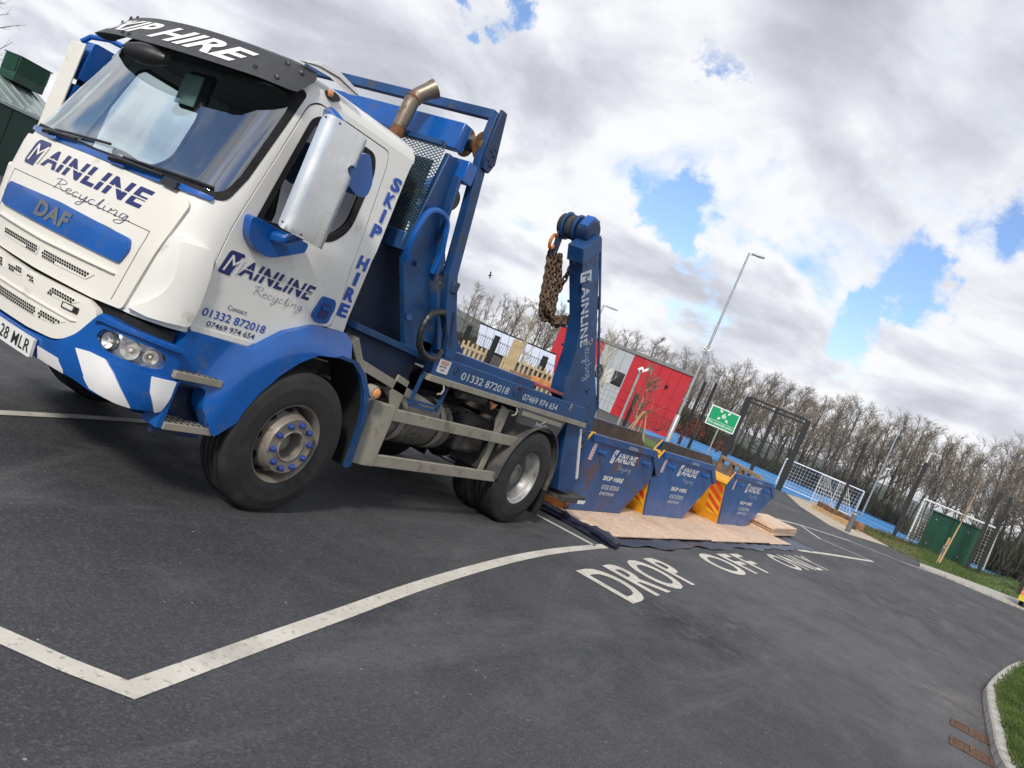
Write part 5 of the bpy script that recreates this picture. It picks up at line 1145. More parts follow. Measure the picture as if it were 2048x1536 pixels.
for i, (x0, x1, lab) in enumerate(((9.80, 10.16, 'rusty drain grate beside the kerb, the farther of the pair'), (8.90, 9.28, 'rusty drain grate beside the kerb, the nearer of the pair'))):
    t = thing('drain_grate', lab, 'drain', ((x0+x1)/2, -.78, 0), 'drain grates by the kerb')
    y0, y1 = -.965, -.585
    b = MB().bx(x0, x1, y0, y0+.03, .002, .012).bx(x0, x1, y1-.03, y1, .002, .012).bx(x0, x0+.03, y0+.03, y1-.03, .002, .012).bx(x1-.03, x1, y0+.03, y1-.03, .002, .012).bx(x0+.03, x1-.03, (y0+y1)/2-.014, (y0+y1)/2+.014, .002, .013)
    b.build('grate_frame', GRATE, t, bevel=.002)
    MB().bx(x0+.03, x1-.03, y0+.03, y1-.03, .002, .006).build('leaf_fill', mat('leaf_fill', (.12, .055, .03), .95, var=.4, vs=30) if i == 0 else MATS['leaf_fill'], t)
    b = MB(); 
    for k in range(7): y = y0+.04+k*(y1-y0-.08)/6; b.bx(x0+.03, x1-.03, y-.006, y+.006, .006, .010)
    b.build('grate_bars', GRATE, t)
    MB().bx(x0+.05, x1-.05, y1-.055, y1-.035, .006, .0075).build('open_slot', SOFT, t)
# loose leaves and grit along the kerb
q = random.Random(6); b = MB(); b.keep = True
for i in range(500):
    j = q.randrange(12, 50); p = kp[j]; d = abs(q.gauss(0, .08)); t_ = (kp[j+1]-kp[j]).normalized(); c = V((p.x-t_.y*d, p.y+t_.x*d, .006)); a = q.uniform(0, 6.3); r = q.uniform(.004, .012)
    b.add([c+V((math.cos(a+k*2.1)*r, math.sin(a+k*2.1)*r, q.uniform(0, .006))) for k in range(3)], [(0, 1, 2)])
tag(b.build('leaf_litter', mat('dead_leaf', (.22, .12, .05), .9, var=.5, vs=40), smooth=False), kind='stuff')
# ================================================================ FAR SETTING
def top(px, py, H_): r = ray(px, py); return CC+r*((H_-CAMH)/r.z)
def low(p): return V((p.x, p.y, 0))
PITCH = mat('pitch_blue', (.040, .23, .53), .75, var=.06, vs=1)
def poly_ground(name, m, pts, z, kind='structure'):
    b = MB(); b.keep = True; ps = [V((p[0], p[1], z)) for p in pts]
    for t_ in tess(ps): b.f.append(tuple(t_))
    b.v = [tuple(p) for p in ps]; return tag(b.build(name, m, smooth=False), kind=kind)
near = [gp(1290, 868), gp(1333, 880), gp(1440, 925), gp(1500, 952), gp(1563, 983), gp(1630, 1006), gp(1690, 1032), gp(1753, 1058), gp(1860, 1098), gp(1990, 1160), gp(2100, 1208)]
far = [gp(2250, 1250), gp(2100, 1188-4), gp(1990, 1140-4), gp(1807, 1057), gp(1728, 1023), gp(1633, 982), gp(1541, 944), gp(1387, 880), gp(1290, 842)]
far = [CC+(p-CC)*1.0 for p in far]
poly_ground('sports_pitch', PITCH, near+[low(p) if p.z >= 0 else p for p in far], .008)
wl_ = ribbon(gpts([(1400, 897), (1480, 930), (1560, 962), (1665, 1003), (1740, 1034)]), .35, .013); tag(wl_.build('pitch_marking', LINE, smooth=False), kind='structure')
PATHM = mat('buff_path', (.47, .40, .31), .85, var=.08, vs=3, fine=.15)
poly_ground('footpath', PATHM, gpts([(1572, 987), (1600, 996), (1640, 1010), (1716, 1052), (1785, 1092), (1775, 1093), (1700, 1070), (1657, 1050), (1600, 1013)]), .012)
ku = gpts([(1838, 1130), (1909, 1155), (1980, 1181), (2048, 1207), (2150, 1247)]); kl = gpts([(1838, 1134), (1909, 1163), (1980, 1193), (2048, 1221), (2150, 1264)]); b = MB(); n_k = len(ku)
b.add([(p.x, p.y, z) for pl_, z in ((kl, 0), (kl, .09), (ku, .11), (ku, 0)) for p in pl_], [(j*n_k+i, j*n_k+i+1, (j+1)*n_k+i+1, (j+1)*n_k+i) for j in range(3) for i in range(n_k-1)]); tag(b.build('kerb', KERB, smooth=False), kind='structure')
# verge: gently rising bank of grass and dead leaves
vn = gpts([(1716, 1060), (1781, 1095), (1872, 1140), (1950, 1168), (2048, 1200), (2140, 1236)])
vf = [at(1722, 1052, 56), at(1800, 1078, 58), at(1870, 1105, 56), at(1940, 1135, 56), at(2040, 1165, 57), at(2150, 1205, 58)]
b = MB(); b.keep = True; n = len(vn)
mid = [(a*.6+c*.4)+V((0, 0, .04)) for a, c in zip(vn, vf)]
b.add([(p.x, p.y, .015) for p in vn]+[tuple(p) for p in mid]+[tuple(p) for p in vf]+[(p.x+3, p.y+1, 0) for p in vf], [(j*n+i, j*n+i+1, (j+1)*n+i+1, (j+1)*n+i) for j in range(3) for i in range(n-1)])
def _verge(k):
    col = k.mix(k.ramp(k.noise(1.4, 6, .7), .3, .7, 0, 1), (.05, .09, .018), (.12, .17, .04)); col = k.mix(k.ramp(k.noise(.55, 5, .7), .50, .66, 0, .85), col, (.13, .085, .05))
    k.l(col, k.b.inputs['Base Color']); k.b.inputs['Roughness'].default_value = .95
VERGE = ground_mat('verge_ground', _verge); tag(b.build('verge', VERGE), kind='structure')
q = random.Random(12); s1 = []; s2 = []
for i in range(14000):
    j = q.uniform(0, n-1.01); a = int(j); f = j-a; v_ = q.random(); p = (vn[a]*(1-f)+vn[a+1]*f)*(1-v_)+(vf[a]*(1-f)+vf[a+1]*f)*v_; p = p+V((q.uniform(-.3, .3), q.uniform(-.3, .3), 0))
    (s1 if (q.random() < (.15 if j < 1.6 else .8)) else s2).append((p.x, p.y, max(p.z, .02)))
tag(blades('grass', s1, .08, .22, BL1, 5, .02), kind='stuff'); tag(blades('leaf_litter', s2, .03, .10, mat('litter', (.16, .09, .05), .9, var=.5), 6, .03), kind='stuff')
# hills far behind the wood
b = MB(); n = 60; HP = []
for i in range(n+1):
    a = R_(-40+i*130/n); d = 900; HP.append((d*math.cos(a), d*math.sin(a), 6+5*math.sin(i*.35)+4*math.sin(i*.9+1)+6))
b.add([(x, y, -1) for x, y, z in HP]+HP+[(x*1.3, y*1.3, z+12) for x, y, z in HP], [(j*(n+1)+i, j*(n+1)+i+1, (j+1)*(n+1)+i+1, (j+1)*(n+1)+i) for j in range(2) for i in range(n)])
tag(b.build('hills', mat('hill', (.12, .14, .13), .95, var=.2, vs=.01)), kind='structure')
# ================================================================ BARE TREES
BARK = mat('bark', (.085, .076, .062), .9, var=.35, vs=2); TWIG = mat('twig', (.19, .155, .118), .9, var=.25, vs=1); BARKP = mat('birch_bark', (.42, .38, .28), .8, var=.3, vs=4)
IVY = mat('ivy_leaf', (.030, .045, .015), .7, var=.5, vs=2)
def limb(b, p, d, ln, r, q, n=4, sides=5, curl=.16, up=.10):
    pts = [p.copy()]; rs = [r]; d = d.copy()
    for i in range(n):
        d = (d+V((q.uniform(-curl, curl), q.uniform(-curl, curl), q.uniform(-curl, curl)+up))).normalized(); p = p+d*ln/n; pts.append(p); rs.append(r*(1-(i+1)/n*.72))
    b.tube(pts, rs, sides, caps=False); return pts, rs, d
def tree_meshes(seed, Ht, spread=.40, base=.22, nl=17, dens=1.0, multi=1, leaf=0):
    q = random.Random(seed); tr = MB(); cr_ = MB(); fr = []
    for s in range(multi):
        a = q.uniform(0, 6.28); d0 = V((math.cos(a)*.12*(multi > 1), math.sin(a)*.12*(multi > 1), 1)).normalized()
        tp, trr, _ = limb(tr, V((0, 0, -.1))+V((math.cos(a), math.sin(a), 0))*(.3 if multi > 1 else 0), d0, Ht*.88, Ht*.014/(multi**.4), q, 9, 8, .07, .03)
        for i in range(max(4, int(nl/multi))):
            f = base+(1-base)*((i+q.random())/max(4, int(nl/multi))); k = f*(len(tp)-1); j = min(int(k), len(tp)-2); p = tp[j].lerp(tp[j+1], k-j); rr = trr[j]*.55
            a = q.uniform(0, 6.28)+i*2.4; el = q.uniform(.35, .9)+.35*f; d = V((math.cos(a), math.sin(a), math.tan(min(1.2, el)))).normalized(); ln = Ht*spread*(1.0-.62*f)*q.uniform(.75, 1.2)
            lp, lr, _ = limb(tr if i % 3 == 0 else cr_, p, d, ln, max(.03, rr), q, 5, 5, .22, .10)
            for m in range(int(7*dens)):
                k2 = q.uniform(.25, 1)*(len(lp)-1); j2 = min(int(k2), len(lp)-2); p2 = lp[j2].lerp(lp[j2+1], k2-j2); a2 = q.uniform(0, 6.28); d2 = (d*.5+V((math.cos(a2), math.sin(a2), q.uniform(-.1, .9)))).normalized()
                bp, br_, _ = limb(cr_, p2, d2, ln*q.uniform(.3, .55), .028, q, 4, 3, .28, .10)
                for t in range(int(10*dens)):
                    k3 = q.uniform(.15, 1)*(len(bp)-1); j3 = min(int(k3), len(bp)-2); p3 = bp[j3].lerp(bp[j3+1], k3-j3); a3 = q.uniform(0, 6.28); d3 = (d2*.6+V((math.cos(a3), math.sin(a3), q.uniform(-.2, 1)))).normalized()
                    l3 = ln*q.uniform(.10, .26); w3 = .010; s3 = d3.cross(V((q.uniform(-1, 1), q.uniform(-1, 1), .3))).normalized()*w3; e3 = p3+d3*l3; md = p3+d3*l3*.5+V((q.uniform(-.1, .1), q.uniform(-.1, .1), q.uniform(0, .1)))*l3
                    cr_.add([p3-s3, p3+s3, md+s3*.8, md-s3*.8, e3], [(0, 1, 2, 3), (3, 2, 4)])
                    for u in range(3):
                        pp = p3.lerp(e3, q.uniform(.2, .95)); dd = (d3+V((q.uniform(-1, 1), q.uniform(-1, 1), q.uniform(-.4, 1)))).normalized()*l3*q.uniform(.3, .7); ss = dd.cross(V((q.uniform(-1, 1), .3, q.uniform(-1, 1)))).normalized()*.008
                        cr_.add([pp-ss, pp+ss, pp+dd], [(0, 1, 2)])
        if leaf:
            for i in range(leaf):
                k = q.random()**1.3*.75*(len(tp)-1); j = int(k); p = tp[j].lerp(tp[j+1], k-j); a = q.uniform(0, 6.28); r = q.uniform(.15, .65); c = p+V((math.cos(a)*r, math.sin(a)*r, 0)); s = .09
                v = [V((q.uniform(-s, s), q.uniform(-s, s), q.uniform(-s, s))) for _ in range(3)]; fr.append([c+x for x in v])
    return tr, cr_, fr
def make_tree(kw):
    tr, cr_, fr = tree_meshes(**kw)
    r = thing('bare_tree', 'x', 'tree', (0, 0, 0)); a = tr.build('trunk', BARK, r, smooth=True); cr_.keep = True; c = cr_.build('crown', TWIG, r, smooth=False)
    if fr:
        b = MB(); b.keep = True
        for f in fr: b.add(f, [(0, 1, 2)])
        b.build('ivy', IVY, r, smooth=False)
    return r
def copy_tree(o, parent=None):
    c = link(o.copy()); c.parent = parent
    for ch in [x for x in o.children]: copy_tree(ch, c)
    return c
PROT = [make_tree(dict(seed=11, Ht=16, spread=.42, nl=18, dens=1.05)), make_tree(dict(seed=23, Ht=16, spread=.36, base=.3, nl=20)), make_tree(dict(seed=37, Ht=16, spread=.33, base=.15, nl=21, multi=3)), make_tree(dict(seed=41, Ht=16, spread=.45, base=.2, nl=16, dens=1.15, leaf=1500)), make_tree(dict(seed=59, Ht=16, spread=.30, base=.35, nl=18, multi=2))]
SKYL = [(880, .060), (960, .066), (1000, .074), (1050, .088), (1110, .088), (1180, .082), (1250, .095), (1330, .090), (1400, .108), (1500, .112), (1600, .122), (1700, .128), (1800, .135), (1900, .148), (1980, .165), (2060, .185), (2200, .19)]
q = random.Random(77); k = 0; used = [False]*5
def tree_at(px, D_, kind, hs, grp, lab):
    global k
    hy = 372+.4286*px-40; r = ray(px, hy); r = V((r.x, r.y, 0)); p = r*D_
    sc = (1.74+hs*D_)/15.2
    o = PROT[kind] if not used[kind] else copy_tree(PROT[kind]); used[kind] = True
    o.location = (p.x, p.y, -.05); o.scale = (sc*q.uniform(.85, 1.15), sc*q.uniform(.85, 1.15), sc); o.rotation_euler = (0, 0, q.uniform(0, 6.28))
    tag(o, lab, 'tree', grp)
px = 905
while px < 2150:
    hs = _interp(SKYL, px)*q.uniform(.74, .93); D_ = q.uniform(118, 150) if px < 1850 else q.uniform(88, 120)
    tree_at(px+q.uniform(-8, 8), D_, q.randrange(5), hs, 'bare trees of the far wood', 'tall leafless tree in the wood behind the pitch fence'); px += q.uniform(14, 24)
px = 1300
while px < 2150:
    tree_at(px, q.uniform(150, 185), q.randrange(5), _interp(SKYL, px)*q.uniform(.7, .9), 'bare trees of the far wood', 'tall leafless tree in the wood behind the pitch fence'); px += q.uniform(22, 34)
# undergrowth of the wood: brambles, ivy and saplings that read as one mass
q = random.Random(31); b = MB(); b.keep = True; b2 = MB(); b2.keep = True
def thick(px0, px1, d0, d1, h, cnt, wdt):
    for i in range(cnt):
        px = q.uniform(px0, px1); D_ = q.uniform(d0, d1); r = ray(px, 372+.4286*px-40); p = V((r.x*D_, r.y*D_, 0)); hh = h*q.uniform(.25, 1.0)*(.7+.3*math.sin(px*.02)); d = V((q.uniform(-.35, .35), q.uniform(-.35, .35), 1)); s = V((q.uniform(-1, 1), q.uniform(-1, 1), 0)).normalized()*wdt
        z0 = q.uniform(0, hh*.6); c = p+V((0, 0, z0))
        (b if q.random() < .7 else b2).add([c-s, c+s, c+d*(hh-z0)], [(0, 1, 2)])
thick(1180, 1850, 128, 150, 5.5, 9000, .10); thick(1780, 2160, 92, 112, 6.0, 7000, .10); thick(880, 1300, 105, 125, 3.2, 5000, .10)
tag(b.build('undergrowth', mat('bramble', (.050, .042, .028), .95, var=.4, vs=.5), smooth=False), kind='stuff'); tag(b2.build('undergrowth', mat('bramble_green', (.035, .045, .018), .95, var=.4, vs=.5), smooth=False), kind='stuff')
# ================================================================ RED AND GREY BUILDING
RED = mat('red_cladding', (.46, .022, .030), .45, var=.06, vs=.6); GREYC = mat('grey_cladding', (.40, .43, .45), .5, var=.05, vs=.5); ROOFG = mat('roof_edge', (.20, .20, .20), .6, var=.1)
WGL = mat('window_dark', (.015, .018, .02), .12, var=.3, vs=.5); WSTR = mat('white_frame', (.55, .56, .56), .5)
HB = 6.0
A_ = top(1160, 662, HB+.0); A_ = low(top(1215, 681, HB)); B_ = low(top(1388, 748, HB)); dr_ = (B_-A_).normalized(); A_ = A_-dr_*5.2; Lw = (B_-A_).length; nr = V((dr_.y, -dr_.x, 0)); 
if nr.dot(CC-A_) < 0: nr = -nr
bd = thing('school_building', 'red and grey clad low building behind the lifting arm and lamp post', 'building', A_)
W = lambda u, z, e=0.0: A_+dr_*u+V((0, 0, z))+nr*e
def ux(px, py):   # where the sight line meets the front wall
    r = ray(px, py); t = (A_-CC).dot(nr)/r.dot(nr); p = CC+r*t; return (p-A_).dot(dr_), p.z
u1, _z = ux(1214, 842); u1 = ux(1271, 703)[0]; u0 = ux(1215, 681)[0]; u1 = (ux(1271, 703)[0]+ux(1222, 825)[0])/2
rad_ = (B_-CC); rad_.z = 0; rad_.normalize(); rad_ = (rad_+V((-rad_.y, rad_.x, 0))*.04).normalized()
def wbox(name, m, ua, ub, z0, z1, e0, e1, par, bev=0):
    ex = nr*(e1-e0) if e0 > -3 else -rad_*(e1-e0)
    f_ = e0 if e0 > -3 else e1
    return MB().prism([W(ua, z0, f_), W(ub, z0, f_), W(ub, z1, f_), W(ua, z1, f_)], ex if e0 > -3 else -ex).build(name, m, par, bevel=bev, smooth=False)
wbox('wall', RED, 0, u0, 0, 5.75, -7, 0, bd); wbox('wall', GREYC, u0+.002, u1, 0, 5.75, -7, 0, bd); wr = wbox('wall', RED, u1+.002, Lw, 0, 5.75, -7, 0, bd)
wbox('roof', ROOFG, -.15, Lw+.15, 5.75, 6.02, -7.1, .14, bd)
b = MB(); n = 6
for i in range(1, n): u = u1+(Lw-u1)*i/n; b.prism([W(u-.02, .05, .004), W(u+.02, .05, .004), W(u+.02, 5.7, .004), W(u-.02, 5.7, .004)], nr*.003)
for z in (2.3, 1.5, .8): b.prism([W(u1, z-.015, .0045), W(Lw, z-.015, .0045), W(Lw, z+.015, .0045), W(u1, z+.015, .0045)], nr*.003)
b.build('cladding_joint', mat('joint_dark', (.16, .008, .012), .7), bd, smooth=False)
b = MB()
for i in range(1, 7): u = u0+(u1-u0)*i/7; b.prism([W(u-.018, .05, .004), W(u+.018, .05, .004), W(u+.018, 2.4 if i not in (3, 5) else 5.7, .004), W(u-.018, 2.4 if i not in (3, 5) else 5.7, .004)], nr*.003)
for z in (2.35, 1.85, 1.35, .85): b.prism([W(u0, z-.015, .0045), W(u1, z-.015, .0045), W(u1, z+.015, .0045), W(u0, z+.015, .0045)], nr*.003)
b.build('cladding_joint', mat('joint_grey', (.17, .19, .20), .7), bd, smooth=False)
for f0, f1, m in ((.02, .30, WGL), (.34, .58, WSTR), (.62, .97, WGL)):
    wv = wbox('window', m, u0+(u1-u0)*f0, u0+(u1-u0)*f1, 2.45, 3.75, -.02, .02, bd); wbox('sill', WSTR, u0+(u1-u0)*f0, u0+(u1-u0)*f1, 2.36, 2.44, 0, .06, wv)
wbox('window', WGL, u0+.1, u0+1.4, .3, .95, -.02, .02, bd)
wbox('vent', SOFT, u1+(Lw-u1)*.66, u1+(Lw-u1)*.71, 3.9, 4.25, 0, .05, bd)
# receding left side wall with a tall strip window
sv = low(top(1130, 668, HB+.0)); 
r1 = ray(1130, 668); 
for t in [i*.25 for i in range(160, 480)]:
    p = CC+r1*t
    if p.z >= 5.9: break
sd_ = (V((p.x, p.y, 0))-W(0, 0, 0)); 
MB().prism([W(0, 0, -.05), V((p.x, p.y, 0)), V((p.x, p.y, 5.72)), W(0, 5.72, -.05)], -nr*.2).build('side_wall', RED, bd, smooth=False)
sw_ = lambda f, z: W(0, 0, .0)+sd_*f+V((0, 0, z))
nn2 = V((sd_.y, -sd_.x, 0)).normalized(); nn2 = nn2 if nn2.dot(CC-A_) > 0 else -nn2
MB().prism([sw_(.45, .3)+nn2*.02, sw_(.68, .3)+nn2*.02, sw_(.68, 4.4)+nn2*.02, sw_(.45, 4.4)+nn2*.02], nn2*.08).build('window', WSTR, bd, smooth=False)
for z in (.5, 1.5, 2.5, 3.5): MB().prism([sw_(.49, z)+nn2*.12, sw_(.64, z)+nn2*.12, sw_(.64, z+.75)+nn2*.12, sw_(.49, z+.75)+nn2*.12], nn2*.02).build('pane', WGL, bd, smooth=False)
# ================================================================ PALE PANELLED CANOPY BUILDING
PAN = mat('pale_panel', (.50, .54, .64), .35, var=.05, vs=.6)
a0 = at(961, 648, 70); a1 = at(1112, 712, 66); a0.z = a1.z = 2.75
cb2 = thing('canopy_building', 'low building of pale blue-white panels seen over the lorry bed', 'building', low(a0))
b = MB(); nseg = 10; dd = (a1-a0)
for i in range(nseg):
    p0 = a0+dd*(i/nseg); p1 = a0+dd*((i+.95)/nseg); MB().prism([p0, p1, p1+V((-.9, -1.0, -1.75)), p0+V((-.9, -1.0, -1.75))], (.03, .03, .03)).build('roof_panel', PAN, cb2, smooth=False)
MB().bar(a0+V((.05, .1, .05)), a1+V((.05, .1, .05)), .12, .12).build('ridge', SOFT, cb2)
MB().prism([low(a0)+V((-.6, -.6, 0)), low(a1)+V((-.6, -.6, 0)), low(a1)+V((-.6, -.6, 1.1)), low(a0)+V((-.6, -.6, 1.1))], (.2, .3, 0)).build('wall', mat('dark_brick', (.09, .075, .07), .9, var=.2), cb2, smooth=False)
# ================================================================ FENCES
FEN = mat('black_coated_steel', (.010, .011, .012), .5, var=.2)
def post(nm, lab, p, H_, w_=.10, cat='post', grp=None):
    o = MB().bx(p.x-w_/2, p.x+w_/2, p.y-w_/2, p.y+w_/2, 0, H_).build(nm, FEN, bevel=.005); tag(o, lab, cat, grp); return o
def fence(lab, P, H_, dv=.12, dh=.30, tw=.012, pw=.12, topH=None, cat='fence'):
    t = thing('mesh_fence', lab, cat, low(P[0]), 'black fences round the pitch')
    for p in P: MB().bx(p.x-pw/2, p.x+pw/2, p.y-pw/2, p.y+pw/2, 0, H_+.02).build('post', FEN, t)
    b = MB(); b.keep = True
    for a, c in zip(P, P[1:]):
        a, c = low(a), low(c); L2 = (c-a).length; d = (c-a).normalized()
        for i in range(1, int(L2/dv)):
            p = a+d*(i*dv); s = d*tw/2; b.add([p-s, p+s, p+s+V((0, 0, H_)), p-s+V((0, 0, H_))], [(0, 1, 2, 3)])
        z = dh
        while z <= H_: s = V((0, 0, tw*.6)); b.add([a+V((0, 0, z))-s, c+V((0, 0, z))-s, c+V((0, 0, z))+s, a+V((0, 0, z))+s], [(0, 1, 2, 3)]); z += dh
    b.build('wire_mesh', FEN, t, smooth=False); return t
HF = 5.6
FP = [low(top(x, y, HF)) for x, y in ((1411, 764), (1433, 767), (1497, 797))]
fence('tall black mesh fence between the red building and the gate frame', FP, HF, dh=.25, pw=.2)
FQ = [low(top(x, y, HF)) for x, y in ((1618, 842), (1732, 887))]+[low(top(1853, 926, HF))]
fence('tall black mesh fence running right from the gate frame past the goals', FQ, HF, dh=.25, pw=.2)
FR = [FQ[-1]]+[low(top(x, y, HF)) for x, y in ((2002, 985), (2023, 996), (2110, 1030))]
fence('tall black mesh fence behind the grass verge at the right edge', FR, HF, dh=.25, pw=.22)
# far side of the pitch
P_ = [low(gp(1450, 903)), low(gp(1633, 977)), low(gp(1760, 1031)), low(gp(1880, 1080))]
P_ = [p*min(1.0, 125/ max(1, V((p.x, p.y, 0)).dot(V((CF.x, CF.y, 0))))) for p in P_]
PP = []
for a, c in zip(P_, P_[1:]):
    for i in range(5): PP.append(a.lerp(c, i/5))
fence('black mesh fence along the far side of the pitch', PP+[P_[-1]], 4.5, dv=.35, dh=.6, tw=.02)
# gate frame
gl_, gr_ = low(top(1500, 793, 5.55)), low(top(1618, 840, 5.55))
gt = thing('gate_frame', 'tall black steel gateway into the blue sports pitch', 'gate', gl_)
gd_ = (gr_-gl_).normalized(); gn = V((gd_.y, -gd_.x, 0))
for nm, p, w_ in (('gate_post', gl_, .42), ('gate_post', gr_, .42), ('centre_post', gl_.lerp(gr_, .49), .26)):
    MB().bar(p, p+V((0, 0, 5.5)), w_, .14, gn).build(nm, FEN, gt)
for z in (5.5, 5.18): MB().bar(gl_+V((0, 0, z)), gr_+V((0, 0, z)), .16, .14).build('top_beam', FEN, gt)
for i in range(12): p = gl_.lerp(gr_, (i+.5)/12)+V((0, 0, 5.34)); MB().bar(p-V((0, 0, .14)), p+V((0, 0, .14)), .04, .04).build('beam_web', FEN, gt)
b = MB(); b.keep = True
for i in range(1, int((gr_-gl_).length/.14)): p = gl_+gd_*(i*.14); b.add([p-gd_*.006, p+gd_*.006, p+gd_*.006+V((0, 0, 5.1)), p-gd_*.006+V((0, 0, 5.1))], [(0, 1, 2, 3)])
for i in range(1, 22): b.add([gl_+V((0, 0, i*.24-.006)), gr_+V((0, 0, i*.24-.006)), gr_+V((0, 0, i*.24+.006)), gl_+V((0, 0, i*.24+.006))], [(0, 1, 2, 3)])
b.build('wire_mesh', FEN, gt, smooth=False)
lk = gl_.lerp(gr_, .49)+V((0, 0, 1.75))+gn*.05
MB().bar(lk-gd_*.75, lk+gd_*.75, .55, .08, (0, 0, 1)).build('lock_box', FEN, gt) if False else [MB().bar(lk-gd_*.65+V((0, 0, s*.32)), lk+gd_*.65+V((0, 0, s*.32)), .06, .08).build('lock_guard', FEN, gt) for s in (-1, 1)]
for s in (-.65, 0, .65): MB().bar(lk+gd_*s-V((0, 0, .32)), lk+gd_*s+V((0, 0, .32)), .08, .06).build('lock_guard', FEN, gt)
for p in (gl_, gr_):
    for z in (1.0, 2.5, 4.4): MB().bar(p-gd_*.2+V((0, 0, z)), p+gd_*.2+V((0, 0, z)), .06, .20).build('hinge', GALV, gt)
# ================================================================ LAMP POSTS
def lamp(lab, px, py, D_, Hh, r0=.07, r1=.04, head=1, arm=.5, ang=None, base=None, mat_=GALV, nm='street_lamp'):
    p = at(px, py, D_); zt = p.z; p = low(p); t = thing(nm, lab, 'street lamp', p, 'lamp posts and floodlight masts')
    if base: MB().tube([p, p+V((0, 0, base)), p+V((0, 0, base+.08))], [base_r, base_r, r0], 16).build('base', mat_, t); z0 = base
    else: z0 = 0
    MB().tube([p+V((0, 0, z0)), p+V((0, 0, zt))], [r0, r1], 14).build('pole', mat_, t)
    d = V((math.cos(ang), math.sin(ang), 0)); s = V((-d.y, d.x, 0)); q0 = p+V((0, 0, zt-.05))
    MB().bar(q0, q0+d*.18, .05, .04).build('bracket', mat_, t)
    h0 = q0+d*.12+V((0, 0, .02)); L3 = arm
    vs = [h0-s*.07, h0+s*.07, h0+d*L3*.6+s*.16, h0+d*L3+s*.07, h0+d*L3-s*.07, h0+d*L3*.6-s*.16]
    MB().prism(vs, (0, 0, .07)).build('lamp_head', mat_, t, bevel=.01); MB().prism([h0+(v-h0)*.8+d*.06-V((0, 0, .012)) for v in vs], (0, 0, .012)).build('lamp_lens', LWHITE, t)
    return t, p, zt
base_r = .125
rdir = math.atan2(CR.y, CR.x)
l1, p1, zt1 = lamp('tall grey lamp post standing beside the red building behind the skips', 1499, 506, 38, 0, .072, .045, arm=.62, ang=rdir-.3, base=1.95)
MB().lathe([(.0005, -.14), (.05, -.12), (.06, .05), (.0005, .08)], at(1411, 697, 37.9), (1, -.5, -.2), 12).build('cctv_camera', LWHITE, l1); MB().tube([at(1414, 702, 38), at(1421, 700, 38)], .03, 8).build('camera_bracket', GALV, l1)
base_r = .1
lamp('lamp post whose dark flat head shows just right of the lettered arm', 1208, 610, 48, 0, .06, .04, arm=.75, ang=rdir-.1)
l3, _p, _z = lamp('slender floodlight mast between the goals and the wood', 1804, 850, 95, 0, .12, .08, arm=.6, ang=rdir)
hb_ = at(1771, 938, 95); MB().bar(hb_, hb_+CR*.6, .15, .12).build('lamp_arm', LWHITE, l3)
lamp('short pale lamp post rising behind the black fence post at the right', 1862, 905, 59, 0, .07, .06, arm=.6, ang=rdir, mat_=mat('pale_steel', (.62, .62, .60), .5))
# ================================================================ GOALS
GW = mat('goal_white', (.72, .72, .72), .4); NET = mat('net_white', (.75, .75, .75), .7)
def net(b, a, c, d, e, nu, nv, t=.012):
    """net over the quad a-c-e-d (a,c top edge; d,e bottom)"""
    for i in range(nu+1):
        p0, p1 = a.lerp(c, i/nu), d.lerp(e, i/nu); s = (c-a).normalized()*t; b.add([p0-s, p0+s, p1+s, p1-s], [(0, 1, 2, 3)])
    for j in range(nv+1):
        p0, p1 = a.lerp(d, j/nv), c.lerp(e, j/nv); s = (d-a).normalized()*t; b.add([p0-s, p0+s, p1+s, p1-s], [(0, 1, 2, 3)])
def goal(lab, tl, tr, H_, depth, r=.05, cell=.28, dirv=None, t=.012):
    a, c = V((tl.x, tl.y, H_)), V((tr.x, tr.y, H_)); d = (c-a).normalized(); n_ = V((-d.y, d.x, 0)) if dirv is None else dirv
    th = thing('football_goal', lab, 'goal', low(a), 'football goals')
    for p in (a, c): MB().tube([low(p), p], r, 10).build('goal_post', GW, th)
    MB().tube([a, c], r, 10).build('crossbar', GW, th)
    a2, c2 = a+n_*depth*.35, c+n_*depth*.35; a3, c3 = low(a)+n_*depth, low(c)+n_*depth
    for p, p2, p3 in ((a, a2, a3), (c, c2, c3)): MB().tube([p, p2-V((0, 0, .03)), p3+V((0, 0, .05))], r*.7, 8).tube([low(p)+V((0, 0, .05)), p3+V((0, 0, .05))], r*.7, 8).build('back_support', GW, th)
    MB().tube([a3+V((0, 0, .05)), c3+V((0, 0, .05))], r*.7, 8).build('base_bar', GW, th)
    b = MB(); b.keep = True; L2 = (c-a).length; nu = int(L2/cell); nv = int(H_/cell)
    net(b, a2, c2, a3, c3, nu, nv, t); net(b, a, c, a2, c2, nu, 2, t)
    for p, p2, p3 in ((a, a2, a3), (c, c2, c3)): net(b, p, p2, low(p), p3, max(3, int(depth/cell)), nv, t)
    b.build('net', NET, th, smooth=False); return th
g_l, g_r = at(1575, 914, 74), at(1730, 981, 72)
goal('large white goal with a net stretching behind the small goal', g_l, g_r, 2.50, 1.6, .055)
s_l, s_r = at(1646, 947, 66), at(1682, 960, 63)
goal('small white goal in front of the long goal', s_l, s_r, 2.35, 2.0, .045, cell=.3)
t_l, t_r = at(1850, 997, 60), at(1996, 1057, 57)
goal('white goal behind the green cabinet', t_l, t_r, 3.62, 2.6, .075, cell=.22, t=.011)
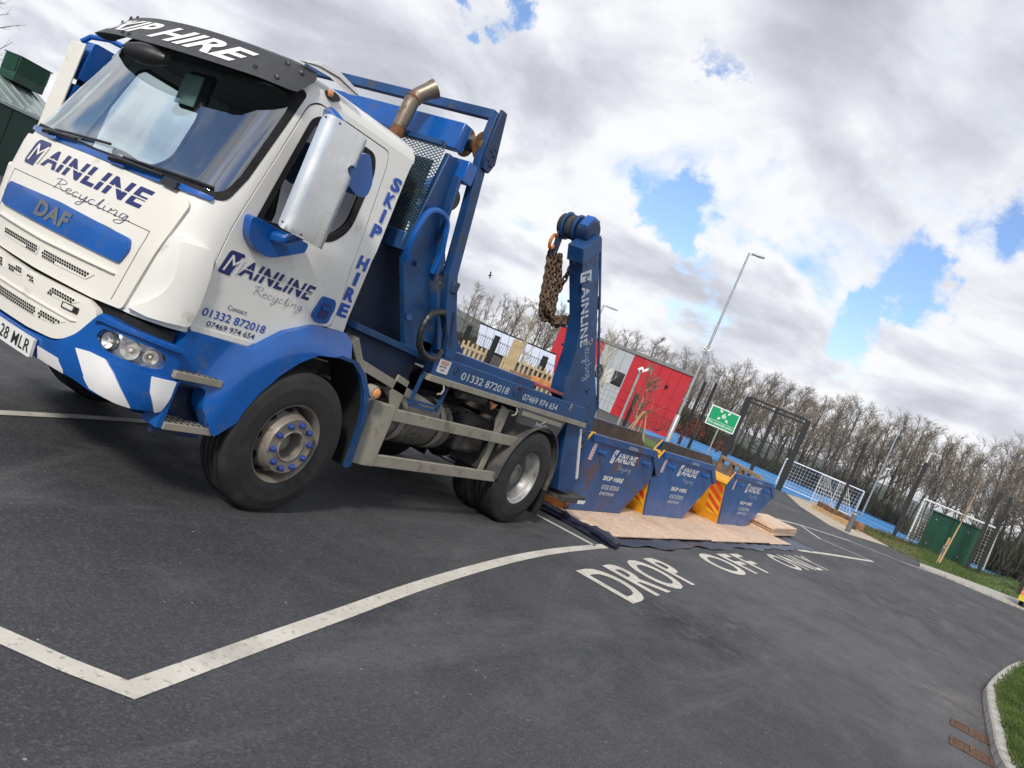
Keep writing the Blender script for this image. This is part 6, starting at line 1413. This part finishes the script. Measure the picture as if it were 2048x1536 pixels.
# ================================================================ GREEN CABINET, BOLLARDS, TIMBER
GRN = mat('cabinet_green', (.008, .085, .045), .45, var=.1, vs=1)
ctl, ctr, cbl = at(1866, 1022, 56), at(1957, 1059, 53), at(1847, 1090, 56)
cz = ctl.z; cab2 = thing('utility_cabinet', 'big dark green utility cabinet on the grass verge', 'cabinet', low(ctl))
e0, e1 = low(ctl), low(ctr); ed = (e1-e0).normalized(); en = V((-ed.y, ed.x, 0)); en = en if en.dot(CF) > 0 else -en
bd_ = MB().prism([e0, e1, e1+V((0, 0, cz)), e0+V((0, 0, cz))], en*.45).build('body', GRN, cab2, bevel=.02)
MB().prism([e0-ed*.08-en*.08+V((0, 0, cz)), e1+ed*.08-en*.08+V((0, 0, cz)), e1+ed*.08+en*.55+V((0, 0, cz)), e0-ed*.08+en*.55+V((0, 0, cz))], (0, 0, .08)).build('lid', GRN, cab2, bevel=.01)
for f in (.5,): MB().bar(e0.lerp(e1, f)-en*.01+V((0, 0, .1)), e0.lerp(e1, f)-en*.01+V((0, 0, cz-.05)), .03, .02, en).build('door_joint', SOFT, cab2)
for f, z in ((.15, cz-.45), (.85, cz-.45), (.15, .75), (.85, .75), (.56, 1.5)): MB().bar(e0.lerp(e1, f)-en*.03+V((0, 0, z-.05)), e0.lerp(e1, f)-en*.03+V((0, 0, z+.05)), .14, .03, en).build('hinge', GALV, cab2)
def bollard(lab, px, py, px1, py1):
    p = gp(px, py); h = (at(px1, py1, (p-CC).dot(CF))).z; t = thing('bollard', lab, 'bollard', p, 'grey bollards along the path')
    BG = MATS.get('bollard_grey') or mat('bollard_grey', (.12, .13, .14), .6, var=.15)
    MB().tube([p, p+V((0, 0, h*.86))], [.13, .12], 16).build('post', BG, t); MB().tube([p+V((0, 0, h*.86)), p+V((0, 0, h*.93))], .10, 16).build('reflector_band', LGREY, t); MB().tube([p+V((0, 0, h*.93)), p+V((0, 0, h*.99)), p+V((0, 0, h))], [.125, .12, .06], 16).build('cap', BG, t)
bollard('grey bollard at the end of the timber sleepers', 1694, 1064, 1709, 1022); bollard('grey bollard beside the young staked tree', 1873, 1132, 1886, 1088)
WOOD = mat('oak_sleeper', (.20, .105, .055), .8, var=.35, vs=3); WEND = mat('cut_timber', (.50, .33, .16), .75, var=.2, vs=6); WPALE = mat('pale_timber', (.40, .31, .18), .75, var=.15, vs=3)
def sleeper(lab, a, c, w_=.35, h_=.28, m=WOOD, grp='timber sleepers by the path'):
    o = MB().bar(a, c, w_, h_).build('timber_sleeper', m, bevel=.02); tag(o, lab, 'timber', grp); return o
sleeper('long brown sleeper along the path edge, upper layer', at(1640, 1009, 52), at(1722, 1053, 46), .4, .38)
for i, (x, y, dd_) in enumerate(((1644, 1024, 51.2), (1666, 1036, 49.5), (1690, 1047, 47.5))):
    p = at(x, y, dd_); sleeper(('short cut block under the left end of the long sleeper', 'short cut block under the middle of the long sleeper', 'short cut block under the long sleeper next to the bollard')[i], p-V((.45, .5, 0)), p+V((.6, .5, 0)), .62, .45, WEND)
# timber hand rail behind the front skips
tr_ = thing('timber_rail', 'sloping timber handrail with short posts behind the farthest front skip', 'rail', low(at(1440, 930, 34)))
ra, rb2 = at(1445, 914, 34), at(1523, 957, 31); MB().bar(ra, rb2, .16, .14).build('rail', mat('weathered_rail', (.30, .20, .13), .8, var=.2), tr_, bevel=.01)
for f in (.02, .3, .55): p = ra.lerp(rb2, f); MB().bar(low(p), p, .22, .16, CF).build('post', WOOD, tr_, bevel=.01)
o = MB().lathe([(.0005, 0), (.28, 0), (.34, .35), (.30, .38), (.0005, .36)], low(at(1524, 960, 34))+V((0, 0, .55)), (0, 0, 1), 14)
# ================================================================ FIRE ASSEMBLY SIGN
SG = mat('sign_green', (.0, .30, .12), .45, var=.03); SWH = mat('sign_white', (.78, .80, .78), .45, var=.03)
D0 = 26; tl_, tr2, br2, bl2 = at(1424, 809, D0), at(1480, 830, D0), at(1468, 869, D0), at(1410, 847, D0)
fs_ = thing('assembly_sign', 'green fire assembly point sign on a thin post behind the skips', 'sign', low(at(1440, 870, D0)))
rr_ = V((_r.x, _r.y, 0)); c0 = (tl_+br2+tr2+bl2)/4; sw2, sh2 = .5*((tr2-tl_).length+(br2-bl2).length)/2, .5*(((tl_-bl2).length+(tr2-br2).length)/2)
fwd = V((CF.x, CF.y, 0)).normalized()
SF = lambda u, v, e=0.0: c0+rr_*u+V((0, 0, v))-fwd*e
MB().prism([SF(-sw2, -sh2), SF(sw2, -sh2), SF(sw2, sh2), SF(-sw2, sh2)], fwd*.02).build('board', SWH, fs_, smooth=False)
def sq(name, m, u0, u1, v0, v1, e): b = MB(); b.keep = True; b.add([SF(u0, v0, e), SF(u1, v0, e), SF(u1, v1, e), SF(u0, v1, e)], [(0, 1, 2, 3)]); return b.build(name, m, fs_, smooth=False)
m_ = .035; sq('green_field', SG, -sw2+m_, sw2-m_, -sh2*.38, sh2-m_, .003); sq('green_band', SG, -sw2+m_, sw2-m_, -sh2+m_, -sh2*.42, .003)
text('lettering', 'Fire assembly point', SWH, fs_, lambda u, v: SF(-sw2+m_*2+u, -sh2+m_*1.7+v, .006), 2*sw2-m_*4, sh2*.34, .01)
b = MB(); b.keep = True
def arrow(cx, cy, a):
    c_, s_ = math.cos(a), math.sin(a); R2 = lambda x, y: SF(cx+x*c_-y*s_, cy+x*s_+y*c_, .006)
    b.add([R2(0, 0), R2(-.07, .055), R2(-.055, .02), R2(-.12, .02), R2(-.12, -.02), R2(-.055, -.02), R2(-.07, -.055)], [(0, 1, 2), (0, 2, 3, 4, 5), (0, 5, 6)])
cy_ = sh2*.32
for sx, sy in ((-1, 1), (1, 1), (-1, -1), (1, -1)): arrow(sx*.09, cy_+sy*.08, math.atan2(-sy, -sx))
for dx, dy in ((-.045, -.01), (.045, -.01), (0, .03), (0, -.04)):
    b.add([SF(dx+.018*math.cos(t), cy_+dy+.035+.018*math.sin(t), .0065) for t in [i*math.pi/4 for i in range(8)]], [tuple(range(8))]); b.add([SF(dx-.02, cy_+dy+.015, .0065), SF(dx-.015, cy_+dy-.05, .0065), SF(dx+.015, cy_+dy-.05, .0065), SF(dx+.02, cy_+dy+.015, .0065)], [(0, 1, 2, 3)])
b.build('pictogram', SWH, fs_, smooth=False)
MB().tube([low(SF(0, 0, -.04)), SF(0, -sh2+.02, -.04)], .025, 8).build('post', GALV, fs_)
# ================================================================ GREEN SHED ON THE LEFT
DG = mat('dark_green_cladding', (.012, .050, .034), .45, var=.12, vs=1); RG = mat('green_metal_roof', (.36, .44, .42), .25, .45, var=.15, vs=.8); SEAM = mat('seam_metal', (.40, .44, .43), .35, .5)
HE = 2.95; e_a, e_b = low(top(-40, 178, HE)), low(top(112, 250, HE)); sdir = (e_b-e_a).normalized(); e_a = e_a-sdir*3; e_b = e_b+sdir*.5; sn = V((-sdir.y, sdir.x, 0)); sn = sn if sn.dot(CF) > 0 else -sn
shed = thing('green_shed', 'dark green metal clad building with a pale metal roof behind the cab', 'building', e_a)
Ls = (e_b-e_a).length; SQ = lambda u, d, z: e_a+sdir*u+sn*d+V((0, 0, z))
MB().prism([SQ(0, 0, 0), SQ(Ls, 0, 0), SQ(Ls, 0, HE-.15), SQ(0, 0, HE-.15)], sn*.2).build('wall', DG, shed, smooth=False)
MB().bar(SQ(-.1, -.05, HE-.08), SQ(Ls+.1, -.05, HE-.08), .16, .14).build('gutter', SEAM, shed)
rf_ = MB().prism([SQ(-.1, -.1, HE), SQ(Ls+.1, -.1, HE), SQ(Ls+.1, 2.6, HE+1.15), SQ(-.1, 2.6, HE+1.15)], (0, 0, .04)).build('roof', RG, shed, smooth=False)
b = MB(); u = .1
while u < Ls: b.bar(SQ(u, -.1, HE+.06), SQ(u, 2.6, HE+1.21), .04, .05); u += .62
b.build('roof_seam', SEAM, rf_, smooth=False); MB().bar(SQ(-.1, 2.6, HE+1.2), SQ(Ls+.1, 2.6, HE+1.2), .2, .12).build('ridge', DG, rf_)
b = MB(); u = .5
while u < Ls: b.bar(SQ(u, -.004, 0), SQ(u, -.004, HE-.2), .03, .02, sn); u += 1.4
b.build('wall_joint', SOFT, shed, smooth=False)
# louvred turret on the roof
la_, lb_ = at(36, 146, (SQ(Ls/2, 1.6, 3.6)-CC).dot(CF)), at(95, 172, (SQ(Ls/2, 1.6, 3.6)-CC).dot(CF))
def wall_hit(px, py, d_=1.42):
    r = ray(px, py); o_2 = e_a+sn*d_; t = (o_2-CC).dot(sn)/r.dot(sn); p_ = CC+r*t; return (p_-e_a).dot(sdir), p_.z
ua, z1_ = wall_hit(38, 131); ub_, z2_ = wall_hit(98, 160); za_ = (z1_+z2_)/2+.02
tu = MB().prism([SQ(ua, 1.45, za_-.75), SQ(ub_, 1.45, za_-.75), SQ(ub_, 1.45, za_+.32), SQ(ua, 1.45, za_+.32)], sn*.9).build('vent_turret', DG, shed, bevel=.02)
b = MB(); z = za_-.30
while z < za_+.3: b.bar(SQ(ua+.05, 1.40, z), SQ(ub_-.05, 1.40, z), .05, .03, (0, 0, 1)); z += .062
z = za_-.30
while z < za_+.3:
    for uu in (ua-.045, ub_+.045): b.bar(SQ(uu, 1.50, z), SQ(uu, 2.3, z), .05, .03, (0, 0, 1))
    z += .062
b.build('louvre', GRN, tu, smooth=False); MB().prism([SQ(ua-.05, 1.38, za_+.32), SQ(ub_+.05, 1.38, za_+.32), SQ(ub_+.05, 2.4, za_+.32), SQ(ua-.05, 2.4, za_+.32)], (0, 0, .05)).build('turret_cap', DG, tu)
b = MB(); c_ = (at(5, 133, 31)-e_a).dot(sdir)
for du, dz in ((0, 0), (.9, 0)): b.bar(SQ(c_-.9+du, 2.5, HE+1.2), SQ(c_-.9+du, 2.5, HE+1.75), .05, .05)
b.bar(SQ(c_-.9, 2.5, HE+1.75), SQ(c_, 2.5, HE+1.75), .05, .05).build('roof_rail', SEAM, shed)
# twigs of a tree outside the left edge
q = random.Random(19)
tw = thing('bare_tree', 'bare tree whose thin twigs reach in at the top left edge', 'tree', low(at(-330, 300, 16)))
tb_ = MB(); tc_ = MB(); base_ = low(at(-330, 300, 16)); topp = at(-260, 0, 16)
tb_.tube([base_, base_.lerp(topp, .5)+V((.1, .1, 0)), topp], [.16, .12, .05], 10)
for tx, ty, sx, sy in ((40, 50, -260, 60), (26, 84, -250, 200), (10, 8, -240, -60), (20, 28, -230, 20), (5, 118, -260, 190)):
    a, c = at(sx, sy, 16), at(tx, ty, 15.3+q.uniform(0, 1)); m1_ = a.lerp(c, .55)-CU*.12; tc_.tube(spline([a, m1_, c], 6), [.03-.026*i/12 for i in range(13)], 5)
    for i in range(9):
        f = q.uniform(.55, .98); p = m1_.lerp(c, (f-.55)/.45); d = (CR*q.uniform(.2, 1)+CU*q.uniform(-.9, .9)+CF*q.uniform(-.5, .5)).normalized(); tc_.tube([p, p+d*.1, p+d*.2+CU*.03], [.004, .003, .002], 4)
tb_.build('trunk', BARK, tw); tc_.build('crown', TWIG, tw)
# ================================================================ YOUNG TREES
def young(lab, bx_, by_, tx, ty, D_, r=.05, nb=16, m=BARKP, spread=.9, stake=False, nm='young_tree', zb=0.0):
    b0 = at(bx_, by_, D_); t0 = at(tx, ty, D_); b0 = V((b0.x, b0.y, zb)); q = random.Random(int(tx)); t = thing(nm, lab, 'tree', b0)
    tk = MB(); pts = [b0.lerp(t0, f)+V((q.uniform(-.06, .06), q.uniform(-.06, .06), 0))*(0 < f < 1) for f in (0, .25, .5, .75, 1)]; tk.tube(pts, [r, r*.85, r*.65, r*.4, r*.12], 8).build('trunk', m, t)
    cr_ = MB(); H_ = (t0-b0).length
    for i in range(nb):
        f = q.uniform(.35, .95); k_ = f*4; p = pts[int(k_)].lerp(pts[min(int(k_)+1, 4)], k_-int(k_)); a = q.uniform(0, 6.28); d = V((math.cos(a)*spread, math.sin(a)*spread, q.uniform(.7, 1.5))).normalized()
        lp, lr, _ = limb(cr_, p, d, H_*.3*(1.15-f), r*.3, q, 4, 4, .2, .12)
        for m__ in range(5):
            p2 = lp[q.randrange(1, 5)]; a2 = q.uniform(0, 6.28); limb(cr_, p2, (d+V((math.cos(a2)*.7, math.sin(a2)*.7, .2))).normalized(), H_*.12*q.uniform(.5, 1.2), r*.14, q, 3, 3, .2, .1)
    cr_.build('crown', TWIG if m != BARKP else m, t); return t, b0, t0
young('slender pale young tree seen over the lorry bed', 1040, 760, 1064, 640, 27, .05, 18)
young('slim pale young tree in front of the grey cladding', 1178, 870, 1226, 660, 36, .06, 24)
yt, b0, t0 = young('young multi-branched tree with low stakes behind the skips', 1268, 875, 1305, 735, 27, .07, 26, mat('young_bark', (.36, .20, .14), .8, var=.2), 1.1)
for dx, dy in ((.5, .1), (-.5, .2), (.1, -.5), (-.2, .5)): MB().tube([b0+V((dx, dy, 0)), b0+V((dx*.1, dy*.1, 1.6))], .02, 6).build('stake', WEND, yt)
yt, b0, t0 = young('thin bent young tree tied to a stake by the green cabinet', 1878, 1125, 1962, 964, 45, .055, 6, WEND, .5)
yt_s = MB().tube([b0+V((.15, .1, 0)), b0.lerp(t0, .33)+V((.1, .1, 0))], .05, 8).build('stake', WEND, yt)
# shrubs
def shrub(lab, px, py, D_, rx, h, m, seed, n=700, nm='shrub', grp='low shrubs'):
    p = at(px, py, D_); p = V((p.x, p.y, max(0, p.z))); q = random.Random(seed); t = thing(nm, lab, 'shrub', p, grp); b = MB(); b.keep = True; st = MB()
    for i in range(14): a = q.uniform(0, 6.28); st.tube([p, p+V((math.cos(a)*rx*.7, math.sin(a)*rx*.7, h*q.uniform(.5, 1)))], [.015, .005], 4)
    for i in range(n):
        a = q.uniform(0, 6.28); r = rx*math.sqrt(q.random()); z = h*q.random()**.7*(1-.5*(r/rx)**2); c = p+V((math.cos(a)*r, math.sin(a)*r, z)); s = .05
        b.add([c+V((q.uniform(-s, s), q.uniform(-s, s), q.uniform(-s, s))) for _ in range(3)], [(0, 1, 2)])
    st.build('stem', BARK, t); b.build('foliage', m, t, smooth=False)
DKL = mat('dark_leaf', (.035, .035, .022), .8, var=.5, vs=3); RDL = mat('red_leaf', (.22, .04, .03), .8, var=.5, vs=3); OLL = mat('olive_leaf', (.10, .12, .04), .8, var=.4, vs=2)
shrub('dark scrubby bush at the foot of the right-hand goal post', 1822, 1092, 54, 1.1, 1.5, DKL, 1); shrub('small olive bush on the leaf-strewn verge', 1768, 1078, 52, .8, .6, OLL, 2)
shrub('reddish twiggy shrub against the foot of the red building', 1310, 862, 52, 2.2, 1.3, RDL, 3, 1500); shrub('small red-leaved shrub by the mesh fence', 1385, 872, 50, .7, 1.2, RDL, 4, 500); shrub('tiny red-leaved shrub beside the timber handrail', 1431, 905, 46, .4, .9, RDL, 5, 260)
tb2 = blades('grass', [(p.x, p.y, 0) for p in [low(at(1262+random.uniform(-6, 66), 868+random.uniform(0, 24), random.uniform(25, 40))) for _ in range(3000)]], .05, .16, BL1, 9, .015); tag(tb2, kind='stuff')
poly_ground('lawn', GRASSG, [low(at(x, y, d)) for x, y, d in ((1230, 850, 50), (1345, 895, 50), (1345, 895, 26), (1230, 850, 24))], .01)
poly_ground('lawn', GRASSG, [low(at(x, y, d)) for x, y, d in ((1410, 915, 50), (1462, 930, 46), (1462, 935, 30), (1410, 915, 32))], .011)
# pole with a small red and white camera unit
pc = low(at(1226, 858, 44)); pt_ = at(1283, 735, 44)
pp_ = thing('camera_pole', 'lattice pole with a white and red camera unit against the red wall', 'pole', pc); pt_ = V((pc.x, pc.y, 0)); zt_ = 0
ax_ = at(1234, 852, 44); ax2 = at(1281, 742, 44); MB().tube([low(ax_), ax2], .07, 10).build('pole', GALV, pp_); MB().lathe([(.0005, -.2), (.2, -.18), (.2, .18), (.0005, .2)], ax2+V((0, 0, .05)), CF, 4).build('camera_box', LWHITE, pp_); MB().lathe([(.0005, 0), (.08, .0), (.08, .06), (.0005, .06)], ax2-CF*.25, CF, 12).build('lens', REDM, pp_)
MB().bar(ax2+CR*.2, ax2+CR*.45+CU*.12, .12, .12).build('sensor', LWHITE, pp_)
p = low(at(1244, 858, 42)); post('fence_post', 'black post beside the lattice pole', p, at(1276, 787, 42).z, .14)
for i, (x, y, x1, y1, D_) in enumerate(((975, 722, 996, 672, 40), (1072, 760, 1092, 713, 38), (928, 682, 938, 650, 44))):
    p = low(at(x, y, D_)); post('fence_post', ('black post left of the wooden seat seen over the lorry bed', 'black post nearest the red plate seen over the lorry bed', 'black post close behind the sheeting arm')[i], p, at(x1, y1, D_).z, .22, grp='black posts in the play area')
# bar fence in front of the pale building
fa_ = [low(at(930, 690, 50)), low(at(1030, 735, 50)), low(at(1120, 770, 50))]
t = thing('railing_fence', 'black vertical bar railing in front of the pale panelled building', 'fence', fa_[0])
for a, c in zip(fa_, fa_[1:]):
    b = MB(); L2 = (c-a).length; n = int(L2/.14)
    for i in range(n): p = a.lerp(c, i/n); b.bx(p.x-.009, p.x+.009, p.y-.009, p.y+.009, 0, 1.95)
    b.bar(a+V((0, 0, 1.85)), c+V((0, 0, 1.85)), .03, .03).bar(a+V((0, 0, .2)), c+V((0, 0, .2)), .03, .03).build('bars', FEN, t, smooth=False)
# wooden play-area pieces
def picket(lab, a, c, z0, z1, gap=.13, w_=.07, m=WPALE, nm='picket_fence', cat='fence'):
    t = thing(nm, lab, cat, low(a), 'wooden play area pieces'); n = max(3, int((c-a).length/gap)); b = MB(); a, c = low(a), low(c); d = (c-a).normalized()
    for i in range(n+1): p = a.lerp(c, i/n); MB().bar(p+V((0, 0, z0)), p+V((0, 0, z1+.05*(i % 2))), w_, .03, CF).build('slat', m, t)
    for z in (z0+.12, z1-.15): MB().bar(a+V((0, 0, z)), c+V((0, 0, z)), .05, .08).build('rail', m, t)
    return t
picket('pale picket planter nearest the sheeting arm', at(918, 706, 24), at(962, 727, 24), .55, 1.45)
picket('pale slatted seat back between the black posts', at(1003, 728, 25), at(1018, 738, 25), .5, 1.5, .12)
picket('tall pale slatted panel in the middle of the play area', at(1007, 735, 27), at(1022, 745, 27), .5, 2.1, .14, .10)
picket('long pale fence low in the play area', at(1020, 752, 33), at(1105, 780, 33), .2, 1.55, .2, .09)
for i, (x, y, x1, y1, D_) in enumerate(((1000, 742, 1060, 762, 26), (1060, 758, 1110, 776, 28))):
    o = MB().bar(at(x, y, D_), at(x1, y1, D_), .4, .3).build('timber_sleeper', WOOD if i == 0 else mat('orange_timber', (.45, .20, .07), .8, var=.3), bevel=.02); tag(o, ('brown timber edge of the play area bed', 'orange timber edge next to the red plate')[i], 'timber')
# ================================================================ RESPONSE VEHICLE AT THE RIGHT EDGE
vq = gp(2030, 1212); vf_ = ray(2068, 1190); vf_ = V((vf_.x, vf_.y, 0)).normalized(); vh = V((vf_.y, -vf_.x, 0)); vq = V((vq.x, vq.y, 0)); s_ = .9
vl = (vq-CC).dot(CF)
vv = thing('estate_car', 'car with yellow and red chevrons on its tail at the right edge', 'car', vq)
VP = lambda u, d, z: vq+vh*(u)+vf_*d+V((0, 0, z))
YB = mat('car_yellow', (.62, .50, .04), .35, coat=.4); CW_ = mat('car_white', (.6, .6, .6), .3, coat=.4)
body = MB().prism([VP(0, 0, .40), VP(0, 0, 1.0), VP(.12, .25, 1.1), VP(.28, .6, 1.62), VP(1.55, .6, 1.62), VP(1.72, .25, 1.1), VP(1.84, 0, 1.0), VP(1.84, 0, .40)], vf_*.0+vf_*4.2).build('body', CW_, vv, bevel=.06)
MB().prism([VP(.02, -.02, .62), VP(.95, -.02, .62), VP(.95, -.02, 1.45), VP(.24, -.02, 1.45), VP(.02, -.02, 1.0)], vf_*.015).build('tailgate', YB, vv)
b = MB(); b.keep = True
for k_ in range(4): z = .62+k_*.22; b.add([VP(.04, -.03, z), VP(.92, -.03, z+.35), VP(.92, -.03, z+.46), VP(.04, -.03, z+.11)], [(0, 1, 2, 3)])
b.build('red_stripe', REDV, vv, smooth=False)
MB().prism([VP(.25, .1, 1.12), VP(1.6, .1, 1.12), VP(1.5, .5, 1.56), VP(.34, .5, 1.56)], -vf_*.03).build('rear_window', WGL, vv)
MB().prism([VP(-.03, -.12, .34), VP(1.87, -.12, .34), VP(1.87, -.12, .60), VP(-.03, -.12, .60)], vf_*.3).build('bumper', YB, vv, bevel=.03)
MB().prism([VP(.10, -.04, .66), VP(.62, -.04, .66), VP(.62, -.04, .78), VP(.10, -.04, .78)], vf_*.01).build('number_plate', YELV, vv)
MB().prism([VP(.0, -.03, .80), VP(.12, -.03, .80), VP(.14, -.03, 1.10), VP(.02, -.03, 1.02)], vf_*.03).build('tail_light', REDV, vv)
for u in (.16, 1.68):
    for d in (.75, 3.5): MB().lathe([(.0005, -.1), (.2, -.1), (.32, -.09), (.33, 0), (.32, .09), (.2, .1), (.0005, .1)], VP(u, d, .33), vh, 24).build('wheel', TYRE, vv)
# ================================================================ BIRD
bc = at(980, 551, 60); b = MB()
b.tube([bc-CR*.16, bc-CR*.08, bc, bc+CR*.10, bc+CR*.2], [.01, .04, .05, .035, .01], 8)
b.add([bc-CR*.04, bc+CR*.06, bc+CR*.12+CU*.28, bc+CR*.02+CU*.30], [(0, 1, 2, 3)]); b.add([bc-CR*.04, bc+CR*.06, bc+CR*.0-CU*.26+V((0, 0, .05)), bc-CR*.06-CU*.24], [(0, 1, 2, 3)])
tag(b.build('bird', SOFT), 'small dark bird flying in the sky left of the lifting arm', 'bird')
# trees and a hedge on the camera's side of the car park, mirrored in the lorry's glass
q = random.Random(91)
for i in range(9):
    o = copy_tree(PROT[i % 5]); a = R_(-150+i*17); d = q.uniform(34, 48); sc = q.uniform(.5, .8); o.location = (d*math.cos(a), d*math.sin(a), 0); o.scale = (sc, sc, sc); o.rotation_euler = (0, 0, q.uniform(0, 6.28)); tag(o, 'leafless tree across the car park behind the photographer', 'tree', 'trees behind the photographer')
b = MB(); b.keep = True
for i in range(5000):
    a = R_(-165+q.random()*150); d = q.uniform(46, 52); p = V((d*math.cos(a), d*math.sin(a), q.uniform(0, 3.4))); s = V((q.uniform(-1, 1), q.uniform(-1, 1), 0)).normalized()*.35; b.add([p-s, p+s, p+V((q.uniform(-.3, .3), q.uniform(-.3, .3), .9))], [(0, 1, 2)])
tag(b.build('hedge', MATS['bramble_green'], smooth=False), kind='stuff')
